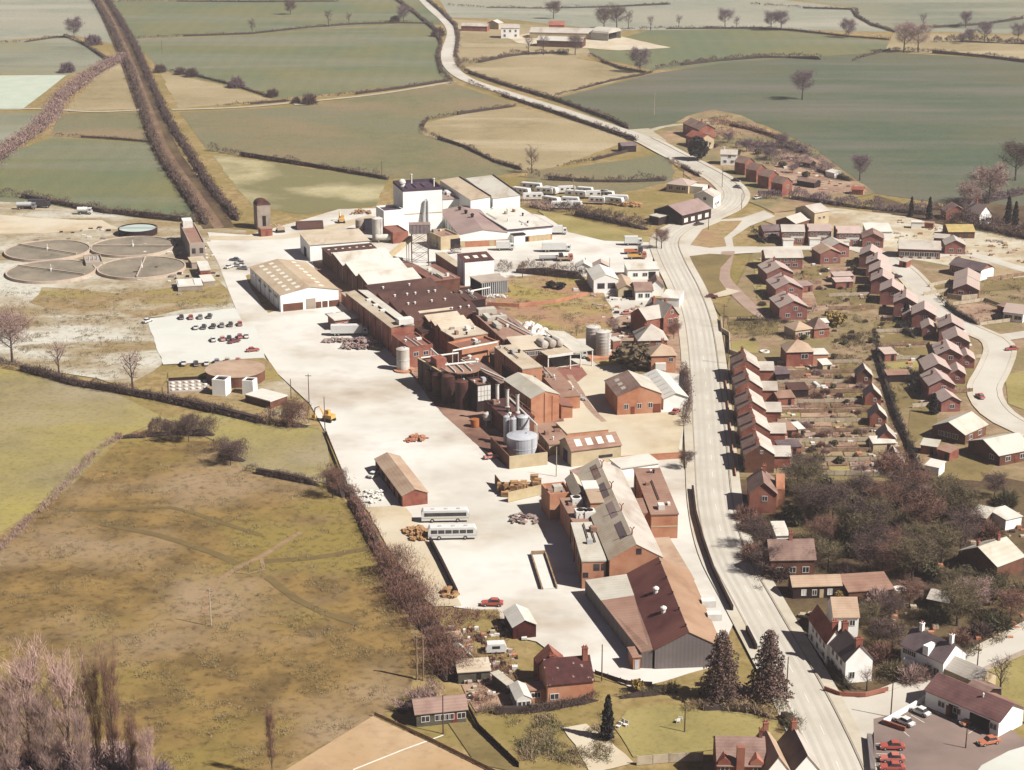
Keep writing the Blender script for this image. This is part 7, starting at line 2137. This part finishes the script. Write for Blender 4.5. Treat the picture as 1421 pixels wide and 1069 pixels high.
# two big conifers by the road
for i, (px, py, h, lab) in enumerate(((1000, 972, 15.5, 'tall brownish conifer nearer the big shed'), (1065, 968, 15.0, 'tall brownish conifer with ragged outline nearer main road'))):
    e = empty('conifer_tree', lab, 'tree', at(px, py), i * 2.0)
    link('trunk', MB().lathe([(.4, -.3), (.3, 6), (.08, h * .9)], 8), P_bark, e)
    rr = random.Random(5 + i)
    mb = MB()
    for lv in range(26):
        z = h * (.06 + .92 * lv / 26)
        R_ = 5.0 * (1 - lv / 26.5) ** .62 * rr.uniform(.8, 1.1) + .2
        nb = max(4, int(11 - lv * .22))
        for k in range(nb):
            a = k * 2 * PI / nb + lv * .9 + rr.uniform(-.25, .25)
            L = R_ * rr.uniform(.7, 1.12)
            dv = Vector((math.cos(a), math.sin(a), 0))
            for s in range(int(8 + L * 12)):
                t = rr.random() ** .65
                p = dv * L * t + Vector((-dv.y, dv.x, 0)) * rr.gauss(0, .22) * (1.25 - t * .6) * 1.3 + Vector((0, 0, z + .25 * L * t - .45 * t * t * L + rr.gauss(0, .16)))
                mb.leaf(p, rr.uniform(.13, .30))
    link('crown', mb, P_conifer, e)
# bare wood between road and bungalows
spots = []
rw = random.Random(21)
def inside(x, y, poly):
    c = False
    for i in range(len(poly)):
        x0, y0 = poly[i]
        x1, y1 = poly[i - 1]
        if (y0 > y) != (y1 > y) and x < (x1 - x0) * (y - y0) / (y1 - y0) + x0:
            c = not c
    return c
wood = [(1082, 672), (1270, 676), (1300, 700), (1345, 700), (1340, 760), (1350, 800), (1280, 812), (1250, 800), (1170, 802), (1140, 790), (1136, 752), (1100, 730)]
tries = 0
while len(spots) < 66 and tries < 6000:
    tries += 1
    x, y = rw.uniform(1080, 1350), rw.uniform(672, 812)
    if inside(x, y, wood) and all((x - a) ** 2 + ((y - b_) * 2) ** 2 > 300 for a, b_ in spots):
        spots.append((x, y))
ms = (P_twig, P_olive, P_russet, P_twig, P_olive)
for i, (x, y) in enumerate(sorted(spots, key=lambda s: s[1])):
    k = ('broad', 'ever', 'round', 'bush', 'broad', 'ever')[i % 6]
    T(k, x, y, rw.uniform(6.5, 10.5) if k in ('broad', 'round') else rw.uniform(2.5, 4.5), 'bare brown tree within the dense wood beside the bungalow gardens' if k in ('broad', 'round') else 'brown shrub filling the dense wood beside the bungalow gardens' if k == 'bush' else 'dark green evergreen shrub in the dense wood', 'bare_tree' if k in ('broad', 'round') else 'shrub', 'tree' if k in ('broad', 'round') else 'shrub',
      'bare trees of the dense wood' if k in ('broad', 'round') else 'shrubs of the dense wood' if k == 'bush' else 'evergreen shrubs of the dense wood', m=ms[i % 5] if k != 'ever' else None, wide=1.15)
# roadside and cottage garden planting
gard = [('round', 1050, 760, 7), ('round', 1062, 795, 7), ('bush', 1045, 735, 4), ('bush', 1080, 800, 4), ('bush', 1092, 790, 4.5), ('round', 1120, 792, 6), ('bush', 1036, 720, 3.5), ('bush', 1048, 775, 4)]
for k, x, y, h in gard:
    T(k, x, y, h, 'brown roadside ' + ('tree' if k == 'round' else 'shrub') + ' screening the half hidden brown house', 'bare_tree' if k == 'round' else 'shrub', 'tree' if k == 'round' else 'shrub', 'roadside ' + ('trees' if k == 'round' else 'shrubs') + ' before the brown house', m=(P_twig, P_russet, P_hedge)[int(x) % 3], wide=1.2)
orch = [('round', 1235, 862, 6), ('round', 1262, 842, 6), ('broad', 1328, 868, 10), ('round', 1350, 850, 8), ('round', 1378, 838, 7), ('bush', 1225, 880, 3.5), ('bush', 1222, 915, 4), ('bush', 1240, 938, 3.5), ('bush', 1262, 945, 3.2), ('bush', 1385, 870, 4), ('bush', 1360, 880, 3), ('round', 1402, 860, 7), ('round', 1205, 868, 5), ('bush', 1218, 840, 4), ('bush', 1300, 862, 3.5), ('round', 1238, 900, 5.5), ('bush', 1330, 892, 3), ('round', 1320, 830, 7), ('bush', 1278, 940, 3), ('bush', 1395, 700, 4), ('round', 1380, 690, 6), ('bush', 1370, 745, 4), ('bush', 1418, 830, 4)]
for i, (k, x, y, h) in enumerate(orch):
    tr = k != 'bush'
    T(k, x, y, h, ('bare orchard tree in the gardens behind the white cottages' if tr else 'low shrub in the gardens behind the white cottages'), 'bare_tree' if tr else 'shrub', 'tree' if tr else 'shrub', 'orchard trees behind the white cottages' if tr else 'shrubs behind the white cottages', m=(P_twig, P_russet, P_olive, P_pink, P_ever)[i % 5], wide=1.15)
T('sparse', 1388, 965, 9, 'tall bare tree behind the long white inn building', m=P_twig)
T('sparse', 1203, 958, 5, 'small blossoming tree before the bright cottage gable', m=P_pink, wide=1.4)
T('ever', 1382, 830, 4, 'yellow shrub in the orchard gardens', 'shrub', 'shrub', m=P_yellow)
T('ever', 1165, 832, 2.2, 'yellow shrub beside the white roadside cottage', 'shrub', 'shrub', m=P_yellow)
T('ever', 884, 958, 2.6, 'yellow shrub at the end of drive hedge', 'shrub', 'shrub', m=P_yellow)
T('ever', 1160, 452, 5, 'yellowish willow tree above the hipped brick house', 'willow_tree', 'tree', m=P_yellow, wide=1.3)
# bushes in the long gardens
n = 0
for i in range(46):
    x, y = rw.uniform(1082, 1250), rw.uniform(502, 660)
    if x > 1186 + (y - 505) * .40:
        continue
    T('bush' if i % 3 else 'ever', x, y, rw.uniform(1.0, 2.2), 'low brown bush in the long terrace gardens' if i % 3 else 'low green bush in the long terrace gardens', 'shrub', 'shrub', 'low brown bushes of the terrace gardens' if i % 3 else 'low green bushes of the terrace gardens', m=(P_hedge, P_russet, P_pink)[i % 3] if i % 3 else None, wide=1.3)
for i in range(34):
    x, y = rw.uniform(1040, 1230), rw.uniform(360, 500)
    T('ever' if i % 2 else 'bush', x, y, rw.uniform(.9, 1.8), 'small garden shrub between the pink roofed estate houses' if i % 2 else 'small bare shrub between the pink roofed estate houses', 'shrub', 'shrub', 'small green shrubs of the estate gardens' if i % 2 else 'small bare shrubs of the estate gardens', wide=1.3)
T('ever', 880, 511, 8.5, 'brown leafed rounded tree beside the square villa', 'round_tree', 'tree', m=mat('brown_leaf', (.15, .11, .06), (.10, .075, .045), .4), wide=1.5)
for x, y in ((764, 399), (778, 401)):
    T('ever', x, y, 2.6, 'dark round clump on the grass bank before the white gabled garage', 'shrub', 'shrub', 'dark clumps on the grass bank', m=P_cypress, wide=1.4)
fence('crumbling pinkish brick wall across the grass bank', [(676, 424), (720, 426), (770, 421), (815, 410)], 1.2, W_orange, 'old_wall', 'wall', .4, post=0)


def weeds(label, poly, n, m, h0=.4, h1=1.2, name='undergrowth', thr=-.05):
    mb = MB()
    k = 0
    xs, ys = [p[0] for p in poly], [p[1] for p in poly]
    while k < n:
        x, y = rw.uniform(min(xs), max(xs)), rw.uniform(min(ys), max(ys))
        if not inside(x, y, poly):
            continue
        k += 1
        p = at(x, y, -.15)
        f = noise.noise(p * .12) + .4 * noise.noise(p * .4)
        if f < thr:
            continue
        hh = h0 + (h1 - h0) * min(1, f * 1.6 + .2)
        for q in range(14):
            mb.sliver(p + Vector((rw.gauss(0, .5), rw.gauss(0, .5), rw.random() * hh * .5)), Vector((rw.gauss(0, .6), rw.gauss(0, .6), 1)).normalized(), hh * rw.uniform(.4, .9), rw.uniform(.06, .16))
    tag(link(name, mb, m), label, kind='stuff')


P_dry = mat('dry_weed', (.30, .22, .13), (.20, .14, .085), .4, (.17, .15, .07), .2)
weeds('dry weeds over the rough lower garden', [(700, 990), (830, 985), (850, 1010), (845, 1069), (730, 1069)], 1100, P_dry)
weeds('brown weeds among the garden sheds below the yard', [(612, 846), (690, 850), (712, 905), (755, 905), (700, 960), (660, 985), (640, 940)], 700, P_russet)
weeds('mauve scrub in the allotments', [(1030, 200), (1100, 200), (1130, 214), (1180, 250), (1120, 236), (1060, 230)], 800, P_mauve, .8, 2.6, thr=-.2)
weeds('brown undergrowth in the bare wood', [(1040, 720), (1090, 672), (1280, 676), (1350, 700), (1340, 800), (1200, 800), (1050, 820)], 1800, P_olive, .6, 2.2, thr=-.15)
weeds('brown undergrowth in the cottage gardens', [(1200, 850), (1300, 810), (1421, 790), (1421, 880), (1330, 920), (1250, 950), (1215, 950)], 900, P_olive, .5, 1.6)
weeds('olive scrub in the gardens above the terraces', [(1008, 446), (1200, 442), (1206, 500), (1160, 500), (1150, 470), (1060, 474), (1012, 470)], 700, P_olive, .5, 1.8, thr=-.2)
weeds('brown garden growth between the estate houses', [(1048, 362), (1200, 372), (1262, 470), (1290, 560), (1240, 600), (1200, 450), (1050, 438)], 900, P_hedge, .3, 1.1, thr=.02)
weeds('brown garden growth behind the terraces', [(1080, 502), (1200, 502), (1268, 658), (1080, 658)], 900, P_russet, .3, 1.0, thr=.0)
weeds('rough growth over the unfinished plots', [(1285, 396), (1440, 384), (1440, 450), (1350, 455), (1300, 415)], 420, P_hedge, .3, 1.0)
weeds('straw coloured grass on the works bank', [(690, 386), (830, 385), (850, 430), (856, 455), (775, 471), (688, 424)], 900, P_dry, .3, .8)
weeds('golden grass tussocks over the lower meadow', [(-20, 800), (90, 690), (168, 612), (300, 616), (342, 656), (470, 690), (540, 800), (560, 905), (540, 980), (395, 1058), (350, 1100), (-20, 1100)], 4200, mat('tussock_grass', (.21, .165, .085), (.15, .12, .065), .3, (.27, .22, .12), .05), .2, .6, 'grass', .0)
weeds('dry grass on the rough works ground', [(0, 400), (320, 400), (318, 426), (200, 440), (200, 530), (0, 510)], 1600, P_dry, .3, .9)
weeds('scrub on the bank round the top farmhouse', [(975, 165), (1010, 160), (1080, 192), (1020, 205), (985, 205)], 400, P_russet, .6, 1.8)


def litter(label, poly, n, cols, s0=.25, s1=.9):
    """uncountable small clutter over gardens and yards: one object per colour"""
    xs, ys = [p[0] for p in poly], [p[1] for p in poly]
    mbs = [MB() for _ in cols]
    k = 0
    while k < n:
        x, y = rw.uniform(min(xs), max(xs)), rw.uniform(min(ys), max(ys))
        if not inside(x, y, poly):
            continue
        k += 1
        p = at(x, y, -.1)
        if noise.noise(p * .09) < -.12:
            continue
        w, d, h = rw.uniform(s0, s1), rw.uniform(s0, s1), rw.uniform(.15, .7)
        rw.choice(mbs).box(p.x - w, p.x + w, p.y - d, p.y + d, -.1, h)
    for mb, m in zip(mbs, cols):
        if mb.f:
            tag(link('litter', mb, m), label, kind='stuff')


LC = (M_frame, W_orange, M_darkfence, R_pink, M_fencepale)
litter('small pots, frames and clutter over the terrace gardens', [(1080, 500), (1200, 500), (1268, 660), (1080, 660)], 240, LC, .2, .8)
litter('small clutter over the estate gardens', [(1050, 360), (1200, 372), (1260, 470), (1290, 560), (1250, 560), (1200, 470), (1050, 440)], 130, LC, .2, .8)
litter('small clutter in the allotments', [(1040, 240), (1085, 212), (1130, 216), (1205, 266), (1120, 276)], 90, LC, .3, 1.0)
litter('loose materials over the building site', [(1240, 300), (1330, 320), (1440, 350), (1440, 385), (1350, 360), (1240, 345)], 130, (M_pile, W_conc, M_fencepale, R_pink), .2, .9)
litter('clutter round the villas and works gate', [(790, 392), (890, 400), (900, 470), (860, 470), (800, 415)], 130, LC, .2, .9)
litter('clutter among the garden sheds below the yard', [(620, 850), (700, 850), (750, 905), (700, 960), (650, 980)], 160, LC, .15, .6)
litter('pipes and small plant between the dairy ranges', [(600, 455), (690, 440), (760, 500), (800, 560), (730, 600), (640, 560)], 200, (M_steel, W_rust, M_frame, M_doordark), .2, .8)
litter('small clutter in the gardens behind the white cottages', [(1200, 840), (1420, 700), (1421, 880), (1280, 940)], 160, (M_fencepale, M_darkfence, W_orange), .2, .7)
litter('loose stuff round the sewage works', [(120, 315), (280, 330), (320, 390), (250, 410), (20, 330)], 120, (M_frame, W_conc, M_darkfence), .3, 1.0)

for i, (x, y, h) in enumerate(((1022, 216, 5), (1036, 210, 6), (1052, 214, 5), (1068, 222, 6), (1086, 232, 5), (1100, 240, 4), (1118, 246, 5), (1010, 198, 5), (992, 205, 4))):
    T('round' if i % 2 else 'ever', x, y, h if i % 2 else h * .6, 'bare garden tree behind the red brick gables' if i % 2 else 'olive green shrub behind the red brick gables', 'bare_tree' if i % 2 else 'shrub', 'tree' if i % 2 else 'shrub', 'garden trees behind the brick gables' if i % 2 else 'green shrubs behind the brick gables', m=P_mauve if i % 2 else None, wide=1.3)
# ------------------------------------------------------------------ vehicles and street things
def coach(px, py, rz, label, band, style):
    p = at(px, py)
    e = empty('coach', label, 'coach', p, rz, None)
    L, Wd, Hh = 5.8, 1.22, 3.05
    prof = [(-L, .45), (L - .1, .45), (L, 1.2), (L - .12, 2.2), (L - .45, Hh - .12), (L - .8, Hh), (-L + .5, Hh), (-L + .1, Hh - .3), (-L, 2.0)]
    link('body', MB().prism(prof, -Wd, Wd, 'y'), paint('white'), e)
    for s in (-1, 1):
        y = s * Wd
        link('stripe', MB().box(-L + .05, L - .1, y - .02, y + .02, 1.0, 1.22), paint(band), e)
        nw = 6 if style else 1
        x0, x1 = -L + .7, L - .7
        for k in range(nw):
            a = x0 + (x1 - x0) * k / nw
            z = a + (x1 - x0) / nw - (.22 if style else 0)
            link('side_window', MB().box(a, z, y - .03, y + .03, 1.6, 2.5), M_glass, e)
    link('windscreen', MB().prism([(L - .42, 2.75), (L + .03, 1.4), (L + .06, 1.4), (L - .38, 2.75)], -1.05, 1.05, 'y'), M_glass, e)
    link('rear_window', MB().box(-L - .03, -L + .06, -.9, .9, 1.7, 2.4), M_glass, e)
    for x in (-3, 0.2, 3.2):
        link('roof_vent', MB().box(x - .4, x + .4, -.35, .35, Hh, Hh + .14), M_steel, e)
    for x in (-3.2, 3.0):
        for y in (-1.08, 1.08):
            w = link('wheel', wheel_mesh(.5, .3), M_tyre, e, (x, y, 0))
            link('rim', hub_mesh(.5, .3), M_steel, w)
    return e


coach(618, 722.5, RD(3), 'white coach with one long dark window band, rear one of two in the yard', 'cream', 0)
coach(628, 746.5, RD(3), 'white coach with separate side windows, front one of two in the yard', 'silver', 1)
# staff car park
rows = [([(252, 440, 'dark'), (265, 440, 'red'), (278, 439.5, 'grey'), (291, 438.5, 'dark')], 'back row'), ([(272, 454, 'white'), (283, 453.5, 'dark'), (296, 452.5, 'dark'), (308, 451, 'grey'), (320, 450, 'dark'), (333, 449, 'red')], 'second row'),
        ([(296, 471, 'white'), (309, 470, 'pink'), (318, 469, 'dark'), (333, 466.5, 'red'), (342, 466, 'white')], 'third row'), ([(255, 503.5, 'white'), (272, 504.5, 'dark'), (287, 504, 'white'), (301, 501.5, 'grey'), (315, 500.5, 'tan'), (330, 500.5, 'red')], 'row by round reservoir')]
cn = {'dark': 'black', 'grey': 'grey', 'white': 'white', 'red': 'red', 'pink': 'pink', 'tan': 'tan'}
for cars, rn in rows:
    for i, (px, py, c) in enumerate(cars):
        car(px, py + 2, 98 + rnd.uniform(-6, 6), c, '%s car, %s from verge end in staff car park %s' % (cn[c], ORD[len(cars) - 1 - i], rn), 'cars in the staff car park')
car(205, 447, 60, 'white', 'white car parked alone at the outer edge of the staff car park')
car(325, 475.5, 40, 'maroon', 'maroon car just in front of the third row in the staff car park')
car(351, 487.5, 20, 'red', 'red car alone near the inner corner of the staff car park')
# other cars
oc = [(683, 840, 178, 'red', 'long red car side-on beside the maroon boarded garage', 1.15), (682, 636, 20, 'pink', 'pinkish red car in the shade edge by the brick bund', 1), (988, 413, 0, 'maroon', 'maroon car turning out by the grass triangle', 1), (1360, 552, 100, 'red', 'red and white car on the lower estate road', 1), (1404, 486, 190, 'red', 'red car at the estate road fork', 1), (1244, 385.5, 10, 'dark', 'black car outside the fourth curving row house', 1),
      (1185, 1000, 0, 'white', '', 0), (1254, 1004, 130, 'white', 'white car nearest the planter wall in the inn car park', 1.05), (1276, 990, 130, 'white', 'white car next to the inn in the car park', 1.05), (1346, 1004, 210, 'orange', 'orange car parked against the long white inn', 1.05), (1338, 997, 100, 'white', 'pale van shaped car beside the orange car', 1.05), (1372, 1032, 200, 'orange', 'orange car beside the dark posts at the car park end', 1.05),
      (1238, 1039, 178, 'red', 'red car, first of three by the dark low wall', 1.1), (1238, 1056, 178, 'rose', 'faded red car, middle of three by the dark low wall', 1.1), (1238, 1068, 178, 'red', 'red car nearest the frame bottom by the dark low wall', 1.1), (1122, 858, 150, 'cream', 'cream car beside the white roadside cottage', 1), (892, 443, 20, 'red', 'red car below the villas hedge in the works lane', .9), (870, 436, 15, 'pink', 'pink car beside the red car at villa yard', .9), (938, 573, 60, 'red', 'red car at the brick yard gate near main road', 1), (970, 312.5, 20, 'dark', 'black car passing the long dark hall on main road', 1), (1021, 252, -30, 'dark', 'black car on the top bend of main road', 1), (1024, 261, -40, 'grey', 'grey car on the top bend below the black one', 1), (1051, 276, 40, 'white', 'white car standing on the top bend forecourt', 1), (519, 661, 60, 'white', 'white car in the shade of the long garage', 1), (318, 372, 60, 'white', 'white car beside the works road near kiosk', 1), (326, 362, 160, 'blue', 'dark blue car in the cluster beside the white hall corner', 1), (333, 366, 160, 'silver', 'silver car in the cluster beside the white hall corner', 1), (328, 370, 160, 'white', 'white car in the cluster beside the white hall corner', 1), (337, 374, 165, 'grey', 'grey car nearest the white hall in the corner cluster', 1)]
for px, py, a, c, lab, s in oc:
    if s:
        car(px, py, a, c, lab, None, s)
# lorries
lo = [(485, 465, 175, 'long white lorry trailer parked below the small office', 'white', 'white', 12, 'box'), (701, 347, 185, 'white lorry at the warehouse porch', 'white', 'white', 7, 'box'), (772, 349, 178, 'long white trailer lorry parked at the lorry park edge', 'white', 'white', 11, 'box'), (765, 361, 178, 'dark cabbed lorry in front of the long white trailer', 'dark', 'silver', 9, 'flat'), (784, 362, 178, 'orange flatbed lorry beside the dark cabbed lorry', 'orange', 'tan', 6, 'flat'),
      (773, 325, 80, 'white lorry standing at the corner of flat roofed warehouse', 'white', 'white', 8, 'box'), (879, 340, 90, 'tall white lorry alone by the grass strip', 'white', 'white', 7, 'box'), (879, 352, 178, 'low dark lorry under the tall white one', 'dark', 'orange', 7, 'flat'), (884, 359, 178, 'orange and yellow lorry by the works gate', 'orange', 'yellow', 7, 'flat'), (797, 497, 262, 'white milk tanker under the loading canopy', 'white', 'white', 8, 'tank'),
      (37, 290, 175, 'dark tanker lorry on the works gravel', 'grey', 'silver', 8, 'tank'), (55, 288, 175, 'black lorry with high load near the left hedge', 'dark', 'dark', 9, 'box'), (118, 297, 178, 'white tanker trailer on the works gravel', 'white', 'white', 6, 'tank'), (785, 560, 100, 'white van shaped lorry beside the jumble of machinery', 'white', 'white', 5, 'box')]
for px, py, a, lab, c, bx, L, k in lo:
    lorry(px, py, RD(a), lab, c, bx, L, k)
# lorries and caravans in the top park
cv = [(738, 262, -8), (752, 268, -6), (766, 270, -10), (742, 277, -14), (764, 281, -14), (782, 266, 4), (796, 272, 6), (790, 283, -12), (812, 268, 0), (826, 274, -2), (840, 276, -4), (832, 283, -3), (850, 284, -5), (722, 270, -12), (776, 288, -16), (860, 281, -6), (800, 290, -14)]
for i, (px, py, a) in enumerate(cv):
    p = at(px + rnd.uniform(-4, 4), py + rnd.uniform(-2, 2))
    a += rnd.uniform(-28, 28)
    e = empty('caravan', 'long white caravan among the crowded vans behind the flat warehouse', 'caravan', p, RD(a), 'white caravans behind the flat warehouse')
    L = rnd.uniform(2.4, 5.2)
    prof = [(-L, .5), (L, .5), (L + .2, 1.6), (L - .1, 2.8), (L - .5, 3.0), (-L + .5, 3.0), (-L + .1, 2.8), (-L - .2, 1.6)]
    link('body', MB().prism(prof, -1.3, 1.3, 'y'), paint('white'), e)
    for k in (-.55, .1, .6):
        link('window', MB().box(k * L - .6, k * L + .6, -1.34, -1.27, 1.5, 2.3), M_glass, e)
    link('stripe', MB().box(-L + .1, L - .1, -1.33, -1.28, 1.0, 1.25), paint('red' if i in (11, 12) else 'cream'), e)
    for x in (-.5, .5):
        link('wheel', wheel_mesh(.4, .25), M_tyre, e, (x, -1.1, 0))
p = at(798, 282)
e = empty('crane', 'small lattice jib crane with pale mast between the caravans', 'crane', p)
link('base', MB().box(-1.4, 1.4, -1.1, 1.1, .5, 2.0), paint('red'), e)
link('jib', MB().tube([(0, 0, 2), (-1.0, 0, 10.5)], [.35, .15], 4), M_fence, e)
for x in (-1, 1):
    link('wheel', wheel_mesh(.5, 2.4), M_tyre, e, (x, 0, 0))
heap('scrap_heap', 'scatter of vehicle parts at the end of caravan park', 'heap', 875, 285, 10, 5, 50, .9, M_pile, 2)


def digger(px, py, rz, label, c='yellow'):
    e = empty('digger', label, 'digger', at(px, py), rz)
    for s in (-1, 1):
        link('track', MB().prism([(-1.7, .1), (-1.4, -.05), (1.4, -.05), (1.7, .3), (1.5, .85), (-1.5, .85)], s * 1.1 - .28, s * 1.1 + .28, 'y'), M_tyre, e)
    link('body', MB().prism([(-1.7, .9), (1.3, .9), (1.3, 1.6), (-.2, 2.0), (-1.7, 1.9)], -1.1, 1.1, 'y'), paint(c), e)
    cb = link('cabin', MB().box(-.1, 1.1, -1.0, .1, 1.7, 3.0), paint(c), e)
    link('window', MB().box(0, 1.16, -1.05, -.05, 2.1, 2.8), M_glass, cb)
    link('arm', MB().tube([(1.0, .5, 1.5), (2.6, .5, 4.0), (4.2, .5, 3.2), (4.6, .5, 1.0)], [.28, .24, .2, .16], 5), paint(c), e)
    link('bucket', MB().prism([(4.2, .2), (5.0, .2), (5.1, 1.0), (4.4, 1.1)], 0, 1.0, 'y'), paint(c), e)
    return e


digger(456, 584, RD(150), 'yellow tracked digger at the meadow corner of the yard')
digger(474, 309, RD(100), 'yellow digger beside the black curved roof store')
digger(389, 322, RD(200), 'small brown loader by the concrete silo hut', 'tan')
# dumped skip and pipes
pl = [(451, 596, 9.5, 'thin pole at the digger corner of the meadow', 0), (429, 560, 9, 'telegraph pole beside the russet tree in the yard', 1), (404, 553, 6, 'short post beside the flat concrete tank', 0), (293, 868, 8.6, 'pale pole standing alone in the lower meadow', 1), (772, 661, 8, 'white post in the yard before the square mill block', 0), (835, 945, 8, 'thin pole at the drive end by the cottage', 0), (1091, 970, 9, 'dark pole between main road and ragged conifer', 0), (1355, 938, 8, 'pole beside the stone lane wall', 0), (1236, 995, 7.5, 'thin sign pole at the inn car park corner', 0), (1002, 260, 9, 'thin street lamp on the inside of the top bend', 0), (983, 319, 8, 'thin street lamp on the grass island', 0), (911, 345, 8, 'thin street lamp by the works gate', 0), (1029, 290, 7, 'street pole by the estate entrance', 0), (530, 248, 8, 'pole on the dark hedge behind the tower', 0), (1004, 455, 8, 'pole on the pavement above the terraces', 1), (1010, 505, 8, 'pole before the last terrace pair', 1), (225, 75, 9, 'thin pole beside the railway scrub', 0), (908, 160, 12, 'tall pale pole in the big dark field', 0), (615, 1018, 8, 'pole on the lawn below the timber pavilion', 0), (950, 1016, 5, 'thin post on the lower lawn', 0), (1340, 1038, 4, 'post in the car park by the orange car', 0), (948, 258, 7, 'pole near the pink roofed bungalow', 0), (812, 376, 5, 'thin post by the lorry park huts', 0), (846, 376, 5, 'thin post beside the long white building', 0)]
for px, py, h, lab, arm in pl:
    lamp = 'lamp' in lab
    pole(lab, px, py, h, 'street_lamp' if lamp else 'pole', 'street lamp' if lamp else 'pole', M_fencepale if ('white' in lab or 'pale' in lab) else M_pole, arm)
# H frame pole
p = at(583, 942)
e = empty('twin_pole', 'twin wooden electricity pole with crossbar beside the russet thicket', 'pole', p, -.2)
for s in (-1, 1):
    link('shaft', MB().lathe([(.2, -.2), (.14, 9.5)], 8, (s * .65, 0)), M_fence, e)
link('crossarm', MB().box(-1.2, 1.2, -.1, .1, 8.9, 9.15).box(-.8, .8, -.08, .08, 7.8, 7.95), M_fence, e)
# garden furniture, water pump, small things
for i, (px, py) in enumerate(((862, 1005), (868, 1008), (858, 1010), (944, 1000), (940, 1003))):
    e = empty('garden_chair', 'white garden chair set out on the lower lawn', 'chair', at(px, py), rnd.uniform(0, 6), 'white garden chairs on the lower lawn')
    link('seat', MB().box(-.4, .4, -.4, .4, .4, .48), M_frame, e)
    link('backrest', MB().box(-.4, .4, .36, .44, .48, 1.1), M_frame, e)
    for x in (-.35, .35):
        for y in (-.35, .35):
            link('leg', MB().box(x - .04, x + .04, y - .04, y + .04, -.1, .4), M_frame, e)
p = at(688, 905)
e = empty('caravan', 'small white touring van parked among the sheds below the yard', 'caravan', p, .1)
link('body', MB().prism([(-2, .4), (2, .4), (2.2, 1.2), (1.8, 2.2), (-1.8, 2.2), (-2.2, 1.2)], -1, 1, 'y'), paint('white'), e)
link('window', MB().box(-.8, .8, -1.04, -.98, 1.2, 1.8), M_glass, e)
link('wheel', wheel_mesh(.3, 2.0), M_tyre, e)
# white posts and ring pond in gardens
for (px, py, lab) in ((1248, 818, 'white rimmed round garden pond in the orchard gardens'), (1061, 488, 'white rimmed round flower bed on the garden lawn above terraces')):
    tag(link('pond', MB().lathe([(.9, -.1), (1.0, .25), (1.5, .25), (1.6, -.1)], 20, cap=False), M_frame, None, at(px, py)), lab, 'pond')
for (px, py, lab) in ((1133, 535, 'white upturned boat lying in the terrace gardens'),):
    tag(link('boat', MB().prism([(-.9, 0), (.9, 0), (.5, .6), (0, .75), (-.5, .6)], -2, 2, 'y'), M_frame, None, at(px, py), .2), lab, 'boat')
# parking lines in the inn car park
for (a, b_) in (((1240, 1003), (1262, 1022)), ((1264, 992), (1283, 1003)), ((1292, 983), (1304, 991)), ((1344, 1018), (1360, 1007)), ((1216, 1046), (1252, 1047)), ((1215, 1032), (1228, 1031))):
    ribbon('parking_line', [at(*a), at(*b_)], .14, M_mark, 'mark', raw=True)
# ------------------------------------------------------------------ light and camera
HAZE = .0001
w = bpy.data.worlds.new('World')
scene.world = w
w.use_nodes = True
nt = w.node_tree
bg = nt.nodes['Background']
sky = nt.nodes.new('ShaderNodeTexSky')
sky.sky_type = 'NISHITA'
sky.sun_disc = False
AZ = Vector((.91, -.415, 0)).normalized()        # towards the sun
EL = math.radians(45)
sky.sun_elevation = EL
sky.sun_rotation = math.atan2(AZ.x, AZ.y)
sky.air_density = .45
sky.dust_density = .4
sky.ozone_density = .3
tint = nt.nodes.new('ShaderNodeMix')
tint.data_type, tint.blend_type = 'RGBA', 'MULTIPLY'
tint.inputs['Factor'].default_value = 1
tint.inputs[7].default_value = (1.0, .66, .66, 1)
nt.links.new(sky.outputs[0], tint.inputs[6])
nt.links.new(tint.outputs[2], bg.inputs['Color'])
bg.inputs['Strength'].default_value = 0.05
sun = bpy.data.lights.new('Sun', 'SUN')
sun.energy = 5.0
sun.angle = math.radians(.6)
sun.color = (1.0, .95, .91)
so = bpy.data.objects.new('sun', sun)
COL.objects.link(so)
d = Vector((AZ.x * math.cos(EL), AZ.y * math.cos(EL), math.sin(EL)))
so.rotation_euler = d.to_track_quat('Z', 'Y').to_euler()
cam = bpy.data.cameras.new('Camera')
cam.sensor_width = 36
cam.lens = FOCAL / 1421 * 36
cam.clip_start, cam.clip_end = 1, 9000
co = bpy.data.objects.new('camera', cam)
COL.objects.link(co)
co.location = (0, 0, HCAM)
co.rotation_euler = (math.pi / 2 - PITCH, 0, 0)
scene.camera = co
vs = scene.view_settings
vs.view_transform = 'Standard'
vs.look = 'None'
vs.exposure = 1.06
vs.gamma = 1
hz = link('haze', MB().box(-2700, 2700, -300, 5300, -1.6, 176))
hm = bpy.data.materials.new('thin_haze')
hm.use_nodes = True
hn = hm.node_tree
hn.nodes.remove(hn.nodes['Principled BSDF'])
pv = hn.nodes.new('ShaderNodeVolumePrincipled')
pv.inputs['Color'].default_value = (.95, .93, .90, 1)
pv.inputs['Density'].default_value = HAZE
pv.inputs['Anisotropy'].default_value = .2
hn.links.new(pv.outputs[0], hn.nodes['Material Output'].inputs['Volume'])
hz.data.materials.append(hm)
tag(hz, 'thin pale haze over the countryside', kind='stuff')
# duplicate labels
seen = {}
for o in scene.objects:
    if o.parent is None and 'label' in o:
        seen.setdefault(o['label'], []).append(o)
for k, v in seen.items():
    if len(v) > 1 and len({x.get('group') for x in v}) != 1 or len(v) > 1 and v[0].get('group') is None:
        print('SAME LABEL', k, len(v))
print('top', sum(1 for o in scene.objects if o.parent is None), 'all', len(scene.objects))
